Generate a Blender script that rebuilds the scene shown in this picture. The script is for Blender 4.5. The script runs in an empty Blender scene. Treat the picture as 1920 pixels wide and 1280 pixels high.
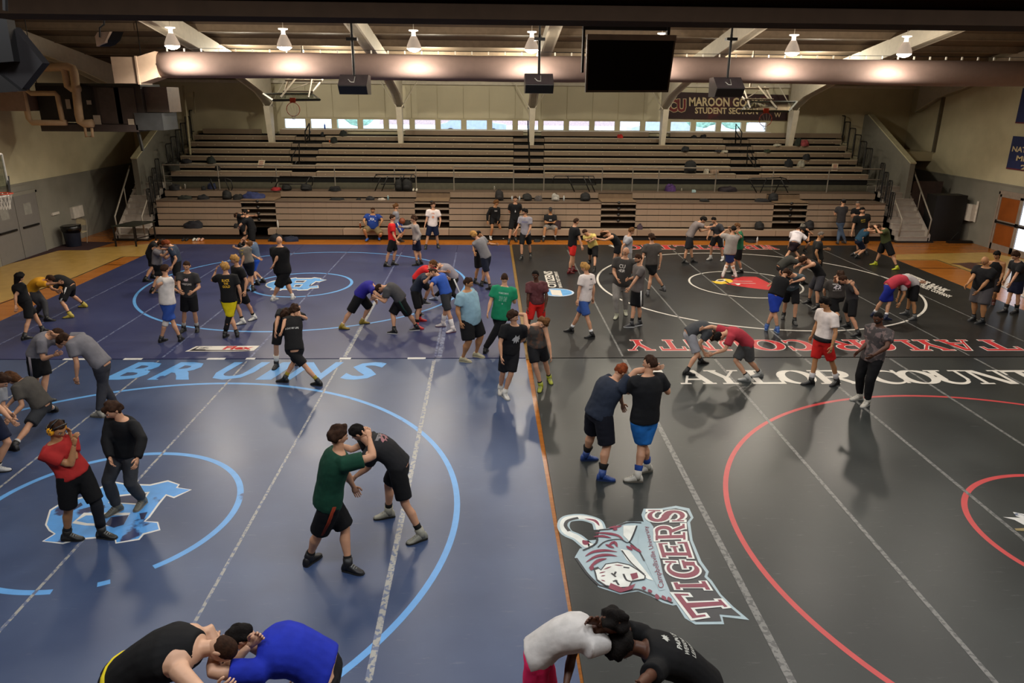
import bpy, bmesh, math, random
import numpy as np
from mathutils import Vector, Matrix, noise
from mathutils.bvhtree import BVHTree
sc = bpy.context.scene
COL = sc.collection
random.seed(7)
# ------------------------------------------------------------------ camera
FPX, CXP, CYP, CAMH = 1359.0, 960.0, 640.0, 5.5
YAW, PITCH, ROLL = .034, .324, .009
_f = np.array([math.sin(YAW)*math.cos(PITCH), math.cos(YAW)*math.cos(PITCH), -math.sin(PITCH)])
_r0 = np.array([math.cos(YAW), -math.sin(YAW), 0.]); _u0 = np.cross(_r0, _f)
_r = _r0*math.cos(ROLL)+_u0*math.sin(ROLL); _u = _u0*math.cos(ROLL)-_r0*math.sin(ROLL)
CAMP = np.array([0, 0, CAMH])
cd = bpy.data.cameras.new('camera'); cam = bpy.data.objects.new('camera', cd); COL.objects.link(cam)
cd.sensor_width = 36; cd.lens = 36*FPX/1920; cd.clip_start = .1; cd.clip_end = 300
cam.matrix_world = Matrix(((_r[0], _u[0], -_f[0], 0), (_r[1], _u[1], -_f[1], 0), (_r[2], _u[2], -_f[2], CAMH), (0, 0, 0, 1)))
sc.camera = cam
# the real position of what the photograph shows at a pixel: on a height, on a depth plane, on a side plane
def ray(x, y): return _f+_r*((x-CXP)/FPX)-_u*((y-CYP)/FPX)
def fl(x, y, z=0.): d = ray(x, y); return CAMP+d*((z-CAMH)/d[2])
def yp(x, y, Y): d = ray(x, y); return CAMP+d*(Y/d[1])
def xp(x, y, X): d = ray(x, y); return CAMP+d*(X/d[0])
# ------------------------------------------------------------------ world, lights, exposure
w = bpy.data.worlds.new('world'); sc.world = w; w.use_nodes = True
wn = w.node_tree.nodes; wl = w.node_tree.links
bg = wn['Background']; bg.inputs['Color'].default_value = (.78, .88, 1, 1); bg.inputs['Strength'].default_value = 3.2
sc.view_settings.view_transform = 'Standard'; sc.view_settings.look = 'None'
sc.view_settings.exposure = 0.0; sc.view_settings.gamma = 1; sc.view_settings.use_curve_mapping = False
LAMP_Y = 23.2
LAMP_X = [yp(x, 84, LAMP_Y)[0] for x in (323, 533, 776, 997, 1240, 1487, 1698)]
LAMP_Z = 6.86
def plight(x, y, z, e, col=(1, .87, .70), r=.11):
    l = bpy.data.lights.new('bulb_or_fill', 'POINT'); l.energy = e; l.color = col; l.shadow_soft_size = r
    o = bpy.data.objects.new('bulb_or_fill', l); o.location = (x, y, z); COL.objects.link(o); return o
def spot(x, y, z, e, col=(1, .87, .72), r=.2, ang=155):
    l = bpy.data.lights.new('bulb_or_fill_spot', 'SPOT'); l.energy = e; l.color = col; l.shadow_soft_size = r; l.spot_size = math.radians(ang); l.spot_blend = .35
    o = bpy.data.objects.new('bulb_or_fill_spot', l); o.location = (x, y, z); COL.objects.link(o); return o
for x in LAMP_X: plight(x, LAMP_Y, LAMP_Z-.16, 150); spot(x, LAMP_Y, LAMP_Z-.2, 350, (1, .90, .78), r=.2)
for x in LAMP_X: plight(x, 29.6, 6.75, 250, (1, .92, .74), r=.15)  # added fill lights, hidden by the duct, to brighten the upper bleachers
for x in LAMP_X: spot(x*1.02, 17.5, 7.9, 330, (1, .91, .80), r=.5)
for x in LAMP_X: spot(x*1.0+.9, 11.5, 8.1, 330, (1, .93, .84), r=.5)  # unseen extra row added as fill to soften the shadows
for x in LAMP_X[1:-1]: spot(x*1.02, 4.2, 7.9, 560, (.95, .97, 1), r=.5)
# ------------------------------------------------------------------ materials
def lin(c):
    if isinstance(c, str):
        c = c.lstrip('#'); c = [int(c[i:i+2], 16)/255 for i in (0, 2, 4)]
        return tuple((v/12.92 if v <= .04045 else ((v+.055)/1.055)**2.4) for v in c)
    return tuple(c)
_mc = {}
def mat(name, col, rough=.7, metal=0., var=.12, scale=6., bump=0., bscale=40., spec=.5, col2=None, f2=.5, s2=3., emit=None, es=1., detail=3.):
    key = (name, str(col), rough, metal, var, scale, bump, bscale, str(col2), emit, es)
    if key in _mc: return _mc[key]
    m = bpy.data.materials.new(name); m.use_nodes = True; nt = m.node_tree; n = nt.nodes; L = nt.links
    b = n['Principled BSDF']; c = lin(col)
    b.inputs['Roughness'].default_value = rough; b.inputs['Metallic'].default_value = metal
    b.inputs['Specular IOR Level'].default_value = spec
    tc = n.new('ShaderNodeTexCoord'); nz = n.new('ShaderNodeTexNoise'); nz.inputs['Scale'].default_value = scale; nz.inputs['Detail'].default_value = detail
    L.new(tc.outputs['Object'], nz.inputs['Vector'])
    rp = n.new('ShaderNodeValToRGB'); rp.color_ramp.elements[0].position = .3; rp.color_ramp.elements[1].position = .7
    rp.color_ramp.elements[0].color = tuple(v*(1-var) for v in c)+(1,); rp.color_ramp.elements[1].color = tuple(min(1, v*(1+var)) for v in c)+(1,)
    L.new(nz.outputs['Fac'], rp.inputs['Fac']); out = rp.outputs['Color']
    if col2 is not None:
        n2 = n.new('ShaderNodeTexNoise'); n2.inputs['Scale'].default_value = s2; n2.inputs['Detail'].default_value = 5
        L.new(tc.outputs['Object'], n2.inputs['Vector'])
        r2 = n.new('ShaderNodeValToRGB'); r2.color_ramp.elements[0].position = f2; r2.color_ramp.elements[1].position = f2+.05
        L.new(n2.outputs['Fac'], r2.inputs['Fac']); mx = n.new('ShaderNodeMix'); mx.data_type = 'RGBA'
        L.new(r2.outputs['Color'], mx.inputs['Factor']); L.new(out, mx.inputs['A']); mx.inputs['B'].default_value = lin(col2)+(1,)
        out = mx.outputs['Result']
    L.new(out, b.inputs['Base Color'])
    if bump:
        n3 = n.new('ShaderNodeTexNoise'); n3.inputs['Scale'].default_value = bscale; n3.inputs['Detail'].default_value = 2
        L.new(tc.outputs['Object'], n3.inputs['Vector'])
        bp = n.new('ShaderNodeBump'); bp.inputs['Strength'].default_value = bump; bp.inputs['Distance'].default_value = .01
        L.new(n3.outputs['Fac'], bp.inputs['Height']); L.new(bp.outputs['Normal'], b.inputs['Normal'])
    if emit:
        b.inputs['Emission Color'].default_value = lin(emit)+(1,); b.inputs['Emission Strength'].default_value = es
    _mc[key] = m; return m
def cloth(c, name='cloth'): return mat(name, c, .85, var=.12, scale=9, bump=.35, bscale=16, spec=.25)
def glassmat(name, col=(.8, .9, .95), alpha=.25):
    k = ('glass', name)
    if k in _mc: return _mc[k]
    m = bpy.data.materials.new(name); m.use_nodes = True; n = m.node_tree.nodes; L = m.node_tree.links
    for q in list(n): n.remove(q)
    o = n.new('ShaderNodeOutputMaterial'); t = n.new('ShaderNodeBsdfTransparent'); g = n.new('ShaderNodeBsdfGlossy'); x = n.new('ShaderNodeMixShader')
    t.inputs['Color'].default_value = tuple(col)+(1,); g.inputs['Roughness'].default_value = .05; x.inputs['Fac'].default_value = alpha
    L.new(t.outputs[0], x.inputs[1]); L.new(g.outputs[0], x.inputs[2]); L.new(x.outputs[0], o.inputs[0])
    _mc[k] = m; return m
# ------------------------------------------------------------------ mesh helpers
def link(o, parent=None):
    COL.objects.link(o)
    if parent is not None: o.parent = parent
    return o
def tag(o, label, cat, group=None, kind=None):
    if label: o['label'] = label
    if cat: o['category'] = cat
    if group: o['group'] = group
    if kind: o['kind'] = kind
    return o
def empty(name, loc=(0, 0, 0), label=None, cat=None, group=None):
    o = bpy.data.objects.new(name, None); o.location = Vector(loc); o.empty_display_size = .1; link(o); tag(o, label, cat, group); return o
class MB:
    def __init__(s): s.v = []; s.f = []; s.m = []; s.n = 0
    def add(s, V, Fc, mi=0):
        s.v.extend([tuple(float(q) for q in p) for p in V]); s.f.extend([tuple(i+s.n for i in f) for f in Fc]); s.m.extend([mi]*len(Fc)); s.n += len(V); return s
    def box(s, a, b, mi=0):
        x0, y0, z0 = [min(a[i], b[i]) for i in range(3)]; x1, y1, z1 = [max(a[i], b[i]) for i in range(3)]
        V = [(x0, y0, z0), (x1, y0, z0), (x1, y1, z0), (x0, y1, z0), (x0, y0, z1), (x1, y0, z1), (x1, y1, z1), (x0, y1, z1)]
        return s.add(V, [(0, 3, 2, 1), (4, 5, 6, 7), (0, 1, 5, 4), (1, 2, 6, 5), (2, 3, 7, 6), (3, 0, 4, 7)], mi)
    def hexa(s, bot, top, mi=0):   # two 4-point loops
        return s.add(list(bot)+list(top), [(0, 3, 2, 1), (4, 5, 6, 7), (0, 1, 5, 4), (1, 2, 6, 5), (2, 3, 7, 6), (3, 0, 4, 7)], mi)
    def prism(s, poly, d, mi=0):   # poly: 3d points, d: extrusion vector
        n = len(poly); P = [np.array(p, float) for p in poly]; d = np.array(d, float)
        V = P+[p+d for p in P]
        return s.add(V, [tuple(range(n-1, -1, -1)), tuple(range(n, 2*n))]+[(i, (i+1) % n, n+(i+1) % n, n+i) for i in range(n)], mi)
    def tube(s, pts, r, n=8, mi=0, side=None, r2=None, caps=True):
        P = np.array(pts, float); k = len(P)
        r = np.full(k, r) if np.isscalar(r) else np.array(r, float); r2 = r if r2 is None else (np.full(k, r2) if np.isscalar(r2) else np.array(r2, float))
        T = np.zeros_like(P); T[1:-1] = P[2:]-P[:-2]; T[0] = P[1]-P[0]; T[-1] = P[-1]-P[-2]
        T /= np.maximum(np.linalg.norm(T, axis=1, keepdims=True), 1e-9)
        a = np.array(side, float) if side is not None else (np.array([0, 0, 1.]) if abs(T[0][2]) < .9 else np.array([1., 0, 0]))
        V = []; th = np.arange(n)*2*math.pi/n
        for i in range(k):
            a2 = a-T[i]*(a@T[i]); l = np.linalg.norm(a2)
            a2 = a2/l if l > 1e-6 else np.cross(T[i], [0, 1, 0.])
            b2 = np.cross(T[i], a2)
            if side is None: a = a2
            V.append(P[i]+np.outer(np.cos(th)*r[i], a2)+np.outer(np.sin(th)*r2[i], b2))
        V = np.concatenate(V)
        Fc = [(i*n+j, i*n+(j+1) % n, (i+1)*n+(j+1) % n, (i+1)*n+j) for i in range(k-1) for j in range(n)]
        if caps: Fc += [tuple(range(n-1, -1, -1)), tuple(range((k-1)*n, k*n))]
        return s.add(V, Fc, mi)
    def ell(s, c, rad, n=10, m=7, mi=0, R=None):
        c = np.array(c, float); V = [c+(0 if R is None else 0)]
        V = []
        for i in range(m+1):
            ph = math.pi*i/m
            for j in range(n):
                t = 2*math.pi*j/n; p = np.array([rad[0]*math.sin(ph)*math.cos(t), rad[1]*math.sin(ph)*math.sin(t), rad[2]*math.cos(ph)])
                V.append(c+(p if R is None else R@p))
        Fc = [(i*n+j, (i+1)*n+j, (i+1)*n+(j+1) % n, i*n+(j+1) % n) for i in range(m) for j in range(n)]
        return s.add(V, Fc, mi)
    def mesh(s, name, mats, smooth=False):
        me = bpy.data.meshes.new(name); me.from_pydata(s.v, [], s.f)
        for m in (mats if isinstance(mats, (list, tuple)) else [mats]): me.materials.append(m)
        me.polygons.foreach_set('material_index', s.m)
        if smooth: me.polygons.foreach_set('use_smooth', [True]*len(s.f))
        me.update(); return me
    def build(s, name, mats, parent=None, smooth=False, loc=(0, 0, 0)):
        o = bpy.data.objects.new(name, s.mesh(name, mats, smooth)); o.location = Vector(loc); return link(o, parent)
def inst(name, me, parent, loc, rz=0): 
    o = bpy.data.objects.new(name, me); o.location = Vector(loc); o.rotation_euler = (0, 0, rz); return link(o, parent)
def poly_obj(name, pts, m, parent=None, th=.002):
    # thin printed patch: polygon lying in one plane with a little thickness
    b = MB(); b.prism(pts, (0, 0, th)); o = b.build(name, m, parent); return o
def text_mesh(txt, bold=0.0, italic=0.0, res=2, spacing=1.0):
    c = bpy.data.curves.new('lettering', 'FONT'); c.body = txt; c.align_x = 'CENTER'; c.align_y = 'CENTER'; c.size = 1
    c.offset = bold; c.shear = italic; c.resolution_u = res; c.fill_mode = 'FRONT'; c.space_character = spacing
    o = bpy.data.objects.new('t', c); COL.objects.link(o)
    dg = bpy.context.evaluated_depsgraph_get(); me = bpy.data.meshes.new_from_object(o.evaluated_get(dg))
    bpy.data.objects.remove(o); bpy.data.curves.remove(c); return me
_tm = {}
def text_verts(txt, bold=0., italic=0., fit=True):
    k = (txt, bold, italic)
    if k not in _tm:
        me = text_mesh(txt, bold, italic); n = len(me.vertices); co = np.zeros(n*3); me.vertices.foreach_get('co', co); co = co.reshape(-1, 3)
        Fc = [tuple(p.vertices) for p in me.polygons]; bpy.data.meshes.remove(me)
        lo, hi = co.min(0), co.max(0); co[:, :2] = (co[:, :2]-lo[:2])/(hi[:2]-lo[:2])
        _tm[k] = (co[:, :2], Fc, (hi[0]-lo[0])/(hi[1]-lo[1]))
    return _tm[k]
def quad_text(name, txt, q, m, parent=None, bold=.01, italic=0., lift=(0, 0, .003)):
    # lettering filling the 3d quad q = bottom-left, bottom-right, top-right, top-left
    uv, Fc, _ = text_verts(txt, bold, italic); q = [np.array(p, float) for p in q]; lift = np.array(lift)
    V = [(q[0]*(1-a)+q[1]*a)*(1-b)+(q[3]*(1-a)+q[2]*a)*b+lift for a, b in uv]
    mb = MB(); mb.add(V, Fc); return mb.build(name, m, parent)
# ================================================================== SETTING
M_cream = mat('cream_block', '#bcb395', .85, var=.08, scale=1.5, bump=.15, bscale=8)
M_dado = mat('grey_dado', '#7d7a70', .8, var=.08, scale=1.5, bump=.15, bscale=8)
M_white = mat('cream_steel', '#c9c0ae', .6, var=.06)
M_black = mat('black_steel', '#0c0b0b', .45, var=.1)
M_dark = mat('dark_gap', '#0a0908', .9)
M_ceil = mat('ceiling_deck', '#6e5f4e', .8, var=.15, scale=.8)
XL, XR, YB, YF = -16.5, 20.1, 35.6, -6.0
def floor_material():
    m = bpy.data.materials.new('maple_floor'); m.use_nodes = True; n = m.node_tree.nodes; L = m.node_tree.links; b = n['Principled BSDF']
    tc = n.new('ShaderNodeTexCoord'); mp = n.new('ShaderNodeMapping'); mp.inputs['Scale'].default_value = (1, 1, 1)
    br = n.new('ShaderNodeTexBrick'); br.inputs['Scale'].default_value = 1; br.inputs['Brick Width'].default_value = 1.2; br.inputs['Row Height'].default_value = .07
    br.inputs['Mortar Size'].default_value = .002; br.inputs['Color1'].default_value = lin('#b5702a')+(1,); br.inputs['Color2'].default_value = lin('#a4601f')+(1,); br.inputs['Mortar'].default_value = lin('#6b3c14')+(1,)
    L.new(tc.outputs['Object'], mp.inputs['Vector']); L.new(mp.outputs['Vector'], br.inputs['Vector']); L.new(br.outputs['Color'], b.inputs['Base Color'])
    b.inputs['Roughness'].default_value = .22; return m
FZ = -.04
M_floor = floor_material()
b = MB(); b.box((XL-.3, YF, FZ-.2), (XR+.3, YB+.3, FZ)); fo = b.build('floor', M_floor); tag(fo, None, None, kind='structure')
M_lw = mat('pale_maple', '#b8944e', .25, var=.1, scale=3); M_line = mat('court_line', '#140f0c', .3); M_rug = mat('maroon_runner', '#33181a', .9, var=.2, scale=20)
def fpoly(name, pts, m, parent=fo, z=FZ, th=.002): return poly_obj(name, [fl(x, y, z) for x, y in pts], m, parent, th)
fpoly('court_paint', [(-60, 590), (-60, 512), (60, 484), (100, 471), (280, 457), (290, 479), (230, 482), (140, 521), (0, 567)], M_lw)
fpoly('court_paint', [(1680, 477), (1852, 473), (1990, 500), (1990, 600), (1920, 560), (1822, 511), (1756, 488), (1680, 488)], M_lw)
def fline(pts, wd=.05, m=M_line, z=FZ+.003, name='court_line', parent=fo):
    P = [fl(x, y, z) for x, y in pts]; b = MB()
    for p, q in zip(P[:-1], P[1:]):
        d = (q-p)/np.linalg.norm(q-p); s = np.array([-d[1], d[0], 0])*wd/2
        b.prism([p-s, q-s, q+s, p+s], (0, 0, .002))
    return b.build(name, m, parent)
fline([(290, 481), (231, 481), (140, 520), (-40, 583)]); fline([(195, 496), (262, 496)]); fline([(1680, 487), (1756, 487), (1822, 510), (1940, 568)]); fline([(1700, 502), (1800, 503)])
M_tigerstripe = mat('maroon_paint', '#4a2320', .3)
for pts in ([(1781, 494), (1820, 492), (1850, 499), (1840, 502)], [(1800, 497), (1870, 505), (1832, 508), (1815, 503)], [(1812, 493), (1850, 492), (1850, 495)]): fpoly('court_emblem', pts, M_tigerstripe, z=FZ+.003)
rug = fpoly('floor_runner', [(-30, 498), (4, 487), (85, 465), (148, 453), (216, 454), (166, 469), (112, 469), (40, 489), (-30, 506)], M_rug, None, FZ+.001, .006)
tag(rug, 'dark maroon floor runner along the left wall under the grey doors', 'rug')
# ---- walls
def struct(o): o['kind'] = 'structure'; return o
DZ = 2.45
b = MB(); b.box((XL-.3, YF, DZ), (XL, YB, 10)); wL = struct(b.build('wall_left', M_cream))
b = MB(); b.box((XL-.3, YF, FZ), (XL+.03, YB, DZ)); b.build('dado', M_dado, wL)
b = MB(); b.box((XL-.3, YF, DZ), (XL+.06, YB, DZ+.06)); b.build('dado_cap', M_dado, wL)
b = MB(); b.box((XR, YF, DZ), (XR+.3, YB, 10)); wR = struct(b.build('wall_right', M_cream))
DRY0, DRY1 = 25.6, 28.2
b = MB(); b.box((XR-.03, YF, FZ), (XR+.3, DRY0, DZ)); b.box((XR-.03, DRY1, FZ), (XR+.3, YB, DZ)); b.box((XR-.03, DRY0, 2.2), (XR+.3, DRY1, DZ)); b.build('dado', M_dado, wR)
b = MB(); b.box((XR-.06, YF, DZ), (XR+.3, YB, DZ+.05)); b.build('dado_cap', M_dado, wR)
b = MB(); b.box((XL, YF-.3, FZ), (XR, YF, 10)); struct(b.build('wall_front', M_cream))
WX0 = yp(533, 234, YB)[0]; PW = (yp(1399, 234, YB)[0]-WX0)/18; WW = PW*.83; NW = 19
WZ0, WZ1 = yp(960, 244, YB)[2], yp(960, 225, YB)[2]
b = MB(); b.box((XL, YB, FZ), (XR, YB+.25, WZ0)); b.box((XL, YB, WZ1), (XR, YB+.25, 7.2)); b.box((XL, YB, WZ0), (WX0, YB+.25, WZ1)); b.box((WX0+NW*PW, YB, WZ0), (XR, YB+.25, WZ1))
for i in range(NW): b.box((WX0+i*PW+WW, YB, WZ0), (WX0+(i+1)*PW, YB+.25, WZ1))
wB = struct(b.build('wall_back', M_cream))
pm = MB(); pm.box((0, 0, 0), (PW-.025, .03, 6.5-WZ1-.1)); pm = pm.mesh('wall_panel', mat('cream_panel', '#c6bea4', .75, var=.05, scale=1))
for i in range(NW+1): inst('wall_panel', pm, wB, (WX0-.1+i*PW, YB-.03, WZ1+.06))
M_frame = mat('window_frame_paint', '#cfc9bd', .5); M_glass = glassmat('window_glass', (.93, .96, 1), .08)
fb = MB(); t = .03
fb.box((0, 0, 0), (WW, .06, t)); fb.box((0, 0, WZ1-WZ0-t), (WW, .06, WZ1-WZ0)); fb.box((0, 0, 0), (t, .06, WZ1-WZ0)); fb.box((WW-t, 0, 0), (WW, .06, WZ1-WZ0)); fm = fb.mesh('window', M_frame)
gb = MB(); gb.box((t, .03, t), (WW-t, .036, WZ1-WZ0-t)); gm = gb.mesh('pane', M_glass)
for i in range(NW):
    o = bpy.data.objects.new('window_%d' % (i+1), fm); o.location = (WX0+i*PW, YB+.02, WZ0); link(o); struct(o); inst('pane', gm, o, (0, 0, 0))
b = MB(); b.box((WX0-.1, YB-.1, WZ0-.07), (WX0+NW*PW, YB, WZ0)); struct(b.build('trim_1', M_frame))
# things outside seen through the low windows
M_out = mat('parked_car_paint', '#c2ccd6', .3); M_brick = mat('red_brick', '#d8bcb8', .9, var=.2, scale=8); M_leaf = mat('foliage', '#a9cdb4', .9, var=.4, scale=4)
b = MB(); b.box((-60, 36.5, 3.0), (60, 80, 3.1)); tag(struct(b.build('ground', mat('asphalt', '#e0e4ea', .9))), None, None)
b = MB(); b.box((-10, 70, 3), (12, 78, 9)); g = b.build('brick_building', M_brick); tag(g, 'pale red brick building seen through the middle low windows', 'building')
b.__init__(); b.box((4, 69.9, 4), (6, 70, 6)); b.box((-6, 69.9, 4), (-4, 70, 6)); b.build('window', mat('far_glass', '#dfe9ff', .2), g)
for i, (x, lb) in enumerate([(-12, 'green leaves seen through the leftmost low windows'), (17, 'green tree seen through the low windows under the maroon banner'), (-22, 'green tree seen at the far left window')]):
    b = MB(); rr = random.Random(i)
    for k in range(14): b.ell((x+rr.uniform(-3, 3), 60+rr.uniform(-1, 1), 5+rr.uniform(-.8, 2.5)), (1.3, 1.1, 1.0), 8, 6)
    b.tube([(x, 60, 3), (x, 60, 5)], .2); tag(b.build('outside_tree', M_leaf), lb, 'tree')
def car(x, y, lb, c):
    b = MB(); b.prism([(x-2.1, y, 3.35), (x+2.1, y, 3.35), (x+2.1, y, 3.95), (x+1.3, y, 4.05), (x+.8, y, 4.5), (x-.9, y, 4.5), (x-1.5, y, 4.05), (x-2.1, y, 3.9)], (0, 1.7, 0)); o = b.build('car', mat('car'+c, c, .3)); tag(o, lb, 'car')
    for dx in (-1.3, 1.3):
        w_ = MB(); w_.tube([(x+dx, y-.05, 3.42), (x+dx, y+.15, 3.42)], .32, 14, side=(1, 0, 0)); w_.build('wheel', M_black, o)
car(10.5, 44, 'silver car parked outside behind the low windows near the middle right column', '#c6d0da'); car(-1, 46, 'blue grey car parked outside behind the middle low windows', '#b5c2d2')
# ---- ceiling
def cz(Y): return 6.45+.145*(YB-Y) if Y > 14 else 6.45+.145*21.6-.10*(14-Y)
b = MB()
b.hexa([(XL-.3, 14, cz(14)), (XR+.3, 14, cz(14)), (XR+.3, YB+.3, cz(YB)), (XL-.3, YB+.3, cz(YB))], [(XL-.3, 14, cz(14)+.2), (XR+.3, 14, cz(14)+.2), (XR+.3, YB+.3, cz(YB)+.2), (XL-.3, YB+.3, cz(YB)+.2)])
b.hexa([(XL-.3, YF-.3, cz(YF)), (XR+.3, YF-.3, cz(YF)), (XR+.3, 14, cz(14)), (XL-.3, 14, cz(14))], [(XL-.3, YF-.3, cz(YF)+.2), (XR+.3, YF-.3, cz(YF)+.2), (XR+.3, 14, cz(14)+.2), (XL-.3, 14, cz(14)+.2)])
ceil = struct(b.build('ceiling', M_ceil))
for k in range(11):
    Y = 15+k*1.95; b = MB(); b.box((XL, Y, cz(Y)-.2), (XR, Y+.08, cz(Y)+.02)); b.box((XL, Y-.04, cz(Y)-.22), (XR, Y+.12, cz(Y)-.19)); b.build('purlin', mat('purlin_paint', '#8a7863', .7), ceil)
COLX = [yp(x, 250, 34.5)[0] for x in (508, 751, 997, 1243, 1483)]; 
FRX = [2*COLX[0]-COLX[1]]+COLX+[2*COLX[-1]-COLX[-2]]
for i, X in enumerate(FRX):
    side = i in (0, len(FRX)-1); b = MB(); wd = .13
    def sec(Y, dep): z = cz(Y)-.2; return [(X-wd, Y, z-dep), (X+wd, Y, z-dep), (X+wd, Y, z), (X-wd, Y, z)]
    P = [(34.75, 1.35), (33.2, .95), (29, .62), (14, .5)]
    for (y0, d0), (y1, d1) in zip(P[:-1], P[1:]): b.hexa(sec(y0, d0), sec(y1, d1))
    ft = MB()
    for (y0, d0), (y1, d1) in zip(P[:-1], P[1:]):
        A, B = cz(y0)-.2-d0, cz(y1)-.2-d1; ft.hexa([(X-wd*1.5, y0, A), (X+wd*1.5, y0, A), (X+wd*1.5, y1, B), (X-wd*1.5, y1, B)], [(X-wd*1.5, y0, A+.03), (X+wd*1.5, y0, A+.03), (X+wd*1.5, y1, B+.03), (X-wd*1.5, y1, B+.03)])
    nm = ['outer left', 'far left', 'second from left', 'middle', 'fourth from left', 'far right', 'outer right'][i]
    o = b.build('roof_frame', M_white); o['kind'] = 'structure'; ft.build('flange', M_white, o)
    if not side:
        cb = MB(); zb = 3.3; zt = cz(34.75)-1.5
        cb.hexa([(X-.1, 34.4, zb), (X+.1, 34.4, zb), (X+.1, 34.75, zb), (X-.1, 34.75, zb)], [(X-.13, 34.15, zt), (X+.13, 34.15, zt), (X+.13, 34.75, zt), (X-.13, 34.75, zt)]); cb.build('column', M_white, o)
        for sx in (-1, 1):
            tb = MB(); tb.tube([(X, 34.3, zt-.2), (X+sx*.9, 34.6, cz(34.6)-.3)], .022, 6); tb.build('brace', M_white, o)
b = MB(); b.box((XL, YB-.25, 6.05), (XR, YB-.05, 6.18)); b.box((XL, YB-.2, 6.3), (XR, YB-.1, 6.42)); struct(b.build('trim_2', M_white))
# ---- near ceiling beam across the top of the view (dark, unlit)
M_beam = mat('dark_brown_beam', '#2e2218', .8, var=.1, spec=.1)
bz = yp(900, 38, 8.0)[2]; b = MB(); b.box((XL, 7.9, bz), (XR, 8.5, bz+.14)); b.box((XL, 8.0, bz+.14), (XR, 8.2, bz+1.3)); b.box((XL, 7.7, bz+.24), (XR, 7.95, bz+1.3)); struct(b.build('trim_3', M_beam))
# ---- bulkhead boxes on right wall
q = yp(1712, 285, 34.2)
b = MB(); b.box((17.95, 33.2, 2.95), (XR, 34.9, 3.35)); o = b.build('trim_4', M_cream); struct(o)
b = MB(); b.box((XR-.12, 33.0, 3.35), (XR, 33.12, 7)); struct(b.build('trim_5', mat('conduit_grey', '#5d5648', .6)))
# ================================================================== MATS
M_blue = None
def mat_vinyl(name, c, c2, sheen=.36):
    m = bpy.data.materials.new(name); m.use_nodes = True; n = m.node_tree.nodes; L = m.node_tree.links; b = n['Principled BSDF']
    tc = n.new('ShaderNodeTexCoord')
    a = n.new('ShaderNodeTexNoise'); a.inputs['Scale'].default_value = .55; a.inputs['Detail'].default_value = 4; L.new(tc.outputs['Object'], a.inputs['Vector'])
    r = n.new('ShaderNodeValToRGB'); r.color_ramp.elements[0].position = .35; r.color_ramp.elements[1].position = .68
    r.color_ramp.elements[0].color = lin(c)+(1,); r.color_ramp.elements[1].color = lin(c2)+(1,); L.new(a.outputs['Fac'], r.inputs['Fac'])
    # scuffs: thin stretched noise streaks
    mp = n.new('ShaderNodeMapping'); mp.inputs['Scale'].default_value = (1.2, 9, 1); mp.inputs['Rotation'].default_value = (0, 0, .35); L.new(tc.outputs['Object'], mp.inputs['Vector'])
    s = n.new('ShaderNodeTexNoise'); s.inputs['Scale'].default_value = 2.2; s.inputs['Detail'].default_value = 9; s.inputs['Roughness'].default_value = .75; L.new(mp.outputs['Vector'], s.inputs['Vector'])
    r2 = n.new('ShaderNodeValToRGB'); r2.color_ramp.elements[0].position = .60; r2.color_ramp.elements[1].position = .78
    r2.color_ramp.elements[0].color = (0, 0, 0, 1); r2.color_ramp.elements[1].color = (.4, .4, .4, 1); L.new(s.outputs['Fac'], r2.inputs['Fac'])
    mx = n.new('ShaderNodeMix'); mx.data_type = 'RGBA'; L.new(r2.outputs['Color'], mx.inputs['Factor']); L.new(r.outputs['Color'], mx.inputs['A']); mx.inputs['B'].default_value = lin('#9a9a98')+(1,)
    L.new(mx.outputs['Result'], b.inputs['Base Color'])
    r3 = n.new('ShaderNodeMapRange'); r3.inputs['To Min'].default_value = sheen-.06; r3.inputs['To Max'].default_value = sheen+.1; L.new(a.outputs['Fac'], r3.inputs['Value']); L.new(r3.outputs['Result'], b.inputs['Roughness'])
    b.inputs['Specular IOR Level'].default_value = .5
    return m
MV_blue = mat_vinyl('navy_vinyl', '#2a3055', '#343b60', .36); MV_blue2 = mat_vinyl('slate_blue_vinyl', '#303f5e', '#40506f', .32); MV_black = mat_vinyl('black_vinyl', '#171818', '#212120', .37); MV_black2 = mat_vinyl('charcoal_vinyl', '#232727', '#303433', .33)
for m_ in (MV_black, MV_black2): m_.node_tree.nodes['Principled BSDF'].inputs['Specular IOR Level'].default_value = .36
SX, MY, FY, NY = .95, 15.2, 28.35, 1.9
LX = [-12.45, -11.3, -9.15, -7.2, -5.28, -3.24, -1.2, .83]; RX = [.93, 3.02, 5.06, 7.1, 9.05, 11.0, 13.0, 14.95]
def make_mat(xs, y0, y1, m, label, taper=None):
    root = empty('wrestling_mat', ((xs[0]+xs[-1])/2, y0, 0), label, 'mat', 'wrestling mats covering the gym floor')
    for a, c in zip(xs[:-1], xs[1:]):
        b = MB(); ox, oy = (xs[0]+xs[-1])/2, y0; c1 = c0 = c-.004-ox; a0 = a1 = a+.004-ox; Y0, Y1 = .025, y1-y0-.025
        if taper == 'L' and c == xs[-1]: c0 = .935-ox
        if taper == 'R' and a == xs[0]: a0 = .945-ox
        b.hexa([(a0, Y0, FZ+.001), (c0, Y0, FZ+.001), (c1, Y1, FZ+.001), (a1, Y1, FZ+.001)], [(a0, Y0, 0), (c0, Y0, 0), (c1, Y1, 0), (a1, Y1, 0)]); b.build('mat_section', m, root)
    return root
matFL = make_mat(LX, MY, FY, MV_blue, 'far left navy blue wrestling mat with light blue circle and state emblem')
matNL = make_mat(LX, NY, MY, MV_blue2, 'near left slate blue wrestling mat lettered BRUINS', 'L')
matFR = make_mat(RX, MY, FY+.1, MV_black, 'far right black wrestling mat with white circle and red bird head emblem')
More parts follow.
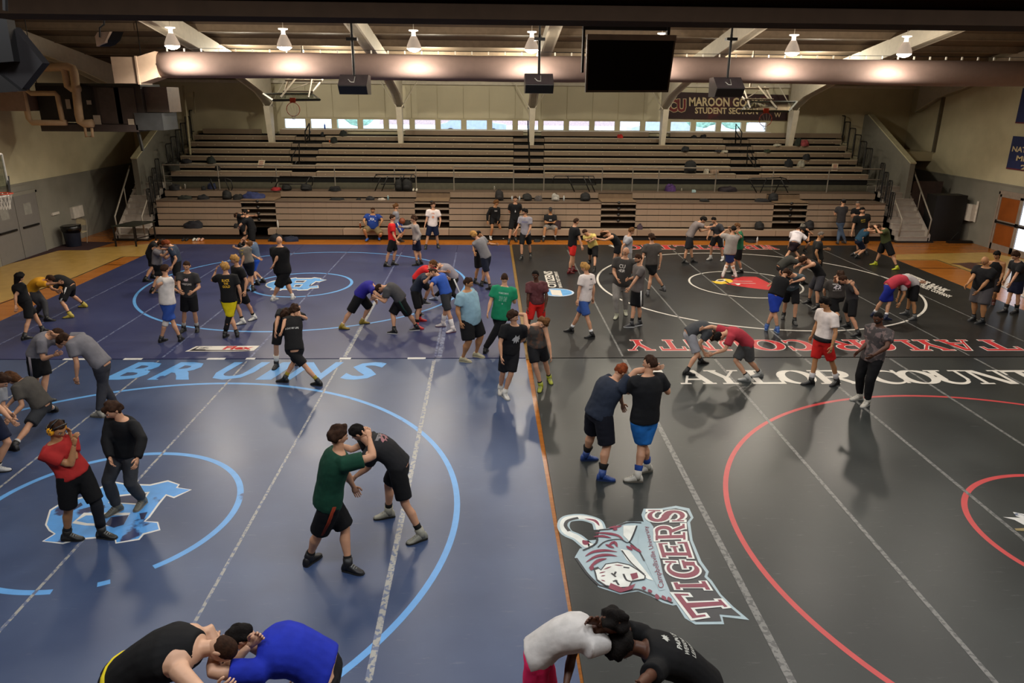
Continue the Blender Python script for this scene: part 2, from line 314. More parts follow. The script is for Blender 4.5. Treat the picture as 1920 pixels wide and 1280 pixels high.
matNR = make_mat(RX, NY, MY, MV_black2, 'near right charcoal wrestling mat with red circle and TIGERS emblem', 'R')
def wornmat(name, c, c2, f2=.60, s2=2.5): return mat(name, c, .4, var=.06, col2=c2, f2=f2, s2=s2)
M_lb = wornmat('light_blue_paint', '#5a98d2', '#3a4a72', .66); M_wp = wornmat('white_paint', '#cfcac0', '#4a4a4a', .70, 3); M_rp = wornmat('red_paint', '#b8262a', '#5a2422', .72, 3); M_wn = wornmat('worn_white_paint', '#c9c8c4', '#5a6478', .60, 6)
M_rp2 = wornmat('faded_red_paint', '#b93a3c', '#4a2a2a', .70, 3)
_mk = [0]
def mark(b, name, m, root, z=None):
    _mk[0] += 1; z = .0008+.00004*_mk[0] if z is None else z
    b.v = [(x-root.location.x, y-root.location.y, zz+z) for x, y, zz in b.v]; return b.build(name, m, root)
def ring(root, c, r, wd, m, gaps=(), n=160, name='circle_line'):
    b = MB(); st = int(((gaps[0][1] if gaps else 0)+1)/360*n)
    for i in range(st, st+n):
        a0, a1 = 2*math.pi*i/n, 2*math.pi*(i+1)/n; d = math.degrees((a0+a1)/2) % 360
        if any(g0 <= d <= g1 for g0, g1 in gaps):
            if b.f: mark(b, name, m, root); b = MB()
            continue
        P = [(c[0]+rr*math.cos(a), c[1]+rr*math.sin(a), 0) for a, rr in ((a0, r-wd/2), (a1, r-wd/2), (a1, r+wd/2), (a0, r+wd/2))]
        b.add(P, [(3, 2, 1, 0)])
    if b.f: mark(b, name, m, root)
ring(matFL, (-5.55, 22.0), 4.84, .08, M_lb); ring(matFL, (-5.75, 21.95), 1.5, .09, M_lb)
ring(matNL, (-5.3, 8.9), 4.85, .085, M_lb); ring(matNL, (-5.3, 8.97), 1.74, .09, M_lb, gaps=((276, 292), (298, 312)))
ring(matFR, (8.3, 22.0), 4.84, .07, M_wp); ring(matFR, (8.1, 22.05), 1.72, .06, M_wp)
ring(matNR, (8.2, 8.1), 4.86, .075, M_rp2); ring(matNR, (8.3, 8.1), 1.68, .08, M_rp2)
# seam tapes (worn white)
M_tape = wornmat('seam_tape', '#96958f', '#5a6580', .50, 16); M_tape2 = wornmat('faint_seam_tape', '#69718c', '#363f68', .48, 14); M_tape3 = wornmat('grey_seam_tape', '#6f6f6c', '#4c4d4c', .50, 16)
def tape(root, x, y0, y1, wd, m):
    b = MB(); b.box((x-wd/2, y0, 0), (x+wd/2, y1, .0005)); mark(b, 'seam_tape', m, root)
for x in LX[1:-1]: tape(matNL, x, 5, MY-.1, .04, M_tape); tape(matFL, x, MY+.1, FY-1.5, .05, M_tape2)
tape(matFL, -1.1, MY+.1, 18.5, .10, M_tape2); tape(matFL, -3.2, MY+.1, 20.4, .08, M_tape)
tape(matNL, -1.2, 5.8, MY-.1, .075, M_tape)
for x in RX[1:-1]: tape(matNR, x, 4, MY-.1, .06, M_tape3); tape(matFR, x, MY+.1, FY-1, .045, M_tape3)
tape(matNR, 3.02, 3, MY-.1, .09, M_tape3)
# end tapes across the middle seam
for x0, x1 in ((-9.3, -8.6), (-8.0, -7.6), (-6.2, -5.8), (-5.35, -5.15), (-3.3, -3.05), (-1.8, -1.4)):
    b = MB(); b.box((x0, MY-.05, 0), (x1, MY+.06, .0006)); mark(b, 'end_tape', M_wn, matFL)
# bare wood strip between left and right mats is the floor itself
b = MB(); b.box((.832, MY, FZ), (.928, FY, FZ+.012)); 
tag(b.build('wood_strip', mat('dull_wood', '#7a5c26', .4)), 'dull wood strip showing between the far left and far right mats', 'floor strip')
# ---- block serif lettering drawn from strokes
def arc(cx, cy, rx, ry, a0, a1, n=14): return [(cx+rx*math.cos(math.radians(a0+(a1-a0)*i/n)), cy+ry*math.sin(math.radians(a0+(a1-a0)*i/n))) for i in range(n+1)]
def glyph(ch, W=.2, t=.07, g=0.):
    """polygons in the unit square; g widens every stroke for the outline"""
    out = []
    def bar(x0, y0, x1, y1): out.append([(x0-g, y0-g), (x1+g, y0-g), (x1+g, y1+g), (x0-g, y1+g)])
    def dia(x0, y0, x1, y1, w): out.append([(x0-w/2-g, y0-g), (x0+w/2+g, y0-g), (x1+w/2+g, y1+g), (x1-w/2-g, y1+g)])
    def band(pts, wf):
        n = len(pts)
        for i in range(n-1):
            (x0, y0), (x1, y1) = pts[i], pts[i+1]
            def off(k):
                a = pts[max(0, k-1)]; c = pts[min(n-1, k+1)]; dx, dy = c[0]-a[0], c[1]-a[1]; l = math.hypot(dx, dy) or 1
                w = wf(k/(n-1))/2+g; return (-dy/l*w, dx/l*w)
            o0, o1 = off(i), off(i+1); out.append([(x0-o0[0], y0-o0[1]), (x1-o1[0], y1-o1[1]), (x1+o1[0], y1+o1[1]), (x0+o0[0], y0+o0[1])])
    s = .08
    if ch == 'T': bar(.5-W/2, 0, .5+W/2, 1); bar(0, .86, 1, 1); bar(.3, 0, .7, s); bar(0, .66, .08, 1); bar(.92, .66, 1, 1)
    elif ch == 'A': dia(.14, 0, .47, 1, t); dia(.84, 0, .53, 1, W); bar(.25, .28, .75, .38); bar(0, 0, .3, s); bar(.62, 0, 1, s)
    elif ch == 'Y': dia(.5, .42, .16, 1, W); dia(.5, .42, .86, 1, t+.02); bar(.5-W/2, 0, .5+W/2, .46); bar(.28, 0, .72, s); bar(0, 1-s, .36, 1); bar(.68, 1-s, 1, 1)
    elif ch == 'L': bar(.14, 0, .14+W, 1); bar(0, 1-s, .52, 1); bar(0, 0, 1, .13); bar(.9, 0, 1, .38)
    elif ch == 'O': band(arc(.5, .5, .40, .45, 0, 360, 28), lambda u: W*.95*abs(math.cos(2*math.pi*u))+t*.9)
    elif ch == 'R': bar(.1, 0, .1+W, 1); bar(0, 0, .46, s); bar(0, 1-s, .3, 1); band([(.3, .95)]+arc(.58, .72, .24, .23, 90, -90, 12)+[(.3, .49)], lambda u: t+W*.7*math.sin(math.pi*u)); dia(.86, 0, .52, .5, W); bar(.72, 0, 1, s)
    elif ch == 'C': band(arc(.54, .5, .42, .45, 40, 320, 24), lambda u: t+W*.9*math.sin(math.pi*u)**2); bar(.82, .62, .92, 1); bar(.82, .06, .92, .3)
    elif ch == 'U': bar(.1, .3, .1+W, 1); bar(.76, .3, .85, 1); band(arc(.475, .34, .305, .30, 180, 360, 14), lambda u: t+W*.6*(1-u)); bar(0, 1-s, .42, 1); bar(.64, 1-s, .97, 1)
    elif ch == 'N': bar(.12, 0, .22, 1); bar(.80, 0, .90, 1); dia(.78, 0, .24, 1, W); bar(0, 0, .34, s); bar(0, 1-s, .3, 1); bar(.68, 1-s, 1, 1)
    elif ch == 'W': dia(.3, 0, .12, 1, W*.8); dia(.3, 0, .5, 1, t); dia(.7, 0, .52, 1, W*.8); dia(.7, 0, .9, 1, t); bar(0, 1-s, .3, 1); bar(.76, 1-s, 1, 1)
    elif ch == 'E': bar(.12, 0, .12+W, 1); bar(0, 0, 1, .13); bar(0, .87, .96, 1); bar(.3, .44, .72, .55); bar(.9, 0, 1, .34); bar(.88, .68, .96, 1); bar(.66, .36, .74, .63)
    elif ch == 'S': band(arc(.5, .735, .34, .22, 20, 270, 14)+arc(.5, .265, .34, .22, 90, -160, 14)[1:], lambda u: t+W*.75*math.sin(math.pi*u)); bar(.84, .66, .92, 1); bar(.08, 0, .16, .34)
    elif ch == 'G': band(arc(.52, .5, .42, .45, 45, 335, 24), lambda u: t+W*.9*math.sin(math.pi*u)**2); bar(.68, .05, .92, .42); bar(.52, .36, 1, .46); bar(.84, .64, .93, 1)
    elif ch == 'I': bar(.5-W*.9, 0, .5+W*.9, 1); bar(.1, 0, .9, .13); bar(.1, .87, .9, 1)
    return out
def letter(root, ch, q, m, m2=None, g=.05, name='letter'):
    """q: bottom-left, bottom-right, top-right, top-left on the floor (world)"""
    q = [np.array(p) for p in q]
    def put(gg, mm, dz):
        b = MB()
        for k, pl in enumerate(glyph(ch, g=gg)):
            V = [(q[0]*(1-x)+q[1]*x)*(1-y)+(q[3]*(1-x)+q[2]*x)*y+np.array([0, 0, dz+k*.00002]) for x, y in pl]; V = [(p[0], p[1], p[2]) for p in V]
            a = (V[1][0]-V[0][0])*(V[2][1]-V[0][1])-(V[1][1]-V[0][1])*(V[2][0]-V[0][0])
            b.add(V, [tuple(range(len(V))) if a > 0 else tuple(range(len(V)-1, -1, -1))])
        mark(b, name, mm, root, .0022+dz)
    if m2: put(g, m2, 0.)
    put(0, m, .0012)
def lrow(root, letters, yt, yb, m, m2=None, g=.05):
    for ch, x0, x1 in letters:
        x0, x1 = x0+3, x1-5
        A = fl((x0+x1)/2, yb); B = fl((x0+x1)/2, yt); X0 = fl(x0, yb)[0]; X1 = fl(x1, yb)[0]
        letter(root, ch, [(X0, A[1], 0), (X1, A[1], 0), (X1, B[1], 0), (X0, B[1], 0)], m, m2, g)
lrow(matNR, [('T', 1200, 1262), ('A', 1274, 1350), ('Y', 1335, 1410), ('L', 1410, 1481), ('O', 1470, 1547), ('R', 1538, 1625), ('C', 1645, 1722), ('O', 1703, 1783), ('U', 1766, 1850), ('N', 1838, 1925), ('T', 1915, 1990), ('Y', 1980, 2060)], 694, 720, M_wp)
for ch, x0, x1 in [('T', 1850, 1925), ('A', 1786, 1852), ('Y', 1725, 1795), ('L', 1686, 1738), ('O', 1632, 1692), ('R', 1572, 1640), ('C', 1482, 1538), ('O', 1416, 1483), ('U', 1350, 1412), ('N', 1290, 1352), ('T', 1240, 1292), ('Y', 1177, 1232)]:
    x0, x1 = x0+2, x1-3
    A = fl((x0+x1)/2, 657); B = fl((x0+x1)/2, 637); X0 = fl(x0, 657)[0]; X1 = fl(x1, 657)[0]
    letter(matFR, ch, [(X1, B[1], 0), (X0, B[1], 0), (X0, A[1], 0), (X1, A[1], 0)], M_rp, M_wp, .03)
for i, ch in enumerate('WRESTLING'):
    x1 = 1460-i*32; x0 = x1-29; A = fl(x0, 467.5); B = fl(x0, 459.5); X0 = fl(x0, 467)[0]; X1 = fl(x1, 467)[0]
    letter(matFR, ch, [(X1, B[1], 0), (X0, B[1], 0), (X0, A[1], 0), (X1, A[1], 0)], M_rp, M_wp, .03)
# BRUINS italic lettering
for ch, x0, x1 in [('B', 190, 270), ('R', 275, 368), ('U', 382, 468), ('I', 478, 522), ('N', 528, 615), ('S', 632, 708)]:
    A = fl(x0, 712); X0 = fl(x0, 712)[0]; X1 = fl(x1-14, 712)[0]; D = fl(x1, 679); sk = .28; q = [(X0, A[1], 0), (X1, A[1], 0), (X1+sk, D[1], 0), (X0+sk, D[1], 0)]
    o = quad_text('letter', ch, q, M_lb, None, .03); o.data.transform(Matrix.Translation(-matNL.location)); o.parent = matNL
def on(root, o): o.data.transform(Matrix.Translation(-root.location)); o.parent = root; return o
def pq(ps): return [fl(*p) for p in ps]
def fpatch(root, pts, m, name='print', sc_=1, off=(0, 0), z=None):
    P = [fl(off[0]+x/sc_, off[1]+y/sc_) for x, y in pts]; b = MB()
    a = sum(P[i][0]*P[(i+1) % len(P)][1]-P[(i+1) % len(P)][0]*P[i][1] for i in range(len(P)))
    b.add(P, [tuple(range(len(P))) if a > 0 else tuple(range(len(P)-1, -1, -1))]); mark(b, name, m, root, z)
def fstroke(root, pts, wd, m, sc_=1, off=(0, 0), z=None, name='print_line', taper=0.):
    P = [fl(off[0]+x/sc_, off[1]+y/sc_) for x, y in pts]; Q = []
    for i in range(len(P)-1):   # smooth the polyline
        a, b_, c, d = P[max(0, i-1)], P[i], P[i+1], P[min(len(P)-1, i+2)]
        for t in np.linspace(0, 1, 5)[:-1]: Q.append(.5*((2*b_)+(-a+c)*t+(2*a-5*b_+4*c-d)*t*t+(-a+3*b_-3*c+d)*t**3))
    Q.append(P[-1]); n = len(Q); V = []
    for i in range(n):
        d = Q[min(n-1, i+1)]-Q[max(0, i-1)]; d = d/max(1e-9, np.linalg.norm(d)); s = np.array([-d[1], d[0], 0])*wd/2; k = 1-taper*abs(2*i/(n-1)-1)**1.5; V += [Q[i]-s*k, Q[i]+s*k]
    b = MB(); b.add(V, [(2*i, 2*i+2, 2*i+3, 2*i+1) for i in range(n-1)]); mark(b, name, m, root, z)
# maker's strip on the far left mat
fpatch(matFL, [(347, 659), (368, 649), (487, 648), (476, 657), (470, 658), (440, 659)], M_wp, z=.003)
fpatch(matFL, [(354, 658), (372, 650), (398, 650), (384, 656), (470, 656.5), (467, 658)], mat('black_paint', '#15151c', .4), z=.0035)
on(matFL, quad_text('letter', 'EZ', pq([(366, 655), (394, 655), (402, 650.5), (374, 650.5)]), M_wp, None, .04, lift=(0, 0, .006)))
on(matFL, quad_text('letter', 'Flex', pq([(416, 655.5), (470, 655.5), (480, 649), (426, 649)]), M_rp, None, .04, lift=(0, 0, .006)))
# light blue state emblem near left (traced on the floor), zoom view 3.556 px
def emblem(root, sc_, off, scale_pts):
    for pts, m, z in scale_pts: fpatch(root, pts, m, 'emblem', sc_, off, z)
E1 = [(280, 1120), (360, 1070), (325, 1050), (300, 1010), (330, 910), (410, 860), (560, 820), (700, 740), (760, 720), (840, 735), (1000, 740), (1120, 712), (1200, 740), (1185, 760), (1280, 775), (1160, 832), (1110, 815), (1065, 870), (1000, 960), (970, 985), (1055, 990), (1070, 1045), (960, 1075), (930, 1110), (770, 1135), (765, 1100), (640, 1100), (520, 1110), (420, 1138)]
def inset(pts, k):
    cx = sum(p[0] for p in pts)/len(pts); cy = sum(p[1] for p in pts)/len(pts)
    n = len(pts); o = []
    for i in range(n):
        a, b_, c = pts[i-1], pts[i], pts[(i+1) % n]; d1 = (b_[0]-a[0], b_[1]-a[1]); d2 = (c[0]-b_[0], c[1]-b_[1])
        l1 = math.hypot(*d1) or 1; l2 = math.hypot(*d2) or 1; nx = -(d1[1]/l1+d2[1]/l2); ny = (d1[0]/l1+d2[0]/l2); l = math.hypot(nx, ny) or 1
        o.append((b_[0]+nx/l*k, b_[1]+ny/l*k*.75))
    return o
ars = sum(E1[i][0]*E1[(i+1) % len(E1)][1]-E1[(i+1) % len(E1)][0]*E1[i][1] for i in range(len(E1))); sg = 1 if ars > 0 else -1
M_wne = wornmat('emblem_white', '#d3d2cc', '#4a5a80', .72, 4); M_lbe = wornmat('emblem_blue', '#4f93d4', '#26305a', .60, 2.2); M_nv = mat('navy_print', '#22294a', .4)
emblem(matNL, 3.556, (0, 700), [(E1, M_wne, .003), (inset(E1, sg*13), M_lbe, .0045), ([(720, 865), (760, 815), (1000, 790), (960, 850), (940, 880), (830, 870)], M_wne, .006), ([(740, 860), (775, 825), (980, 800), (930, 870)], M_nv, .007),
    ([(480, 1000), (560, 930), (870, 930), (830, 1000), (720, 1020), (570, 1015)], M_wne, .006), ([(508, 985), (575, 948), (845, 948), (812, 990), (720, 1003), (582, 1000)], M_lbe, .0066), ([(700, 1010), (740, 960), (860, 945), (825, 1010), (760, 1030)], M_nv, .007), ([(555, 905), (600, 890), (700, 880), (690, 925), (600, 925)], M_nv, .007), ([(470, 905), (540, 862), (552, 880), (490, 915)], M_nv, .0072), ([(930, 935), (985, 925), (960, 975), (940, 975)], M_nv, .0072)])
E2 = [(165, 430), (190, 390), (250, 365), (320, 345), (640, 300), (725, 285), (740, 300), (1000, 300), (1050, 285), (1180, 305), (1170, 320), (1280, 330), (1140, 375), (1080, 370), (1010, 420), (960, 450), (1120, 430), (1130, 480), (980, 490), (930, 520), (745, 525), (735, 512), (470, 512), (440, 528), (405, 515), (250, 518), (290, 490), (200, 465)]
ar2 = sum(E2[i][0]*E2[(i+1) % len(E2)][1]-E2[(i+1) % len(E2)][0]*E2[i][1] for i in range(len(E2))); s2 = 1 if ar2 > 0 else -1
emblem(matFL, 9.6, (480, 490), [(E2, M_wp, .003), (inset(E2, s2*20), M_lb, .0045), ([(690, 385), (720, 345), (920, 340), (860, 385)], M_wp, .006), ([(710, 375), (730, 352), (890, 350), (850, 377)], M_nv, .007), ([(670, 465), (700, 420), (850, 415), (790, 465)], M_wp, .006), ([(690, 457), (715, 428), (820, 425), (780, 457)], M_nv, .007), ([(955, 450), (985, 405), (1000, 405), (975, 450)], M_nv, .006)])
# bird head emblem on the far right mat (zoom 5.486, off 1150,440)
emblem(matFR, 5.486, (1150, 440), [([(1150, 505), (1250, 450), (1330, 430), (1470, 432), (1560, 475), (1640, 520), (1700, 545), (1640, 570), (1560, 565), (1400, 545), (1290, 530)], M_rp, .003), ([(1003, 475), (1040, 480), (1080, 458), (1150, 452), (1210, 460), (1235, 482), (1190, 500), (1110, 510), (1050, 500)], mat('yellow_paint', '#d6b52c', .4), .0045), ([(1050, 478), (1070, 462), (1140, 458), (1160, 470), (1120, 484)], M_wp, .006), ([(1065, 476), (1080, 466), (1130, 463), (1140, 472), (1110, 479)], mat('black_paint', '#15151c', .4), .0068), ([(1140, 478), (1160, 478), (1220, 512), (1200, 512)], mat('black_paint', '#15151c', .4), .006)])
for a, c in (((1235, 478), (1430, 481)), ((1190, 497), (1465, 503))): fstroke(matFR, [a, c], .035, M_wp, 5.486, (1150, 440), .007)
fpatch(matFR, [(1250, 505), (1300, 502), (1305, 515), (1280, 522), (1262, 512)], M_wp, 'emblem', 5.486, (1150, 440), .007)
# bank panel: vertical lettering and an oval
O = fl(1045, 548); ov = [(O[0]+.50*math.cos(a)*1, O[1]+.47*math.sin(a), 0) for a in np.linspace(0, 2*math.pi, 40)[:-1]]
for k, m, z in ((1., mat('oval_white', '#b9c8da', .4), .003), (.88, mat('oval_blue', '#5a9bd0', .4), .0042)):
    b = MB(); b.add([(O[0]+(x-O[0])*k, O[1]+(y-O[1])*k, 0) for x, y, _ in ov], [tuple(range(39))]); mark(b, 'oval', m, matFR, z)
fpatch(matFR, [(1031, 543), (1051, 544), (1055, 555), (1035, 553)], M_wp, 'print', z=.0052)
bank = pq([(1044, 539), (1018, 509), (1035, 509), (1044, 538)])
on(matFR, quad_text('letter', 'CITIZENS', pq([(1044.5, 539), (1035.5, 508.5), (1018.5, 508.5), (1027, 539)]), M_wp, None, .03, lift=(0, 0, .004)))
on(matFR, quad_text('letter', 'BANK & TRUST COMPANY', pq([(1054.5, 539), (1045, 509), (1038, 509), (1048, 539)]), M_wp, None, .03, lift=(0, 0, .004)))
on(matFR, quad_text('letter', 'CITIZENS BANK', pq([(1677, 516), (1789, 552.5), (1783, 546), (1693, 511.5)][0:0] or [(1686, 519), (1770, 548), (1784, 545), (1700, 511)]), M_wp, None, .05, lift=(0, 0, .004)))
on(matFR, quad_text('letter', '& TRUST COMPANY', pq([(1715, 534), (1780, 559), (1786, 555), (1722, 530)]), M_wp, None, .05, lift=(0, 0, .004)))
on(matFR, quad_text('letter', 'EZ', pq([(1160, 467), (1140, 460), (1143, 458), (1164, 465)]), M_wp, None, .05, lift=(0, 0, .004)))
# corner emblem at right edge of near right mat
for pts in ([(1440+1280/2.908, 660+900/2.908), (1440+1396/2.908, 660+905/2.908), (1930, 990), (1902, 975)],): fpatch(matNR, pts, M_wn)
fpatch(matNR, [(1899, 960), (1925, 965), (1925, 975), (1905, 968)], M_wn); fpatch(matNR, [(1902, 991), (1925, 990), (1925, 996), (1905, 995)], mat('tan_print', '#8a7a50', .5))
# ---- striped cat and TIGERS emblem on the near right mat (zoom 3.556, off 1000,920)
TZ = (3.556, (1000, 920))
M_ice = mat('ice_blue_print', '#9fb3ba', .4, var=.05); M_mar = mat('maroon_print', '#7c2f45', .4, var=.06); M_ink = mat('ink_print', '#2a2d33', .4); M_ww = mat('bright_print', '#d9dcd6', .4)
def T(pts, m, z, name='emblem'): fpatch(matNR, pts, m, name, *TZ, .002+(z-.0028)*2.5)
def TS(pts, wd, m, z): fstroke(matNR, pts, wd, m, *TZ, .002+(z-.0028)*2.5, 'emblem_line', .92 if m is M_mar else 0.)
cat_o = [(275, 445), (310, 385), (350, 380), (420, 345), (445, 260), (520, 245), (620, 205), (730, 205), (790, 245), (830, 300), (880, 500), (920, 620), (960, 760), (930, 765), (860, 745), (790, 705), (700, 670), (640, 678), (580, 690), (470, 655), (430, 640), (425, 610), (350, 540), (310, 480)]
T(cat_o, M_ice, .0030)
tail = [(445, 260), (430, 215), (395, 195), (330, 178), (260, 180), (215, 195), (200, 235), (225, 280), (290, 310), (340, 350), (365, 368), (385, 350), (380, 330)]
TS(tail, .17, M_ice, .0031); TS(tail[:-1], .10, M_ww, .0038); TS([(300, 182), (260, 190), (225, 205), (215, 235), (240, 270)], .05, M_ink, .0040); TS([(440, 235), (410, 200), (340, 187)], .05, M_mar, .0041); TS([(330, 330), (352, 350), (366, 358)], .10, M_mar, .0042)
T([(720, 160), (735, 120), (850, 118), (950, 100), (1040, 118), (1068, 180), (1045, 210), (1062, 330), (1120, 470), (1170, 540), (1160, 570), (1190, 600), (1250, 690), (1330, 770), (1440, 862), (1260, 840), (1272, 890), (1080, 892), (1010, 850), (960, 770), (900, 690), (850, 640), (860, 560), (800, 300), (790, 250), (740, 220)], M_ice, .0034)
T([(745, 165), (752, 135), (850, 132), (950, 118), (1025, 135), (1050, 180), (1025, 212), (1045, 335), (1100, 475), (1150, 545), (1140, 575), (1175, 610), (1240, 700), (1310, 775), (1385, 838), (1240, 825), (1255, 872), (1085, 875), (1025, 835), (975, 760), (915, 680), (865, 560), (812, 300), (800, 240)], M_ink, .0044)
T([(700, 260), (765, 235), (780, 300), (880, 660), (840, 668), (700, 380)], M_ice, .0046)
TS([(330, 400), (420, 350), (430, 270), (520, 255), (620, 215), (720, 215)], .03, M_ink, .0048); TS([(285, 450), (320, 500), (360, 555), (430, 625), (470, 640), (580, 672), (640, 668), (700, 660), (800, 700), (930, 750)], .03, M_ink, .0048)
T([(600, 235), (690, 232), (640, 340), (600, 300)], M_ww, .005); T([(580, 390), (640, 400), (800, 600), (760, 590), (620, 460)], M_ww, .005)
TS([(690, 235), (640, 345), (575, 325), (480, 340), (430, 380)], .02, M_ink, .0056); TS([(640, 345), (700, 400), (740, 470)], .02, M_ink, .0056); TS([(590, 400), (650, 480), (740, 560)], .018, M_ink, .0057)
for k, pts in enumerate([[(410, 285), (480, 285), (560, 300), (600, 330)], [(400, 310), (460, 305), (520, 318)], [(500, 250), (590, 238)], [(345, 440), (400, 410), (480, 400), (560, 410)], [(350, 480), (420, 440), (500, 430), (560, 440)], [(370, 520), (430, 470), (490, 455)], [(385, 535), (395, 500)], [(500, 370), (540, 345), (560, 380)], [(480, 360), (540, 385)], [(620, 370), (660, 400)], [(645, 362), (690, 400)], [(670, 380), (720, 415)], [(735, 640), (740, 665)], [(770, 660), (785, 685)], [(820, 690), (830, 730)], [(860, 700), (880, 735)], [(900, 710), (915, 745)], [(530, 265), (560, 255)]]): TS(pts, .055, M_mar, .0060+k*.00003)
head = [(410, 560), (400, 520), (430, 510), (450, 530), (480, 490), (560, 478), (640, 495), (700, 530), (750, 570), (745, 595), (660, 610), (640, 650), (560, 655), (480, 640), (420, 600)]
T(head, M_ink, .0070); T(inset(head, 10 if sum(head[i][0]*head[(i+1) % len(head)][1]-head[(i+1) % len(head)][0]*head[i][1] for i in range(len(head))) > 0 else -10), M_ww, .0074)
T([(645, 560), (690, 550), (700, 585), (660, 600)], M_mar, .0080); T([(515, 620), (600, 655), (680, 625), (690, 610), (660, 660), (580, 685), (500, 655)], M_mar, .0079)
for k, pts in enumerate([[(520, 555), (550, 580)], [(545, 600), (570, 635)], [(600, 560), (620, 600), (650, 610)], [(530, 610), (560, 605)], [(540, 565), (550, 545)], [(410, 530), (435, 520)], [(600, 515), (640, 520)]]): TS(pts, .025, M_ink, .0082+k*.00003)
for k, pts in enumerate([[(450, 575), (480, 570)], [(450, 600), (480, 610)], [(470, 530), (520, 510)], [(540, 500), (600, 505)], [(440, 555), (480, 545)]]): TS(pts, .02, M_mar, .0084+k*.00003)
def tl(ch, q):
    q = [fl(1000+x/3.556, 920+y/3.556) for x, y in q]; letter(matNR, ch, [p+np.array([0, 0, .0085]) for p in q], M_mar, M_ww, .07)
tl('S', [(1005, 215), (1005, 130), (765, 125), (765, 218)]); tl('R', [(1015, 330), (1008, 225), (810, 232), (815, 335)]); tl('E', [(1060, 450), (1025, 345), (830, 350), (860, 448)])
tl('G', [(1120, 580), (1080, 470), (875, 465), (905, 585)]); tl('I', [(1185, 672), (1140, 600), (930, 610), (955, 668)]); tl('T', [(1330, 815), (1215, 695), (935, 690), (1060, 855)])
on(matNR, quad_text('letter', 'Campbellsville University', pq([(1000+885/3.556, 920+645/3.556), (1000+768/3.556, 920+235/3.556), (1000+735/3.556, 920+245/3.556), (1000+835/3.556, 920+655/3.556)]), M_mar, None, .0, lift=(0, 0, .012)))
# ================================================================== BLEACHERS
BX0, BX1 = -13.45, 16.6
M_seat = mat('bleacher_seat', '#97836f', .55, var=.06, scale=.6); M_seat2 = mat('bleacher_seat_brown', '#857360', .55, var=.08, scale=.6); M_edge = mat('seat_edge', '#b5a68e', .5); M_deck = mat('bleacher_deck', '#5c4c3e', .7, var=.1); M_tan = mat('orange_wood_edge', '#75604a', .6)
def pxx(x, y, Y): return yp(x, y, Y)[0]
aisles = [(pxx(a, 400, 30), pxx(b, 400, 30)) for a, b in ((453, 517), (778, 842), (1127, 1192), (1450, 1513))]
banks = []; s = BX0
for a, b in aisles: banks.append((s, a)); s = b
banks.append((s, BX1))
M_stepb = mat('step_board', '#8a7a68', .6)
SR = [(.43, .68), (.68, .93), (.93, 1.18), (1.18, 1.45)]
lbn = ['left end bank of closed bleacher rows beside the left stairs', 'second bank of closed bleacher rows behind the man in the FCA shirt', 'middle bank of closed bleacher rows behind the man with the lanyard', 'fourth bank of closed bleacher rows behind the pair in grey tees', 'right end bank of closed bleacher rows beside the right stairs']
for (x0, x1), lb in zip(banks, lbn):
    root = empty('bleacher_bank', ((x0+x1)/2, 30.0, FZ), lb, 'bleachers', 'closed lower bleacher banks'); n = round((x1-x0)/.5); wd = (x1-x0)/n
    pb = MB(); g = .0025
    pb.hexa([(g, 0, .012), (wd-g, 0, .012), (wd-g, .3, .012), (g, .3, .012)], [(g, -.015, .225), (wd-g, -.015, .225), (wd-g, .3, .235), (g, .3, .235)]); pm_ = pb.mesh('seat_panel', M_seat)
    for k, (z0, z1) in enumerate(SR):
        for i in range(n): inst('seat_panel', pm_, root, (x0+i*wd-root.location.x, .02*k, z0-FZ))
    for i in range(n): inst('seat_panel', pm_, root, (x0+i*wd-root.location.x, .98, 1.49-FZ))
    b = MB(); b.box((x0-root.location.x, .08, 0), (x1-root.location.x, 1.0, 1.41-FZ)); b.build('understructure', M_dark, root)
    b = MB(); b.box((x0-root.location.x, .0, 1.415-FZ), (x1-root.location.x, 1.0, 1.45-FZ)); b.build('deck', M_deck, root)
# bench row in front
M_sb = M_seat
bench_cuts = [BX0-.2, pxx(502, 435, 29.5), aisles[0][0], aisles[0][1]+.1, pxx(643, 435, 29.5), aisles[1][0], aisles[1][1], (aisles[1][1]+aisles[2][0])/2, aisles[2][0], aisles[2][1], pxx(1220, 435, 29.5), aisles[3][0], aisles[3][1], (aisles[3][1]+BX1)/2, BX1]
root = empty('front_bench', (1.5, 29.5, FZ), 'lowest pulled-out bench row running along the front of the bleachers', 'bench')
for i, (a, c) in enumerate(zip(bench_cuts[:-1], bench_cuts[1:])):
    b = MB(); b.box((a+.008-1.5, 0, .17-FZ), (c-.008-1.5, .42, .40-FZ)); b.build('bench_board', M_sb if i % 3 else M_seat2, root)
b = MB(); b.box((BX0-1.5, .1, 0), (BX1-1.5, .5, .17-FZ)); b.build('kick_panel', M_dark, root)
for j, (a, c) in enumerate(aisles):
    root = empty('aisle_steps', ((a+c)/2, 30.0, FZ), ['leftmost', 'second', 'third', 'rightmost'][j]+' set of open aisle steps between the closed bleacher banks', 'steps', 'open aisle steps in the lower bleachers'); h = (c-a)/2
    for k, z in enumerate((.68, .93, 1.18, 1.42)):
        b = MB(); b.box((-h, -.02, z-.05-FZ), (h, .5, z-FZ)); b.build('step_board', M_stepb, root)
        b = MB(); b.ell((0, -.03, z+.03-FZ), (.07, .05, .06), 8, 6); b.build('aisle_light', M_black, root)
    b = MB(); b.box((-h, .45, 0), (h, .95, 1.42-FZ)); b.build('back_panel', mat('dim_plywood', '#4a3a28', .8), root)
    b = MB(); b.box((-h, .0, 1.46-FZ), (h, .94, 1.50-FZ)); b.box((-h, .93, 1.5-FZ), (h, .97, 1.68-FZ)); b.build('upper_step', M_tan, root)
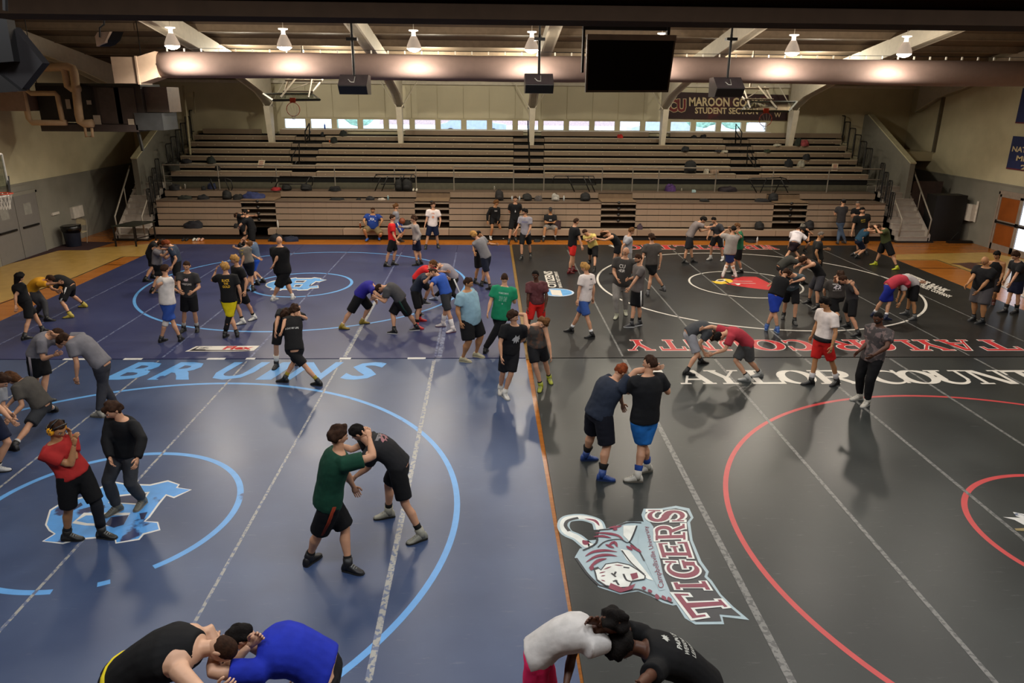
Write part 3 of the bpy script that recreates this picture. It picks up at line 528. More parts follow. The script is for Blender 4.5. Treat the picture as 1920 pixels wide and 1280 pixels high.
b = MB(); b.box((BX0, 31.0, 1.70), (BX1, 31.85, 1.74)); tag(b.build('walkway', M_deck), 'cross walkway between the lower and upper bleachers', 'walkway')
# upper rows
up = empty('upper_bleachers', (1.5, 31.8, 1.74), 'upper bank of long fixed bleacher rows under the windows', 'bleachers')
def rowz(k): return 2.72+.262*k
segpx = {-1: [317, 542, 590, 800, 963, 1020, 1384, 1432, 1640], 0: [334, 545, 590, 963, 1020, 1372, 1432, 1632], 1: [342, 541, 592, 963, 1020, 1371, 1425, 1617], 2: [352, 543, 597, 963, 1020, 1364, 1418, 1608], 3: [363, 548, 605, 963, 1020, 1359, 1410, 1598], 4: [371, 556, 612, 962, 1020, 1353, 1402, 1588]}
for k in range(-1, 5):
    Y = 32.4+.6*k; z = rowz(k); xs = [yp(x, 290, Y)[0] for x in segpx[k]]; xs[0] = BX0; xs[-1] = BX1
    for i, (a, c) in enumerate(zip(xs[:-1], xs[1:])):
        aisle = (c-a) < 1.7
        b = MB(); dz = .03 if aisle else 0
        b.box((a+.01-1.5, Y-31.8, z-.19-1.74), (c-.01-1.5, Y-31.8+.30, z-.025-dz-1.74)); o = b.build('seat_board', M_seat2 if (k > 0) else M_seat, up)
        if not aisle: b = MB(); b.box((a+.01-1.5, Y-31.81, z-.025-1.74), (c-.01-1.5, Y-31.8+.30, z-1.74)); b.build('seat_edge', M_edge, o)
        o2 = MB(); nn = int((c-a)/.75)
        for q in range(nn): xq = a+(q+.5)*(c-a)/max(1, nn)-1.5; o2.box((xq-.02, Y-31.815, z-.13-1.74), (xq+.02, Y-31.80, z-.10-1.74))
        if nn: o2.build('bolt_plate', M_edge, o)
    b = MB(); b.box((BX0-1.5, Y-31.8+.32, z-.30-1.74), (BX1-1.5, Y-31.8+.62, z-.27-1.74)); b.build('foot_board', M_deck, up)
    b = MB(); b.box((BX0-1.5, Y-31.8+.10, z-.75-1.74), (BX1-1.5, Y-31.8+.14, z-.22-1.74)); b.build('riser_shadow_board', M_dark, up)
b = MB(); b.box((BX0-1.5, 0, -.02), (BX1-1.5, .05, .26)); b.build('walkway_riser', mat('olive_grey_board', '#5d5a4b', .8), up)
b = MB(); b.box((BX0-1.5, .05, -.02), (BX1-1.5, .10, .62)); b.build('gap_shade_board', M_dark, up)  # near-black sheet paints in the shade of the gap below the seats
for a, c in ((381, 490), (525, 651), (760, 981), (1015, 1216), (1257, 1478), (1490, 1578)):
    xa, xc = yp(a, 247, 35.35)[0], yp(c, 247, 35.35)[0]; b = MB(); b.box((xa-1.5, 35.3-31.8, rowz(5)-.21-1.74), (xc-1.5, 35.4-31.8, rowz(5)+.0-1.74)); b.build('back_board', M_seat2, up)
b = MB()
for (a, c) in ((BX0, BX1),): b.box((a-1.5, 35.42-31.8, -1.7), (c-1.5, 35.5-31.8, rowz(5)-.2-1.74))
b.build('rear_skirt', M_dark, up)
# railings (pipe)
M_rail = mat('grey_pipe', '#8f877b', .45, metal=.2)
def railing(px_posts, lab):
    Y = 31.35; xs = [yp(x, 335, Y)[0] for x in px_posts]; root = empty('guard_rail', (xs[0], Y, 1.74), lab, 'railing', 'grey pipe guard rails along the walkway')
    zt = 2.74
    b = MB(); b.tube([(0, 0, zt-1.74), (xs[-1]-xs[0], 0, zt-1.74)], .028, 8); b.build('top_rail', M_rail, root)
    b = MB(); b.tube([(0, 0, .55), (xs[-1]-xs[0], 0, .55)], .02, 8); b.build('mid_rail', M_rail, root)
    for x in xs: b = MB(); b.tube([(x-xs[0], 0, 0), (x-xs[0], 0, zt-1.74)], .024, 8); b.build('post', M_rail, root)
railing([308, 410, 519, 628, 740, 780], 'left grey pipe guard rail along the walkway'); railing([851, 963, 1020, 1129], 'middle grey pipe guard rail along the walkway'); railing([1186, 1235, 1342, 1449, 1553, 1656], 'right grey pipe guard rail along the walkway')
def end_guard(X, Y, z, lab, h=1.05, l=.55):
    root = empty('end_guard', (X, Y, z), lab, 'railing', 'black end guards stepping up the bleacher sides'); b = MB()
    b.tube([(0, 0, 0), (0, 0, h-.05), (0, .05, h), (0, l-.05, h), (0, l, h-.05), (0, l, 0)], .026, 6); b.build('frame', M_black, root)
    b = MB(); [b.tube([(0, y, .1), (0, y, h-.02)], .007, 5) for y in np.linspace(.1, l-.1, 4)]; b.tube([(0, 0, .12), (0, l, .12)], .014, 5); b.build('infill_bars', M_black, root)
for side, X in (('left', BX0-.25), ('right', BX1+.25)):
    for k in range(0, 6): end_guard(X, 32.3+.6*k, rowz(k)-.25, '%s end guard frame, %s from the walkway upwards' % (side, ['first', 'second', 'third', 'fourth', 'fifth', 'topmost'][k]))
    for j, (Y, z, h, l) in enumerate(((31.1, 1.74, 1.25, .35), (30.7, 1.45, 1.2, .32), (30.3, 1.2, 1.15, .3), (29.95, .8, 1.1, .28))): end_guard(X+(.02 if side == 'right' else -.02), Y, z, '%s end guard of the closed lower bleachers, %s from the top' % (side, ['first', 'second', 'third', 'fourth'][j]), h, l)
def tubes_px(name, lab, cat, strokes, Y, r=.02, m=M_black, grp=None, part='tube'):
    P0 = yp(strokes[0][0][0], strokes[0][0][1], Y); root = empty(name, P0, lab, cat, grp)
    for st in strokes:
        b = MB(); b.tube([yp(p[0], p[1], p[2] if len(p) > 2 else Y)-P0 for p in st], r, 6); b.build(part, m, root, True)
    return root
G = 'removable black handrail frames lying on the walkway'
tubes_px('handrail_frame', 'black handrail frame on the walkway near the left end', 'handrail', [[(404, 362), (393, 338), (390, 333), (424, 334), (433, 338), (436, 350), (433, 362)], [(394, 333), (404, 362)], [(421, 334), (432, 362)]], 31.15, .022, grp=G)
tubes_px('handrail_frame', 'black handrail frame on the walkway left of the two black backpacks', 'handrail', [[(511, 360), (524, 334), (514, 334), (509, 343)], [(524, 331), (584, 331), (588, 334), (585, 348)], [(566, 358), (580, 333)], [(524, 345), (572, 345)], [(513, 333), (524, 332)]], 31.15, .022, grp=G)
tubes_px('handrail_frame', 'black handrail frame beside the tall black backpacks on the walkway', 'handrail', [[(702, 360), (714, 332), (705, 328), (698, 338)], [(704, 327), (776, 327), (779, 331), (776, 342)], [(715, 360), (727, 330)], [(752, 342), (758, 328)], [(764, 345), (772, 328)], [(714, 345), (742, 345)], [(746, 347), (752, 330)]], 31.15, .022, grp=G)
tubes_px('handrail_frame', 'black handrail frame on the walkway right of the middle rail', 'handrail', [[(1078, 361), (1064, 330), (1041, 330), (1036, 336), (1038, 344)], [(1094, 330), (1113, 330), (1117, 345)], [(1106, 361), (1094, 331)], [(1116, 361), (1103, 331)], [(1060, 330), (1095, 330)], [(1070, 346), (1118, 346)]], 31.15, .022, grp=G)
tubes_px('handrail_frame', 'black handrail frame tangle on the walkway near the right end', 'handrail', [[(1421, 365), (1404, 335), (1411, 334), (1430, 334), (1438, 334), (1423, 366)], [(1450, 366), (1466, 334), (1462, 332), (1474, 335), (1479, 342)], [(1465, 337), (1480, 366)], [(1408, 350), (1478, 350)], [(1430, 334), (1466, 333)]], 31.15, .022, grp=G)
tubes_px('aisle_handrail', 'black aisle handrail in the left upper aisle below the leftmost windows', 'handrail', [[(580, 265), (580, 231), (572, 246), (573, 279)], [(572, 246), (580, 231)], [(575, 262), (582, 246)]], 34.3, .03)
tubes_px('aisle_handrail', 'lower black aisle handrail in the left upper aisle', 'handrail', [[(561, 308), (561, 268), (547, 296), (549, 334)], [(547, 296), (547, 318), (556, 302)]], 32.6, .03)
tubes_px('aisle_handrail', 'upper black aisle handrail in the middle upper aisle', 'handrail', [[(991, 278), (990, 226), (990, 240)]], 34.5, .03)
tubes_px('aisle_handrail', 'lower black aisle handrail in the middle upper aisle', 'handrail', [[(993, 336), (992, 266), (992, 300)]], 32.4, .032)
tubes_px('aisle_handrail', 'black aisle handrail in the right upper aisle under the banner', 'handrail', [[(1379, 270), (1380, 232), (1391, 248), (1387, 285)], [(1379, 245), (1390, 263)]], 34.3, .03)
tubes_px('aisle_handrail', 'lower black aisle handrail in the right upper aisle', 'handrail', [[(1400, 312), (1402, 273), (1417, 303), (1414, 343)], [(1402, 290), (1418, 320)]], 32.6, .03)
# ================================================================== STAIRS
def stairs(x0, x1, lab, flip):
    root = empty('stairs', ((x0+x1)/2, 29.3, FZ), lab, 'stairs', 'concrete stairs at the bleacher ends'); h = (x1-x0)/2; M_st = mat('stair_grey', '#a3998f', .8, var=.06)
    for k in range(9):
        b = MB(); b.box((-h, .27*k, 0), (h, .27*(k+1)+.3, .225*(k+1))); b.box((-h-.01, .27*k-.02, .225*(k+1)-.03), (h+.01, .27*k+.28, .225*(k+1)+.004)); b.build('step', M_st, root)
    b = MB(); b.box((-h-.15, -.12, 0), (h+.15, 2.6, .06)); b.build('base_plinth', M_black, root)
    b = MB(); b.hexa([(-flip*h-.05, 0, 0), (-flip*h+.05, 0, 0), (-flip*h+.05, 2.5, 0), (-flip*h-.05, 2.5, 0)], [(-flip*h-.05, 0, .3), (-flip*h+.05, 0, .3), (-flip*h+.05, 2.5, 2.1), (-flip*h-.05, 2.5, 2.1)]); b.build('side_string', M_st, root)
    for s_ in (-1, 1):
        b = MB(); x = s_*(h-.04); b.tube([(x, .05, .2), (x, .0, .95), (x, 1.9, 2.75 if s_*flip < 0 else 2.6)], .032, 8); b.tube([(x, 1.1, 1.1), (x, 1.1, 1.98)], .022, 6); b.build('handrail', M_rail, root, True)
stairs(-14.85, -13.72, 'grey stairs with pipe handrails at the left end of the bleachers', 1); stairs(16.95, 18.25, 'grey stairs with pipe handrails at the right end of the bleachers', -1)
M_par = mat('parapet_grey', '#77746a', .8, var=.05, bump=.1, bscale=6)
for X, nm in ((-14.62, 'wall_stair_left'), (17.9, 'wall_stair_right')):
    b = MB(); b.prism([(X, 31, FZ), (X, 31, 3.0), (X, 35.2, 4.88), (X, 35.6, 4.88), (X, 35.6, FZ)], (.22, 0, 0)); o = struct(b.build(nm, M_par))
    b = MB(); b.hexa([(X-.02, 30.98, 3.0), (X+.24, 30.98, 3.0), (X+.24, 35.2, 4.88), (X-.02, 35.2, 4.88)], [(X-.02, 30.98, 3.05), (X+.24, 30.98, 3.05), (X+.24, 35.2, 4.93), (X-.02, 35.2, 4.93)]); b.build('cap', mat('cream_cap', '#c2bb9a', .6), o)
# landing filling between stair top and walkway
for a, c in ((-14.6, BX0), (BX1, 17.9)):
    b = MB(); b.box((a, 31.75, FZ), (c, 35.5, 1.98)); struct(b.build('trim_landing', M_par))
# ================================================================== DUCTS, LAMPS, SPEAKERS
M_duct = mat('fabric_duct', '#85716a', .75, var=.04, bump=.12, bscale=3)
DY, DZc, DR = 24.35, 6.38, .385
dx0 = yp(301, 130, DY)[0]; root = empty('air_duct', (dx0, DY, DZc), 'long round pinkish grey fabric air duct hanging across the hall', 'duct')
xs = np.arange(0, 20.0-dx0, .55); n = len(xs); rr = [DR*(1+.012*math.sin(i*1.7)+.01*math.sin(i*.6)) for i in range(n)]
b = MB(); b.tube([(x, 0, .03*math.sin(x*.45)*.6) for x in xs], rr, 24, side=(0, 0, 1)); b.build('tube', M_duct, root, True)
b = MB(); b.tube([(0, 0, DR+.1), (xs[-1], 0, DR+.1)], .008, 5); b.build('support_cable', M_black, root)
cm = MB(); cm.box((-.02, -.02, 0), (.02, .02, .09)); cm = cm.mesh('clip', mat('bright_clip', '#e0dccf', .4))
for x in np.arange(.3, xs[-1], .52): inst('clip', cm, root, (x, -.05, DR-.0))
M_sheet = mat('sheet_metal', '#9a8b7c', .5, metal=.1, var=.05)
P = lambda x, y, Y: yp(x, y, Y)
b = MB(); A, B_ = yp(222, 108, DY), yp(275, 157, DY); C_ = yp(296, 157, DY)
b.box((A[0], DY-.5, B_[2]), (B_[0], DY+.3, A[2])); b.hexa([(B_[0], DY-.5, B_[2]), (B_[0], DY+.3, B_[2]), (B_[0], DY+.3, A[2]), (B_[0], DY-.5, A[2])], [(dx0+.05, DY-.38, DZc-.37), (dx0+.05, DY+.35, DZc-.37), (dx0+.05, DY+.35, DZc+.37), (dx0+.05, DY-.38, DZc+.37)]); b.box((B_[0]-.02, DY-.54, B_[2]-.03), (B_[0]+.03, DY+.34, A[2]+.03))
tag(b.build('duct_transition', mat('warm_sheet_metal', '#b39c88', .5, var=.05)), 'square to round sheet metal transition at the left end of the duct', 'duct')
# high bay lamps
M_lh = mat('lamp_reflector', '#b8a89c', .35, metal=.1, emit='#ffe6cc', es=.35); M_lens = mat('lamp_lens', '#ffffff', .4, emit='#fff2e0', es=20); M_lw_ = mat('lamp_collar', '#e8e4dc', .5, emit='#fff2e0', es=1.6)
lampn = ['leftmost high bay lamp near the left frame', 'second high bay lamp from the left', 'third high bay lamp from the left', 'fourth high bay lamp, beside the middle hanging speaker', 'high bay lamp behind the hanging screen', 'high bay lamp right of the right hanging speaker', 'rightmost high bay lamp over the far right mat']
for x, lb in zip(LAMP_X, lampn):
    root = empty('high_bay_lamp', (x, LAMP_Y, LAMP_Z), lb, 'lamp', 'high bay lamps in a row before the duct')
    b = MB(); b.tube([(0, 0, .0), (0, 0, .08), (0, 0, .20), (0, 0, .34)], [.215, .205, .155, .085], 20, side=(1, 0, 0), caps=False); o = b.build('reflector', M_lh, root, True)
    b = MB(); b.tube([(0, 0, .34), (0, 0, .37), (0, 0, .46), (0, 0, .48), (0, 0, .51)], [.07, .06, .06, .14, .14], 14, side=(1, 0, 0)); b.build('ballast_collar', M_lw_, root, True)
    b = MB(); b.tube([(0, 0, .51), (0, 0, cz(LAMP_Y)-LAMP_Z)], .012, 6); b.build('hanger', M_white, root)
    b = MB(); b.tube([(0, 0, .03), (0, 0, -.02), (0, 0, -.07), (0, 0, -.10)], [.21, .20, .13, .03], 20, side=(1, 0, 0)); b.build('lens', M_lens, root, True)
# hanging speakers on poles
M_sg = mat('speaker_top', '#3b3436', .3); M_hook = mat('bright_hook', '#c8c8c0', .3, metal=.5)
for (xc, yt, lb) in ((660, 0, 'left hanging black speaker box on a ceiling pole'), (1012, -2, 'middle hanging black speaker box on a ceiling pole'), (1371, 5, 'right hanging black speaker box on a ceiling pole')):
    Y = 20.; c = yp(xc, 160+yt, Y); root = empty('hanging_speaker', c, lb, 'speaker', 'black speaker boxes hanging from poles'); hw = 24/FPX*(Y+1)
    zt = yp(xc, 139+yt, Y)[2]-c[2]; zb = yp(xc, 177+yt, Y)[2]-c[2]
    b = MB(); b.prism([(-hw, 0, 0), (-hw, .42, zt), (-hw, .8, zt-.02), (-hw, .75, zb), (-hw, .18, zb)], (2*hw, 0, 0)); b.build('cabinet', M_sg, root)
    b = MB(); b.prism([(-hw+.01, -.012, -.02), (-hw+.01, -.004, -.005), (-hw+.01, .19, zb-.0), (-hw+.01, .165, zb)], (2*hw-.02, 0, 0)); b.build('grille', M_black, root)
    b = MB(); b.tube([(0, .4, zt-.02), (0, .4, yp(xc, 70, Y)[2]-c[2]+.1)], .035, 8); b.box((-.14, .3, yp(xc, 74, Y)[2]-c[2]), (.14, .5, yp(xc, 70, Y)[2]-c[2]+.02)); b.tube([(0, .4, .9), (0, .4, cz(Y)-c[2])], .03, 6); b.build('pole', M_black, root)
    b = MB(); b.tube([(-.12, .16, zt*.55), (-.05, .12, zt*.3), (.03, .12, zt*.28), (.04, .28, zt*.8)], .012, 6); b.build('hook', M_hook, root, True)
# hanging screen
Y = 10.2; Q = [yp(1098, 173, Y+.12), yp(1253, 173, Y+.12), yp(1268, 69, Y-.05), yp(1101, 73, Y-.05)]; o0 = Q[0]
root = empty('hanging_screen', o0, 'large black flat screen hanging from the ceiling on a bracket', 'screen'); d = np.array([0, .09, .0])
b = MB(); b.hexa([Q[0]-o0, Q[1]-o0, Q[1]-o0+d, Q[0]-o0+d], [Q[3]-o0, Q[2]-o0, Q[2]-o0+d, Q[3]-o0+d]); b.build('casing', mat('screen_case', '#2a2725', .35), root)
e = np.array([0, -.004, 0]); ix = lambda u, v: (Q[0]*(1-u)+Q[1]*u)*(1-v)+(Q[3]*(1-u)+Q[2]*u)*v
b = MB(); b.hexa([ix(.02, .04)-o0, ix(.98, .04)-o0, ix(.98, .04)-o0+d*.1, ix(.02, .04)-o0+d*.1], [ix(.02, .97)-o0+e, ix(.98, .97)-o0+e, ix(.98, .97)-o0+d*.1, ix(.02, .97)-o0+d*.1]); b.v = [(x, y-.006, z) for x, y, z in b.v]; b.build('glass', mat('dark_screen', '#030303', .45, spec=.08), root)
b = MB(); b.box(ix(.0, .985)-o0-np.array([0, .02, 0]), ix(1, 1.0)-o0+np.array([0, .1, .02])); b.build('top_edge', mat('pale_top', '#8b7f70', .7), root)  # top edge paler than the casing
b = MB(); b.ell(ix(.48, .03)-o0-np.array([0, .012, 0]), (.04, .01, .012)); b.build('badge', mat('badge_grey', '#2c2c2e', .3), root)
zt = yp(1096, 44, Y+.4)[2]; b = MB(); xa, xc = yp(1094, 50, Y+.4)[0], yp(1258, 50, Y+.4)[0]; b.box((xa-o0[0], .35, zt-.07-o0[2]), (xc-o0[0], .42, zt-o0[2])); b.box((xa-o0[0], .3, zt-.62-o0[2]), (xa+.03-o0[0], .4, zt-o0[2])); b.box((xc-.04-o0[0], .3, zt-.3-o0[2]), (xc-o0[0], .4, zt-o0[2]))
for x in (xa+.2, xc-.2): b.tube([(x-o0[0], .38, zt-o0[2]), (x-o0[0], .38, cz(Y)-o0[2])], .02, 6)
b.build('bracket', M_black, root)
# left corner loudspeaker cluster (near)
Y = 6.2; pts = [(24, 50), (80, 118), (40, 168), (-10, 135), (-20, 80)]; o0 = yp(24, 50, Y)
root = empty('loudspeaker', o0, 'big tilted grey loudspeaker hanging at the upper left corner', 'speaker')
b = MB(); b.prism([yp(*p, Y)-o0 for p in pts], (0, .10, .0)); b.build('cabinet', mat('grey_cabinet', '#171516', .7, spec=.2), root)
b = MB(); b.prism([yp(*p, Y-.05)-o0 for p in [(-30, 140), (0, 140), (38, 170), (-30, 175)]], (0, .1, 0)); b.prism([yp(*p, Y-.08)-o0 for p in [(-40, 30), (12, 36), (26, 115), (-40, 120)]], (0, .1, 0)); b.build('grille', M_black, root)
b = MB(); b.tube([yp(10, 20, Y)-o0, yp(8, -80, Y)-o0], .02, 6); b.build('hanger', M_black, root)
# small white-sided speaker
Y = 17.; o0 = yp(180, 55, Y); root = empty('wedge_speaker', o0, 'curved speaker with pale side panel hanging at the upper left', 'speaker')
side_ = [(183, 60), (178, 68), (181, 87), (196, 80), (206, 59)]; b = MB(); b.prism([yp(*p, Y)-o0 for p in side_], (.06, .05, 0)); b.build('side_panel', mat('pale_side', '#d8b898', .6), root)
b = MB(); b.prism([yp(*p, Y+.02)-o0 for p in [(183, 60), (181, 87), (190, 84), (200, 75), (206, 59)]], (.26, .06, -.0)); b.build('grille', M_black, root)
b = MB(); b.tube([yp(187, 70, Y-.04)-o0, yp(187, 52, Y-.04)-o0, yp(195, 46, Y)-o0, yp(196, 20, Y)-o0], .02, 6); b.build('bracket', M_black, root)
# HVAC unit with insulated pipes, left
M_hv = mat('brown_hvac', '#3c3230', .6, var=.08); M_hv2 = mat('dark_hvac', '#241f1e', .6); M_pipe = mat('insulated_pipe', '#b99b78', .7, var=.08); Yh = 26.
o0 = yp(72, 243, Yh); root = empty('air_handler', o0, 'brown suspended air handler with insulated pipes on the left wall side', 'air handler')
def hbox(x0, y0, x1, y1, Y, dep, m, name):
    a = yp(x0, y1, Y)-o0; c = yp(x1, y0, Y)-o0; b = MB(); b.box((a[0], Y-Yh, a[2]), (c[0], Y-Yh+dep, c[2])); return b.build(name, m, root)
hbox(78, 160, 184, 228, Yh, 1.2, M_hv2, 'cabinet'); p_ = hbox(186, 158, 262, 235, Yh-.05, 1.2, M_hv, 'cabinet'); hbox(192, 164, 221, 232, Yh-.08, .04, mat('hvac_door', '#463a37', .5), 'access_door'); hbox(223, 164, 250, 232, Yh-.08, .04, mat('hvac_door', '#463a37', .5), 'access_door')
hbox(78, 234, 258, 246, Yh-.2, 1.4, M_hv, 'base_frame'); hbox(256, 212, 303, 244, Yh-.2, 1.2, mat('slate_metal', '#3e4042', .5), 'drain_box'); hbox(262, 163, 312, 210, Yh+.2, 1.0, mat('dusty_duct', '#6e5f55', .6), 'outlet_duct'); hbox(66, 157, 262, 160, Yh-.3, 1.5, M_black, 'top_rail')
for r_ in ((177, 216, 187, 234), (241, 223, 251, 234), (125, 186, 130, 204), (163, 188, 170, 196)): hbox(*r_, Yh-.12, .02, mat('paper_tag', '#b9ab98', .7), 'paper_label')
for r_ in ((0, 172, 42, 208),): hbox(*r_, 25.4, .8, mat('pink_duct', '#8a7060', .6), 'branch_duct')
def pipe(pts, r, Y=25.5): b = MB(); b.tube([yp(x, y, Y)-o0 for x, y in pts], r, 10); b.build('pipe', M_pipe, root, True)
pipe([(70, 127), (128, 125), (136, 128), (139, 137), (148, 215), (151, 228), (158, 232), (174, 231)], .13); pipe([(112, 126), (120, 130), (123, 140), (127, 162), (133, 166), (150, 166)], .11); pipe([(42, 160), (44, 175), (54, 222), (60, 230), (125, 230)], .09); pipe([(49, 148), (51, 170), (58, 175), (104, 175), (108, 180), (117, 224), (122, 229)], .08); pipe([(159, 238), (162, 256), (174, 256), (172, 240)], .045)
b = MB(); b.tube([yp(259, 247, Yh)-o0, yp(268, 283, Yh)-o0], .06, 6); b.build('hanger', M_black, root)
for hx in (0, 3.6): b = MB(); b.tube([(hx, .4, 1.5), (hx, .4, cz(26)-o0[2])], .015, 5); b.build('hanger_rod', M_black, root)
b = MB(); b.tube([yp(343, 160, 34), yp(350, 215, 34), yp(357, 290, 33.5)], .05, 8); b.tube([yp(363, 172, 35), yp(366, 212, 35)], .03, 6); tag(b.build('drain_pipe', mat('cream_pipe', '#b5ac8c', .5), None, True), 'cream vertical pipe beside the left end guards', 'pipe')
# ================================================================== BASKETBALL HOOPS
M_or = mat('orange_rim', '#c04020', .4); M_net = mat('white_net', '#d8d2c6', .8); M_bb = glassmat('backboard_glass', (.75, .8, .78), .25); M_bf = mat('backboard_frame', '#2b3530', .5)
def hoop_folded(cx, cy, pts, lab):
    Y = 27.6; c = yp(cx, cy, Y); root = empty('folded_hoop', c, lab, 'basketball hoop', 'ceiling hoops folded up under the duct'); r = .235
    th = np.linspace(0, 2*math.pi, 25); b = MB(); b.tube([(r*math.sin(t), -.02, r*math.cos(t)) for t in th], .012, 6, caps=False); b.build('rim', M_or, root, True)
    b = MB(); b.box((-.1, .0, r), (.1, .05, r+.16)); b.build('rim_plate', M_or, root)
    n0, n1, f1, f0 = [yp(x, y, Yv)-c for (x, y), Yv in zip(pts, (Y+.05, Y+.05, Y+1.15, Y+1.15))]
    b = MB(); b.hexa([n0, n1, f1, f0], [p+np.array([0, 0, .02]) for p in (n0, n1, f1, f0)]); b.build('backboard', M_bb, root)
    b = MB()
    for a_, c_ in ((n0, n1), (n1, f1), (f1, f0), (f0, n0)): b.tube([a_, c_], .04, 4)
    b.build('board_frame', M_bf, root)
    b = MB()
    for sx in (-.5, .5): b.tube([(sx, .9, f0[2]+.05), (sx*1.3, 2.2, f0[2]+.55)], .04, 6); b.tube([(sx, .3, n0[2]+.1), (sx*.6, 2.0, f0[2]+.6)], .03, 6)
    b.tube([(-.7, 1.9, f0[2]+.5), (.7, 1.9, f0[2]+.5)], .04, 6); b.tube([(-.55, .9, f0[2]+.1), (.55, .9, f0[2]+.1)], .03, 6); b.tube([(-.5, 1., f0[2]+.1), (.5, 2., f0[2]+.5)], .02, 6); b.tube([(0, 2, f0[2]+.5), (0, 2, cz(29.6)-c[2])], .05, 6); b.build('support_frame', mat('dull_support', '#8c8274', .6), root)
    b = MB(); rr_ = random.Random(3)
    for k in range(10): t = k*.63; b.tube([(r*math.sin(t), -.03, r*math.cos(t)), (r*.6*math.sin(t+.3), -.03, -.12+r*.5*math.cos(t)), (.05*math.sin(t*2), -.05, -.36)], .004, 4)
    b.build('net', M_net, root)
hoop_folded(550, 205, [(512, 188), (600, 187), (585, 176), (494, 176)], 'folded up basketball hoop near the left column')
hoop_folded(1435, 224, [(1390, 208), (1478, 209), (1494, 191), (1405, 191)], 'folded up basketball hoop in front of the maroon banner')
c = fl(-14, 363, 3.05); root = empty('side_hoop', c, 'side basketball hoop with white net at the left picture edge', 'basketball hoop'); th = np.linspace(0, 2*math.pi, 33)
b = MB(); b.tube([(.24+.235*math.cos(t), .235*math.sin(t), 0) for t in th], .014, 6, caps=False); b.build('rim', M_or, root, True)
b = MB()
for k in range(12):
    t = 2*math.pi*k/12
    for s_ in (-1, 1): b.tube([(.24+.225*math.cos(t), .225*math.sin(t), 0), (.24+.17*math.cos(t+s_*.26), .17*math.sin(t+s_*.26), -.15), (.24+.13*math.cos(t+s_*.52), .13*math.sin(t+s_*.52), -.28), (.24+.12*math.cos(t+s_*.78), .12*math.sin(t+s_*.78), -.4)], .006, 4)
b.build('net', M_net, root)
b = MB(); b.box((-.16, -.9, -.15), (-.12, .9, .92)); b.build('backboard', M_bb, root)
b = MB()
for p, q in (((-.14, -.9, -.15), (-.14, .9, -.15)), ((-.14, .9, -.15), (-.14, .9, .92)), ((-.14, .9, .92), (-.14, -.9, .92)), ((-.14, -.9, .92), (-.14, -.9, -.15))): b.tube([p, q], .035, 4)
b.build('board_frame', mat('white_frame', '#c9c4be', .5), root); b = MB(); b.tube([(-.14, .86, -.15), (-.14, .95, .35)], .05, 6); b.build('edge_pad', M_black, root)
b = MB(); b.box((-.14, -.12, -.02), (.02, .12, .14)); b.build('rim_plate', M_or, root)
b = MB(); b.tube([(-.2, 0, .3), (XL-c[0], 0, .6)], .06, 6); b.build('wall_arm', M_bf, root)
# ================================================================== DOORS, WALL ITEMS
XD = XL+.035; y1 = xp(84, 464, XD)[1]; y0 = xp(44, 477, XD)[1]; wd = y1-y0; M_door = mat('grey_door', '#716e6b', .55, var=.04)
fr = MB(); fr.box((XD, y0-wd-.12, FZ), (XD+.05, y0-wd, 2.2)); fr.box((XD, y1, FZ), (XD+.05, y1+.1, 2.2)); fr.box((XD, y0-wd-.12, 2.12), (XD+.05, y1+.1, 2.24)); fr = struct(fr.build('door_1', M_dado))
for i, (a, c_) in enumerate(((y0-wd, y0), (y0, y1))):
    b = MB(); b.box((XD+.005, a+.015, FZ+.01), (XD+.05, c_-.015, 2.12)); l = b.build('door_leaf', M_door, fr)
    b = MB(); b.box((XD+.05, a+wd*.35, 1.42), (XD+.056, a+wd*.68, 1.82)); b.build('window_pane', mat('wired_glass', '#8b8a84', .15), l)
    b = MB(); b.box((XD+.05, a+wd*.15, .98), (XD+.11, a+wd*.85, 1.04)); b.build('push_bar', M_black, l)
b = MB(); b.box((XR-.07, DRY0, FZ), (XR+.1, DRY0+.08, 2.2)); b.box((XR-.07, DRY1-.08, FZ), (XR+.1, DRY1, 2.2)); b.box((XR-.07, DRY0, 2.1), (XR+.1, DRY1, 2.25)); d2 = struct(b.build('door_2', mat('bronze_frame', '#8a7d72', .5)))
M_wood = mat('varnished_wood_door', '#8a4a1c', .35, var=.15, scale=2)
mid = (DRY0+DRY1)/2
for a, c_, m in ((mid, DRY1-.08, M_wood), (DRY0+.08, mid, glassmat('door_glass', (.95, .97, 1), .06))):
    f_ = MB(); f_.box((XR-.05, a, FZ), (XR+.0, a+.09, 2.1)); f_.box((XR-.05, c_-.09, FZ), (XR+.0, c_, 2.1)); f_.box((XR-.05, a, FZ), (XR, c_, .2)); f_.box((XR-.05, a, .98), (XR, c_, 1.12)); f_.box((XR-.05, a, 2.0), (XR, c_, 2.1)); l = f_.build('door_leaf', mat('bronze_frame', '#8a7d72', .5), d2)
    b = MB(); b.box((XR-.03, a+.09, .2), (XR-.015, c_-.09, .98)); b.box((XR-.03, a+.09, 1.12), (XR-.015, c_-.09, 2.0)); b.build('panel', m, l)
    b = MB(); b.box((XR-.12, a+.08, 1.02), (XR-.05, c_-.08, 1.08)); b.build('push_bar', M_black, l)
def wallbox(x0, y0, x1, y1, X, dep, m, name, lab, cat):
    a = xp(x0, y1, X); c = xp(x1, y0, X); s_ = 1 if X < 0 else -1
    b = MB(); b.box((X, a[1], a[2]), (X+s_*dep, c[1], c[2])); return tag(b.build(name, m), lab, cat)
M_wb = mat('white_box', '#c9c2b8', .5)
bx = wallbox(134, 384, 149, 410, XL+.03, .12, M_wb, 'wall_cabinet', 'white narrow cabinet on the grey left wall above the bin', 'cabinet')
bx = wallbox(96, 396, 108, 404, XL+.03, .06, M_wb, 'fire_alarm', 'small white and red fire alarm box on the left wall', 'alarm')
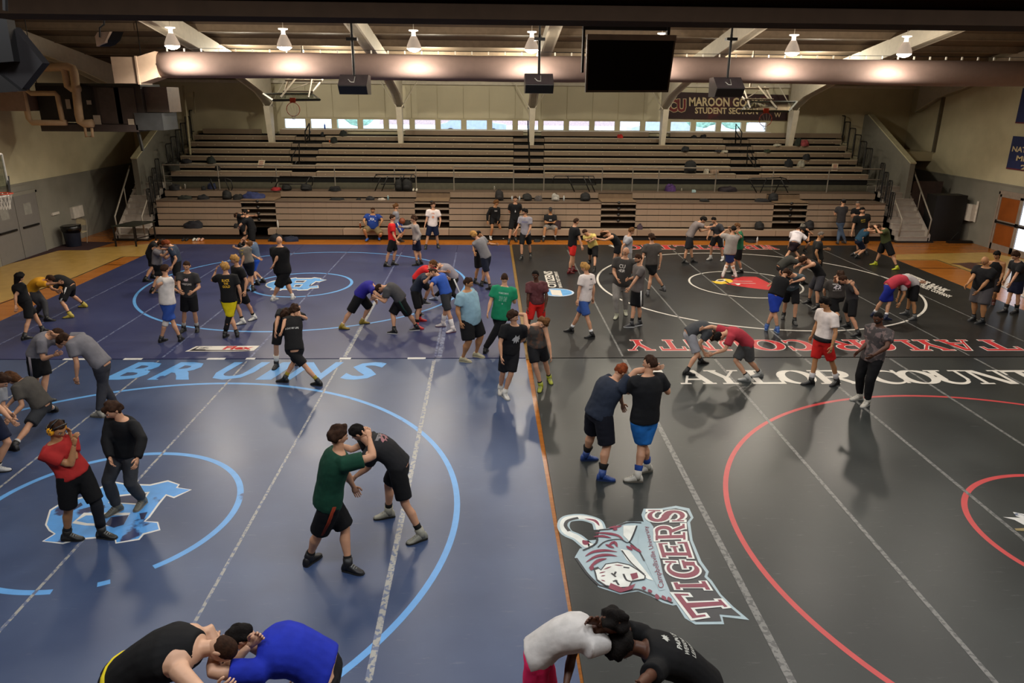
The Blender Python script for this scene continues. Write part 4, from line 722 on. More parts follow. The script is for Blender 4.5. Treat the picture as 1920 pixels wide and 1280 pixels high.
a = xp(1817, 412, XR-.03); c_ = xp(1834, 384, XR-.03); b = MB(); b.box((XR-.26, c_[1], a[2]), (XR-.09, a[1], c_[2])); o = tag(b.build('paper_dispenser', M_wb), 'white dispenser box on the grey right wall left of the doors', 'dispenser')
b = MB(); b.box((XR-.09, c_[1]-.1, a[2]-.03), (XR-.065, a[1]-.35, c_[2]+.15)); b.build('back_plate', M_wb, o)
# trash can with liner, chair behind
c = fl(133, 461, FZ); c[0] += .12; root = empty('trash_can', (c[0], c[1], FZ), 'dark blue trash can with black liner by the left wall', 'trash can')
b = MB(); b.tube([(0, 0, 0), (0, 0, .02), (0, 0, .72), (0, 0, .75)], [.25, .26, .31, .33], 20, side=(1, 0, 0)); b.build('bin', mat('bin_blue', '#1c2130', .5), root, True)
b = MB(); b.tube([(0, 0, .56), (.01, 0, .68), (0, 0, .79), (0, 0, .80)], [.32, .345, .36, .30], 20, side=(1, 0, 0)); b.build('liner', mat('black_liner', '#0b0a0c', .25, bump=.6, bscale=20), root, True)
root = empty('folding_chair', (c[0]-.05, c[1]+.75, FZ), 'beige folding chair behind the trash can', 'chair'); b = MB(); b.tube([(-.2, .1, .62), (-.2, .12, .86), (-.12, .12, .92), (.12, .12, .92), (.2, .12, .86), (.2, .1, .62)], .012, 6); [b.tube([(s_*.2, .1, .62), (s_*.21, -.1, 0)], .012, 6) for s_ in (-1, 1)]; b.build('frame', M_rail, root)
b = MB(); b.prism([(-.2, .11, .66), (.2, .11, .66), (.19, .13, .86), (.1, .13, .92), (-.1, .13, .92), (-.19, .13, .86)], (0, .02, 0)); b.build('backrest', mat('beige_chair', '#b0a283', .6), root); b = MB(); b.box((-.2, -.3, .42), (.2, .08, .45)); b.build('seat', mat('beige_chair', '#b0a283', .6), root)
# black scorer's table by the left stairs
A = fl(218, 462, FZ); B_ = fl(256, 462, FZ); dpt = 1.15; root = empty('side_table', (A[0], A[1], FZ), 'black steel table standing before the left stairs', 'table'); W_ = B_[0]-A[0]
b = MB(); b.hexa([(-.05, -.05, .76), (W_+.05, -.05, .76), (W_+.35, dpt, .76), (.25, dpt, .76)], [(-.05, -.05, .80), (W_+.05, -.05, .80), (W_+.35, dpt, .80), (.25, dpt, .80)]); b.build('tabletop', mat('dark_green_top', '#22261f', .4), root)
for x, y in ((0, 0), (W_, 0), (W_+.3, dpt-.1), (.3, dpt-.1)): b = MB(); b.box((x-.025, y-.025, 0), (x+.025, y+.025, .76)); b.build('leg', M_black, root)
b = MB(); b.box((0, -.015, .28), (W_, .015, .31)); b.hexa([(W_-.02, 0, .28), (W_+.02, 0, .28), (W_+.32, dpt-.1, .28), (W_+.28, dpt-.1, .28)], [(W_-.02, 0, .31), (W_+.02, 0, .31), (W_+.32, dpt-.1, .31), (W_+.28, dpt-.1, .31)]); b.build('stretcher', M_black, root)
# black pads and boards behind the right stairs
b = MB(); b.box((18.45, 29.6, FZ), (19.75, 30.3, 1.85)); tag(b.build('crash_pad', mat('black_vinyl_pad', '#0d0c0d', .5)), 'tall black crash pad standing behind the right stairs', 'pad')
b = MB(); b.box((18.3, 31.2, FZ), (19.6, 31.3, 2.25)); tag(b.build('brown_board', mat('dull_brown_board', '#4a3a36', .7)), 'brown board leaning behind the black pad at right', 'board')
b = MB(); b.box((19.0, 29.1, FZ), (20.0, 29.3, .06)); b.tube([(19.1, 29.2, .06), (19.45, 29.3, .4)], .015, 5); tag(b.build('floor_tray', M_black), 'low black strip with a stick on the floor by the right wall', 'floor strip')
# banner on the back wall
M_ban = mat('maroon_banner', '#2a0e12', .7, var=.2, scale=.8, col2='#4a1518', f2=.6, s2=.7); Yb = 35.48; q = [yp(1249, 222, Yb), yp(1476, 226, Yb), yp(1478, 178, Yb), yp(1249, 172, Yb)]; o0 = q[0]
root = empty('wall_banner', o0, 'maroon banner reading MAROON GOONS STUDENT SECTION above the windows', 'banner'); b = MB(); b.hexa([p-o0 for p in q], [p-o0+np.array([0, .02, 0]) for p in q]); b.build('cloth', M_ban, root)
M_bt = mat('banner_cream', '#c9b78f', .7); M_bm = mat('banner_red', '#6b1c20', .7)
def bt(txt, x0, y0, x1, y1, m, bold=.03, dy=-.012):
    qq = [yp(x0, y1, Yb+dy), yp(x1, y1+(x1-x0)*.012, Yb+dy), yp(x1, y0+(x1-x0)*.012, Yb+dy), yp(x0, y0, Yb+dy)]; o = quad_text('letter', txt, [p-o0 for p in qq], m, root, bold, lift=(0, -.003, 0)); return o
bt('MAROON GOONS', 1292, 182, 1436, 199, M_bt); bt('STUDENT SECTION', 1303, 201, 1421, 213, M_bt); bt('CU', 1252, 184, 1287, 211, M_bt, .09, -.006); bt('CU', 1253, 185, 1286, 210, M_bm, .045, -.014); bt('W', 1452, 211, 1464, 220, M_bt, .0)
# blue banners on the right wall
M_bb2 = mat('blue_banner', '#1c2654', .8, var=.1)
for (ya, yb_, zt_, zb_, tx, lb) in ((None, None, None, None, ['NATIONAL', "MEN'S", '20'], 'lower blue championship banner on the right wall'), (1, 1, 1, 1, [], 'upper blue banner on the right wall above the other')):
    if ya is None: a, c_ = xp(1901.5, 255, XR-.02), xp(1886, 316, XR-.02)
    else: a, c_ = xp(1917, 165, XR-.02), xp(1906, 231, XR-.02)
    Y1 = (a[1]+c_[1])/2; Y0 = Y1-2.2; root = empty('wall_banner', (XR-.02, Y1, c_[2]), lb, 'banner'); b = MB(); b.box((-.02, -2.2, 0), (0, 0, a[2]-c_[2])); b.build('cloth', M_bb2, root)
    b = MB(); b.box((-.025, -2.2, 0), (-.0, 0, .05)); b.build('hem', mat('maroon_hem', '#5a2030', .8), root)
    for i, t_ in enumerate(tx):
        hgt = a[2]-c_[2]; zc = hgt*(.62-.26*i); hw = .22*len(t_)/2+.1; yc = -1.1
        quad_text('letter', t_, [(-.022, yc+hw, zc-.1), (-.022, yc-hw, zc-.1), (-.022, yc-hw, zc+.1), (-.022, yc+hw, zc+.1)], M_bt, root, .03, lift=(-.003, 0, 0))
# ================================================================== BAGS AND CLUTTER ON THE BLEACHERS
def backpack(P0, w, h, col, lab, lean=.12, seed=0, cat='bag', name='backpack', dome=False):
    c_ = mat('bag_'+col, col, .75, var=.2, scale=6, bump=.4, bscale=12); root = empty(name, P0, lab, cat); rr_ = random.Random(seed); b = MB(); hw = w/2; n = 14
    prof = [(0, .9), (.12, 1.0), (.45, 1.0), (.75, .92), (.92, .7), (1.0, .35)]
    b.tube([(rr_.uniform(-.01, .01), lean*t*h, t*h) for t, _ in prof], [hw*s_ for _, s_ in prof], n, side=(1, 0, 0), r2=[min(hw, .17)*s_ for _, s_ in prof]); b.build('body', c_, root, True)
    b = MB(); b.ell((0, -min(hw, .17)*.9, h*.32), (hw*.7, .06, h*.24), 12, 8); b.build('pocket', c_, root, True)
    b = MB(); b.tube([(-.06, lean*h, h*.93), (-.04, lean*h, h*1.06), (.04, lean*h, h*1.06), (.06, lean*h, h*.93)], .012, 5); b.build('handle', M_black, root, True)
def pile(P0, w, h, col, lab, seed=0, name='clothes_pile', cat='clothes'):
    rr_ = random.Random(seed); b = MB(); m = mat('pile_'+col, col, .85, var=.35, scale=7, bump=.5, bscale=10)
    nu, nv = 18, 8; V = []
    for j in range(nv+1):
        for i in range(nu):
            t = 2*math.pi*i/nu; ph = (math.pi/2)*j/nv; k = 1+.28*noise.noise(Vector((math.cos(t)*1.6+seed*3.1, math.sin(t)*1.6, ph*2)))
            V.append((w/2*k*math.cos(ph)*math.cos(t), min(w/2, .22)*k*math.cos(ph)*math.sin(t), h*k*math.sin(ph)**.55*(1+.25*math.cos(ph)*math.sin(3*t+seed))))
    Fc = [(j*nu+i, j*nu+(i+1) % nu, (j+1)*nu+(i+1) % nu, (j+1)*nu+i) for j in range(nv) for i in range(nu)]; b.add(V, Fc); o = b.build(name, m, None, True, P0); tag(o, lab, cat)
def bottle(P0, col, lab, h=.25, r=.035):
    root = empty('bottle', P0, lab, 'bottle'); b = MB(); b.tube([(0, 0, 0), (0, 0, h*.7), (0, 0, h*.85), (0, 0, h*.88)], [r, r, r*.5, r*.45], 10, side=(1, 0, 0)); b.build('body', mat('bottle_'+col, col, .2), root, True); b = MB(); b.tube([(0, 0, h*.88), (0, 0, h)], r*.5, 8, side=(1, 0, 0)); b.build('cap', mat('cap_'+col, '#d8d8d8', .4), root)
DK = 30.45  # depth of things lying on top of the closed bank (z 1.45)
def onz(x, z, Y): p = yp(x, 300, Y); return (yp(x, 300+(0), Y)[0], Y, z)
def place(kind, x, lvl, wpx, hpx, col, lab, seed=0):
    Y, z = {'deck': (30.5, 1.45), 'r6': (31.15, 1.745), 'bench': (29.72, .40), 'floor': (29.25, FZ), 'walk': (31.55, 1.745), 0: (32.5, rowz(0)), -1: (31.95, rowz(-1)), 1: (33.1, rowz(1)), 2: (33.7, rowz(2)), 3: (34.3, rowz(3)), 4: (34.9, rowz(4)), 'up': (35.2, rowz(4)), 'sill': (35.4, WZ0-.0)}[lvl]
    X = yp(x, 380 if isinstance(lvl, str) else 290, Y)[0]; k = (Y+1.3)/FPX
    if kind == 'b': backpack((X, Y, z), wpx*k, hpx*k, col, lab, seed=seed)
    elif kind == 'p': pile((X, Y, z), wpx*k, hpx*k, col, lab, seed)
    elif kind == 's':
        root = empty('shoes', (X, Y, z), lab, 'shoes')
        for s_ in (-1, 1): b = MB(); b.tube([(s_*.07, .12, .05), (s_*.07, .05, .07), (s_*.07, -.08, .04), (s_*.07, -.14, .03)], [.04, .045, .045, .03], 8, side=(1, 0, 0)); b.build('shoe', mat('shoe_'+col, col, .5), root, True)
    else: bottle((X, Y, z), col, lab, hpx*k)
B = [('p', 358, 'bench', 34, 11, '#101018', 'black bag lying on the front bench near the left end'), ('p', 438, 'bench', 10, 7, '#0e0e10', 'small black bag on the bench beside the pair in black'),
 ('p', 348, 'deck', 26, 6, '#20231c', 'dark crumpled jacket on the left bank near the stairs'), ('p', 382, 'deck', 20, 7, '#121216', 'black bag on the left bank right of the dark jacket'), ('b', 427, 'deck', 16, 15, '#0c0c0c', 'black upright backpack on the left bank beside the blue coat'), ('p', 448, 'deck', 20, 8, '#131313', 'black duffel bag on the left bank right of the upright backpack'), ('p', 476, 'deck', 38, 12, '#27305a', 'blue and purple coat heaped at the left aisle'),
 ('p', 331, 'r6', 18, 9, '#18181a', 'dark bag on the walkway edge at the far left end'), ('p', 385, 'r6', 8, 6, '#151515', 'small dark box on the walkway edge near the left end'), ('p', 520, 'r6', 16, 5, '#8c1a1f', 'red cloth on the walkway edge beside a black bag'), ('b', 540, 'r6', 17, 10, '#0b0b0b', 'black bag right of the red cloth on the walkway edge'), ('b', 576, 'r6', 20, 11, '#0f0f10', 'black bag right of the handrail frame on the walkway edge'),
 ('p', 630, 'r6', 22, 7, '#0c0c0e', 'black jacket draped over the row edge above the seated man'), ('p', 632, 'deck', 28, 3, '#101010', 'flat black cloth below the draped black jacket'), ('p', 694, 'deck', 15, 6, '#121216', 'small black bag on the bank above the seated man in blue'), ('p', 673, 'deck', 8, 3, '#101010', 'tiny black pouch on the bank left of the small black bag'), ('p', 716, 'deck', 14, 3, '#a89c8f', 'pale cloth on the bank beside a clear bottle'), ('t', 728, 'deck', 6, 8, '#7fa3ad', 'clear blue bottle on the bank beside the pale cloth'),
 ('b', 749, 'r6', 14, 20, '#0a0a0a', 'left of the two tall black backpacks on the walkway edge'), ('b', 765, 'r6', 18, 20, '#0e0e10', 'right of the two tall black backpacks, with silver zips'), ('s', 779, 'r6', 6, 6, '#c8c2b2', 'pale shoes at the edge of the row beside the tall backpacks'),
 ('b', 936, 'deck', 15, 18, '#15100f', 'black backpack above the blond man in black'), ('t', 927, 'r6', 5, 9, '#8c8678', 'pale bottle standing behind the black backpack'), ('t', 960, 'deck', 5, 8, '#a9b0b4', 'clear bottle left of the lanyard man head'), ('t', 974, 'deck', 5, 8, '#b5bcc0', 'clear bottle right of the lanyard man head'), ('b', 988, 'deck', 17, 12, '#141312', 'black bag on the bank right of the two clear bottles'), ('p', 1009, 'deck', 15, 8, '#4a4442', 'grey patterned bag on the bank beside the black bag'), ('b', 1041, 'deck', 14, 12, '#9a9790', 'white and grey backpack on the bank above the seated man with a cap'), ('t', 1057, 'deck', 5, 9, '#b9bfc0', 'clear bottle right of the white backpack'), ('b', 1097, 'deck', 18, 14, '#0b0c0c', 'black round backpack on the bank at the third aisle'),
 ('p', 1321, 'deck', 18, 4, '#101010', 'thin black cloth on the fourth bank'), ('p', 1428, 'deck', 28, 5, '#121114', 'flat dark clothes on the fourth bank near the aisle'), ('b', 1449, 'deck', 18, 15, '#0c0c0f', 'black backpack slumped at the rightmost aisle'), ('b', 1429, 'bench', 17, 14, '#0b0b0b', 'black domed backpack on the bench right of the grey tee man'), ('b', 1523, 'bench', 18, 16, '#151417', 'dark backpack on the bench left of the man in jeans'), ('p', 1511, 'bench', 11, 10, '#7a756c', 'pale bag beside the dark backpack on the bench'),
 ('p', 1255, 'walk', 20, 11, '#4b2e63', 'purple and white bag on the walkway floor behind the rail'), ('t', 1276, 'walk', 8, 5, '#b3ac98', 'small cream bottle on the walkway behind the rail'), ('p', 1299, 'r6', 8, 4, '#8fa6a8', 'pale blue box on the walkway edge'), ('b', 1297, -1, 22, 22, '#0d0d0f', 'black backpack hanging at the right guard rail'), ('p', 1327, -1, 10, 8, '#a9a294', 'cream cup and cloth on the lowest upper row'), ('p', 1342, -1, 16, 7, '#8a7462', 'tan cloth on the lowest upper row'), ('p', 1362, 'walk', 32, 8, '#241c22', 'dark clothes heap on the walkway at right'),
 ('p', 401, 'walk', 14, 9, '#2c3350', 'dark blue bag on the walkway near the left end'), ('t', 351, 'walk', 4, 8, '#b9b2a4', 'pale bottle on the walkway near the left end'), ('p', 338, 'walk', 12, 4, '#7a6a56', 'tan crumpled cloth on the walkway at the far left'), ('p', 320, -1, 26, 15, '#26261f', 'dark jacket with pale trim heaped at the left end of the rail'), ('p', 348, 0, 16, 7, '#15151a', 'dark bag on the second upper row near the left end'), ('p', 395, 0, 14, 11, '#1a1f1c', 'dark green bag on the second upper row at left'), ('p', 405, -1, 9, 9, '#191715', 'small dark bag on the lowest upper row at left'),
 ('p', 628, 3, 12, 9, '#161a15', 'dark bag on the upper rows just left of the left column'), ('p', 646, 4, 13, 9, '#1b201c', 'dark green bag on the fourth upper row left of the column'), ('p', 607, 4, 6, 6, '#14161b', 'small dark pouch on the upper rows left'), ('t', 619, 'sill', 5, 9, '#2748a8', 'blue bottle on the window sill at left'), ('t', 620, 3, 4, 6, '#a5522e', 'small orange bottle on the upper row at left'),
 ('p', 1161, 4, 10, 6, '#b02318', 'red cap on the top row right of the middle'), ('p', 1291, 'up', 9, 5, '#151517', 'left of two dark bags on the top row under the banner'), ('p', 1308, 'up', 11, 6, '#131315', 'right of two dark bags on the top row under the banner'), ('b', 1284, 2, 14, 9, '#14161a', 'dark bag on the upper rows below the fourth column'), ('p', 1345, 2, 12, 3, '#1a1c22', 'dark cloth on the upper rows left of the right aisle'), ('p', 1358, 2, 12, 3, '#a8a598', 'white cloth beside the dark cloth on the upper rows'),
 ('p', 1455, 3, 14, 3, '#b9b6a5', 'white cloth on the third upper row at right'), ('p', 1438, 2, 12, 5, '#26301f', 'dark green bag on the upper rows at right'), ('p', 1513, 1, 13, 9, '#15161a', 'dark bag on the upper row below the right column'), ('p', 1481, 0, 14, 12, '#101318', 'dark cap and bag on the second upper row at right'), ('p', 1504, 0, 12, 10, '#8d8a7c', 'cream and black bag on the second upper row at right'), ('p', 1505, 3, 16, 10, '#8a3b3f', 'pink and red bag on the third upper row at the right column'), ('p', 1493, 3, 12, 12, '#20261f', 'dark bag with a white cap beside the pink bag'),
 ('s', 338, 'floor', 6, 5, '#1b1b1d', 'dark shoes on the floor before the bench at left'), ('s', 358, 'floor', 6, 5, '#c8c8c0', 'white shoes on the floor before the bench at left'), ('s', 367, 'floor', 6, 5, '#c59a86', 'pinkish shoes on the floor beside the white ones'), ('p', 512, 'floor', 22, 12, '#0e1018', 'black bag on the floor behind the bald man'), ('p', 540, 'floor', 26, 8, '#131a30', 'dark navy bag on the floor right of the bald man head'), ('s', 502, 'floor', 6, 5, '#141414', 'black shoes on the floor left of the bald man'), ('t', 517, 'bench', 5, 14, '#c9c6be', 'white bottle on the bench at the left aisle'), ('t', 673, 'bench', 4, 11, '#8a4a2c', 'brown bottle on the bench beside the seated man in blue'),
 ('b', 762, 'bench', 16, 14, '#0d0d0e', 'black bag on the bench behind the player in grey long sleeves'), ('p', 1008, 'floor', 12, 4, '#141414', 'black shoes bundle on the floor left of the seated man with a cap'), ('p', 1047, 'bench', 13, 14, '#2c1417', 'maroon bag on the bench beside the seated man with a cap'), ('t', 1428, 'floor', 5, 10, '#c8c8c8', 'white bottle on the floor at the mat corner'), ('p', 1185+18, 'bench', 10, 9, '#3d2f3a', 'dark bag on the bench behind the grey tee man'), ('p', 1416, 'floor', 18, 4, '#16130f', 'dark cloth on the floor by the white bottle')]

for i, t_ in enumerate(B): place(t_[0], t_[1], t_[2], t_[3], t_[4], t_[5], t_[6], i)
for x, k, lb in ((489, 0, 'tilted paper sign with red print on an upper row at left'), (1566, 0, 'paper sign with red print on an upper row at right')):
    Y = 32.35; c = yp(x, 314, Y); root = empty('paper_sign', (c[0], Y, rowz(-1)+.1), lb, 'sign'); s_ = .35 if x < 900 else 0
    b = MB(); b.prism([(-.16, 0, 0), (.12, -.0, 0), (.12+s_*.3, 0, .32), (-.16+s_*.3, 0, .32)], (0, .004, 0)); b.build('sheet', mat('paper', '#d6c9b0', .8), root)
    for j in range(4): b = MB(); b.box((-.10+s_*.07*j, -.004, .05+j*.065), (.07+s_*.07*j, -.001, .075+j*.065)); b.build('print', mat('red_ink', '#a8524a', .8), root)
# ================================================================== PEOPLE
SK = {'w': '#b98a6c', 'w2': '#c49a7e', 't': '#a57650', 'd': '#4e2f20', 'm': '#7d5338', 'p': '#cda58c'}
HC = {'bk': '#0f0b09', 'br': '#2f1d12', 'lb': '#5a3c22', 'bl': '#a37b45', 'gi': '#6e3418', 'gy': '#5f5750', 'ls': '#4a2f1c'}
def nrm(v): l = np.linalg.norm(v); return v/l if l > 1e-9 else v
Z3 = np.array([0, 0, 1.])
def on_sphere(P, px, L, pref):
    d = nrm(ray(*px)); b = d@(P-CAMP); c = CAMP+d*b; h2 = L*L-((c-P)**2).sum()
    if h2 <= 0: return P+(c-P)*min(1, 1.1*L/np.linalg.norm(c-P))
    h = math.sqrt(h2); r1, r2 = c+d*h, c-d*h
    return r1 if (r1-P)@pref > (r2-P)@pref else r2
def two_bone(A, T, l1, l2, pole):
    d = T-A; L = np.linalg.norm(d); u = d/L
    if L > (l1+l2)*.995: return A+d*l1/(l1+l2), T
    a = (l1*l1-l2*l2+L*L)/(2*L); h = math.sqrt(max(0, l1*l1-a*a)); p = pole-u*(pole@u); return A+u*a+nrm(p)*h, T
def head_geo(nu, nv):
    V = []
    for j in range(nv+1):
        ph = math.pi*j/nv
        for i in range(nu):
            th = 2*math.pi*i/nu+math.pi/2; sx, sy, sz = math.sin(ph)*math.cos(th), math.sin(ph)*math.sin(th), math.cos(ph)
            x, y, z = .076*sx, .096*sy, .118*sz
            if z < -.01: k = min(1, (-z-.01)/.1); x *= 1-.34*k; y = y*(1-.12*k) if y > 0 else y*(1-.45*k)
            if y > .02:
                fr = min(1, (y-.02)/.04); y += fr*(.024*math.exp(-(x/.013)**2-((z+.012)/.024)**2)-.008*math.exp(-((abs(x)-.031)/.016)**2-((z-.014)/.013)**2)+.004*math.exp(-((z-.036)/.012)**2)+.006*math.exp(-(x/.024)**2-((z+.057)/.010)**2)+.008*math.exp(-(x/.02)**2-((z+.098)/.014)**2))
            V.append((x, y, z))
    F_ = [(j*nu+i, (j+1)*nu+i, (j+1)*nu+(i+1) % nu, j*nu+(i+1) % nu) for j in range(nv) for i in range(nu)]
    return np.array(V), F_
HG = {True: head_geo(34, 26), False: head_geo(20, 16)}
HAIR = {'short': (.012, .010, .056, -.065), 'buzz': (.003, .001, .060, -.060), 'mop': (.026, .020, .042, -.085), 'curly': (.030, .030, .046, -.075), 'long': (.024, .014, .048, -.16), 'afro': (.048, .026, .05, -.065), 'fade': (.010, .004, .060, -.04), 'rim': (.006, .002, .2, -.05)}
def hair_mesh(big, style, seed):
    T_, nz, zf, zb = HAIR[style]; V, F_ = HG[big]; out = []
    for x, y, z in V:
        az = abs(math.atan2(x, y))   # 0 front, pi back
        if az < .75: hz = zf
        elif az < 1.25: hz = zf+(0.0-zf)*(az-.75)/.5
        elif az < 1.6: hz = -.02
        else: hz = -.02+(zb+.02)*min(1, (az-1.6)/.35)
        if style == 'rim' and z > .07: hz = .5
        hz += noise.noise(Vector((x*30, y*30, seed)))*.012; k = (z-hz)/.03; k = max(0, min(1, k)); p = np.array([x, y, z]); d = nrm(p*np.array([1, .9, .8]))
        n = noise.noise(Vector((x*22+seed, y*22, z*22)))*nz*1.6
        o = p+d*((T_+n)*k-.010*(1-k))
        if style == 'long' and az > 1.2 and z < -.02: o = p*np.array([1.12, 1.1, 1])+np.array([0, -.02, (z+.02)*1.3]) 
        out.append(o)
    return np.array(out), F_
def beard_mesh(big, seed):
    V, F_ = HG[big]; out = []
    for x, y, z in V:
        az = abs(math.atan2(x, y)); k = 1 if (az < 1.35 and z < -.035-.0*az) else 0
        if abs(x) < .02 and -.066 < z < -.048 and y > 0: k = 0
        p = np.array([x, y, z]); out.append(p+nrm(p)*(.008*k-.008*(1-k)))
    return np.array(out), F_
JOBS = []
def add_remesh(job, key, mb, vox, it=3):
    me = bpy.data.meshes.new('tmp'); me.from_pydata(mb.v, [], mb.f); o = bpy.data.objects.new('tmp', me); COL.objects.link(o)
    m = o.modifiers.new('r', 'REMESH'); m.mode = 'VOXEL'; m.voxel_size = vox; m.use_smooth_shade = True
    s = o.modifiers.new('s', 'SMOOTH'); s.iterations = it; s.factor = .5
    job['tmp'].append((key, o))
def hand(mb, W, d, pn, s, curl, side):
    """palm with four fingers and a thumb; d: direction, pn: palm normal"""
    d = nrm(d); pn = nrm(pn-d*(pn@d)); w = np.cross(d, pn)*side
    mb.tube([W-d*.02*s, W+d*.02*s, W+d*.055*s, W+d*.09*s], [.024*s, .032*s, .040*s, .036*s], 8, side=w, r2=[.019*s, .016*s, .015*s, .012*s])
    for k, (off, L) in enumerate(((-.030, .066), (-.010, .078), (.010, .073), (.029, .058))):
        b = W+d*.085*s+w*off*s; a = 0; P = [b]; 
        for seg, f in enumerate((.42, .32, .26)): a += curl*(.5+.35*seg); P.append(P[-1]+(d*math.cos(a)+pn*math.sin(a)+w*off*.6*(1-curl*.6))*L*f*s)
        mb.tube(P, [.0095*s, .0088*s, .008*s, .006*s], 5, side=w)
    b = W+d*.025*s-w*.028*s; t = nrm(d*.65-w*.7+pn*.25); P = [b, b+t*.034*s, b+nrm(t+d*.5+pn*curl*.5)*.058*s, b+nrm(t+d*.9+pn*curl*.7)*.078*s]; mb.tube(P, [.013*s, .0115*s, .010*s, .007*s], 5, side=pn)
def shoe_mb(A, fd, s, hi=True, kn=None):
    """A ankle joint, fd: foot direction (horizontal unit)"""
    L = np.cross(Z3, fd); up = Z3; mb = MB(); g = A-up*(A[2]-A[2]); base = A-up*.085*s
    st = [(-.075, .030, .060, .5), (-.06, .038, .095, 1), (-.02, .042, .120, 1), (.03, .041, .108, 1), (.08, .044, .076, 1), (.13, .044, .048, 1), (.17, .036, .040, 1), (.19, .016, .028, .6)]
    V = []; n = 12
    for x, wd, h, _ in st:
        for i in range(n):
            t = 2*math.pi*i/n; cx, cz_ = math.cos(t), math.sin(t); zz = h*s*(.5+.5*cz_) if cz_ > 0 else h*s*.5*(1+cz_*.96); V.append(base+fd*x*s+L*wd*s*(1 if abs(cz_) < .9 else 1)*np.sign(cx)*abs(cx)**.7+up*zz)
    F_ = [(i*n+j, i*n+(j+1) % n, (i+1)*n+(j+1) % n, (i+1)*n+j) for i in range(len(st)-1) for j in range(n)]+[tuple(range(n-1, -1, -1)), tuple(range((len(st)-1)*n, len(st)*n))]
    mb.add(V, F_)
    if hi: sd = nrm(kn-A); mb.tube([base+up*.04*s-fd*.015*s, A, A+sd*.075*s], [.046*s, .052*s, .054*s], 12, side=L)
    lc = MB()
    for k in range(4): p = base+fd*(.035+.022*k)*s+up*(.111-.0165*k)*s; lc.tube([p-L*.026*s-up*.010*s, p+up*.004*s, p+L*.026*s-up*.010*s], .0045*s, 4)
    sl = MB(); V = []
    for zz in (-.004, .016):
        for x, wd in ((-.078, .02), (-.06, .040), (-.02, .042), (.03, .041), (.08, .047), (.13, .048), (.172, .040), (.196, .016)): V.append(base+fd*x*s+L*wd*s+up*zz*s)
        for x, wd in ((.196, .016), (.172, .040), (.13, .048), (.08, .047), (.03, .041), (-.02, .042), (-.06, .040), (-.078, .02)): V.append(base+fd*x*s-L*wd*s+up*zz*s)
    n = 16; sl.add(V, [tuple(range(n-1, -1, -1)), tuple(range(n, 2*n))]+[(i, (i+1) % n, n+(i+1) % n, n+i) for i in range(n)])
    return mb, lc, sl
def smooth3(pts, r, k=3):
    """resample a polyline of joints with smooth bends"""
    P = [np.array(p) for p in pts]; out = [P[0]]; ro = [r[0]]
    for i in range(len(P)-1):
        for j in range(1, k+1): t = j/k; out.append(P[i]*(1-t)+P[i+1]*t); ro.append(r[i]*(1-t)+r[i+1]*t)
    return out, ro
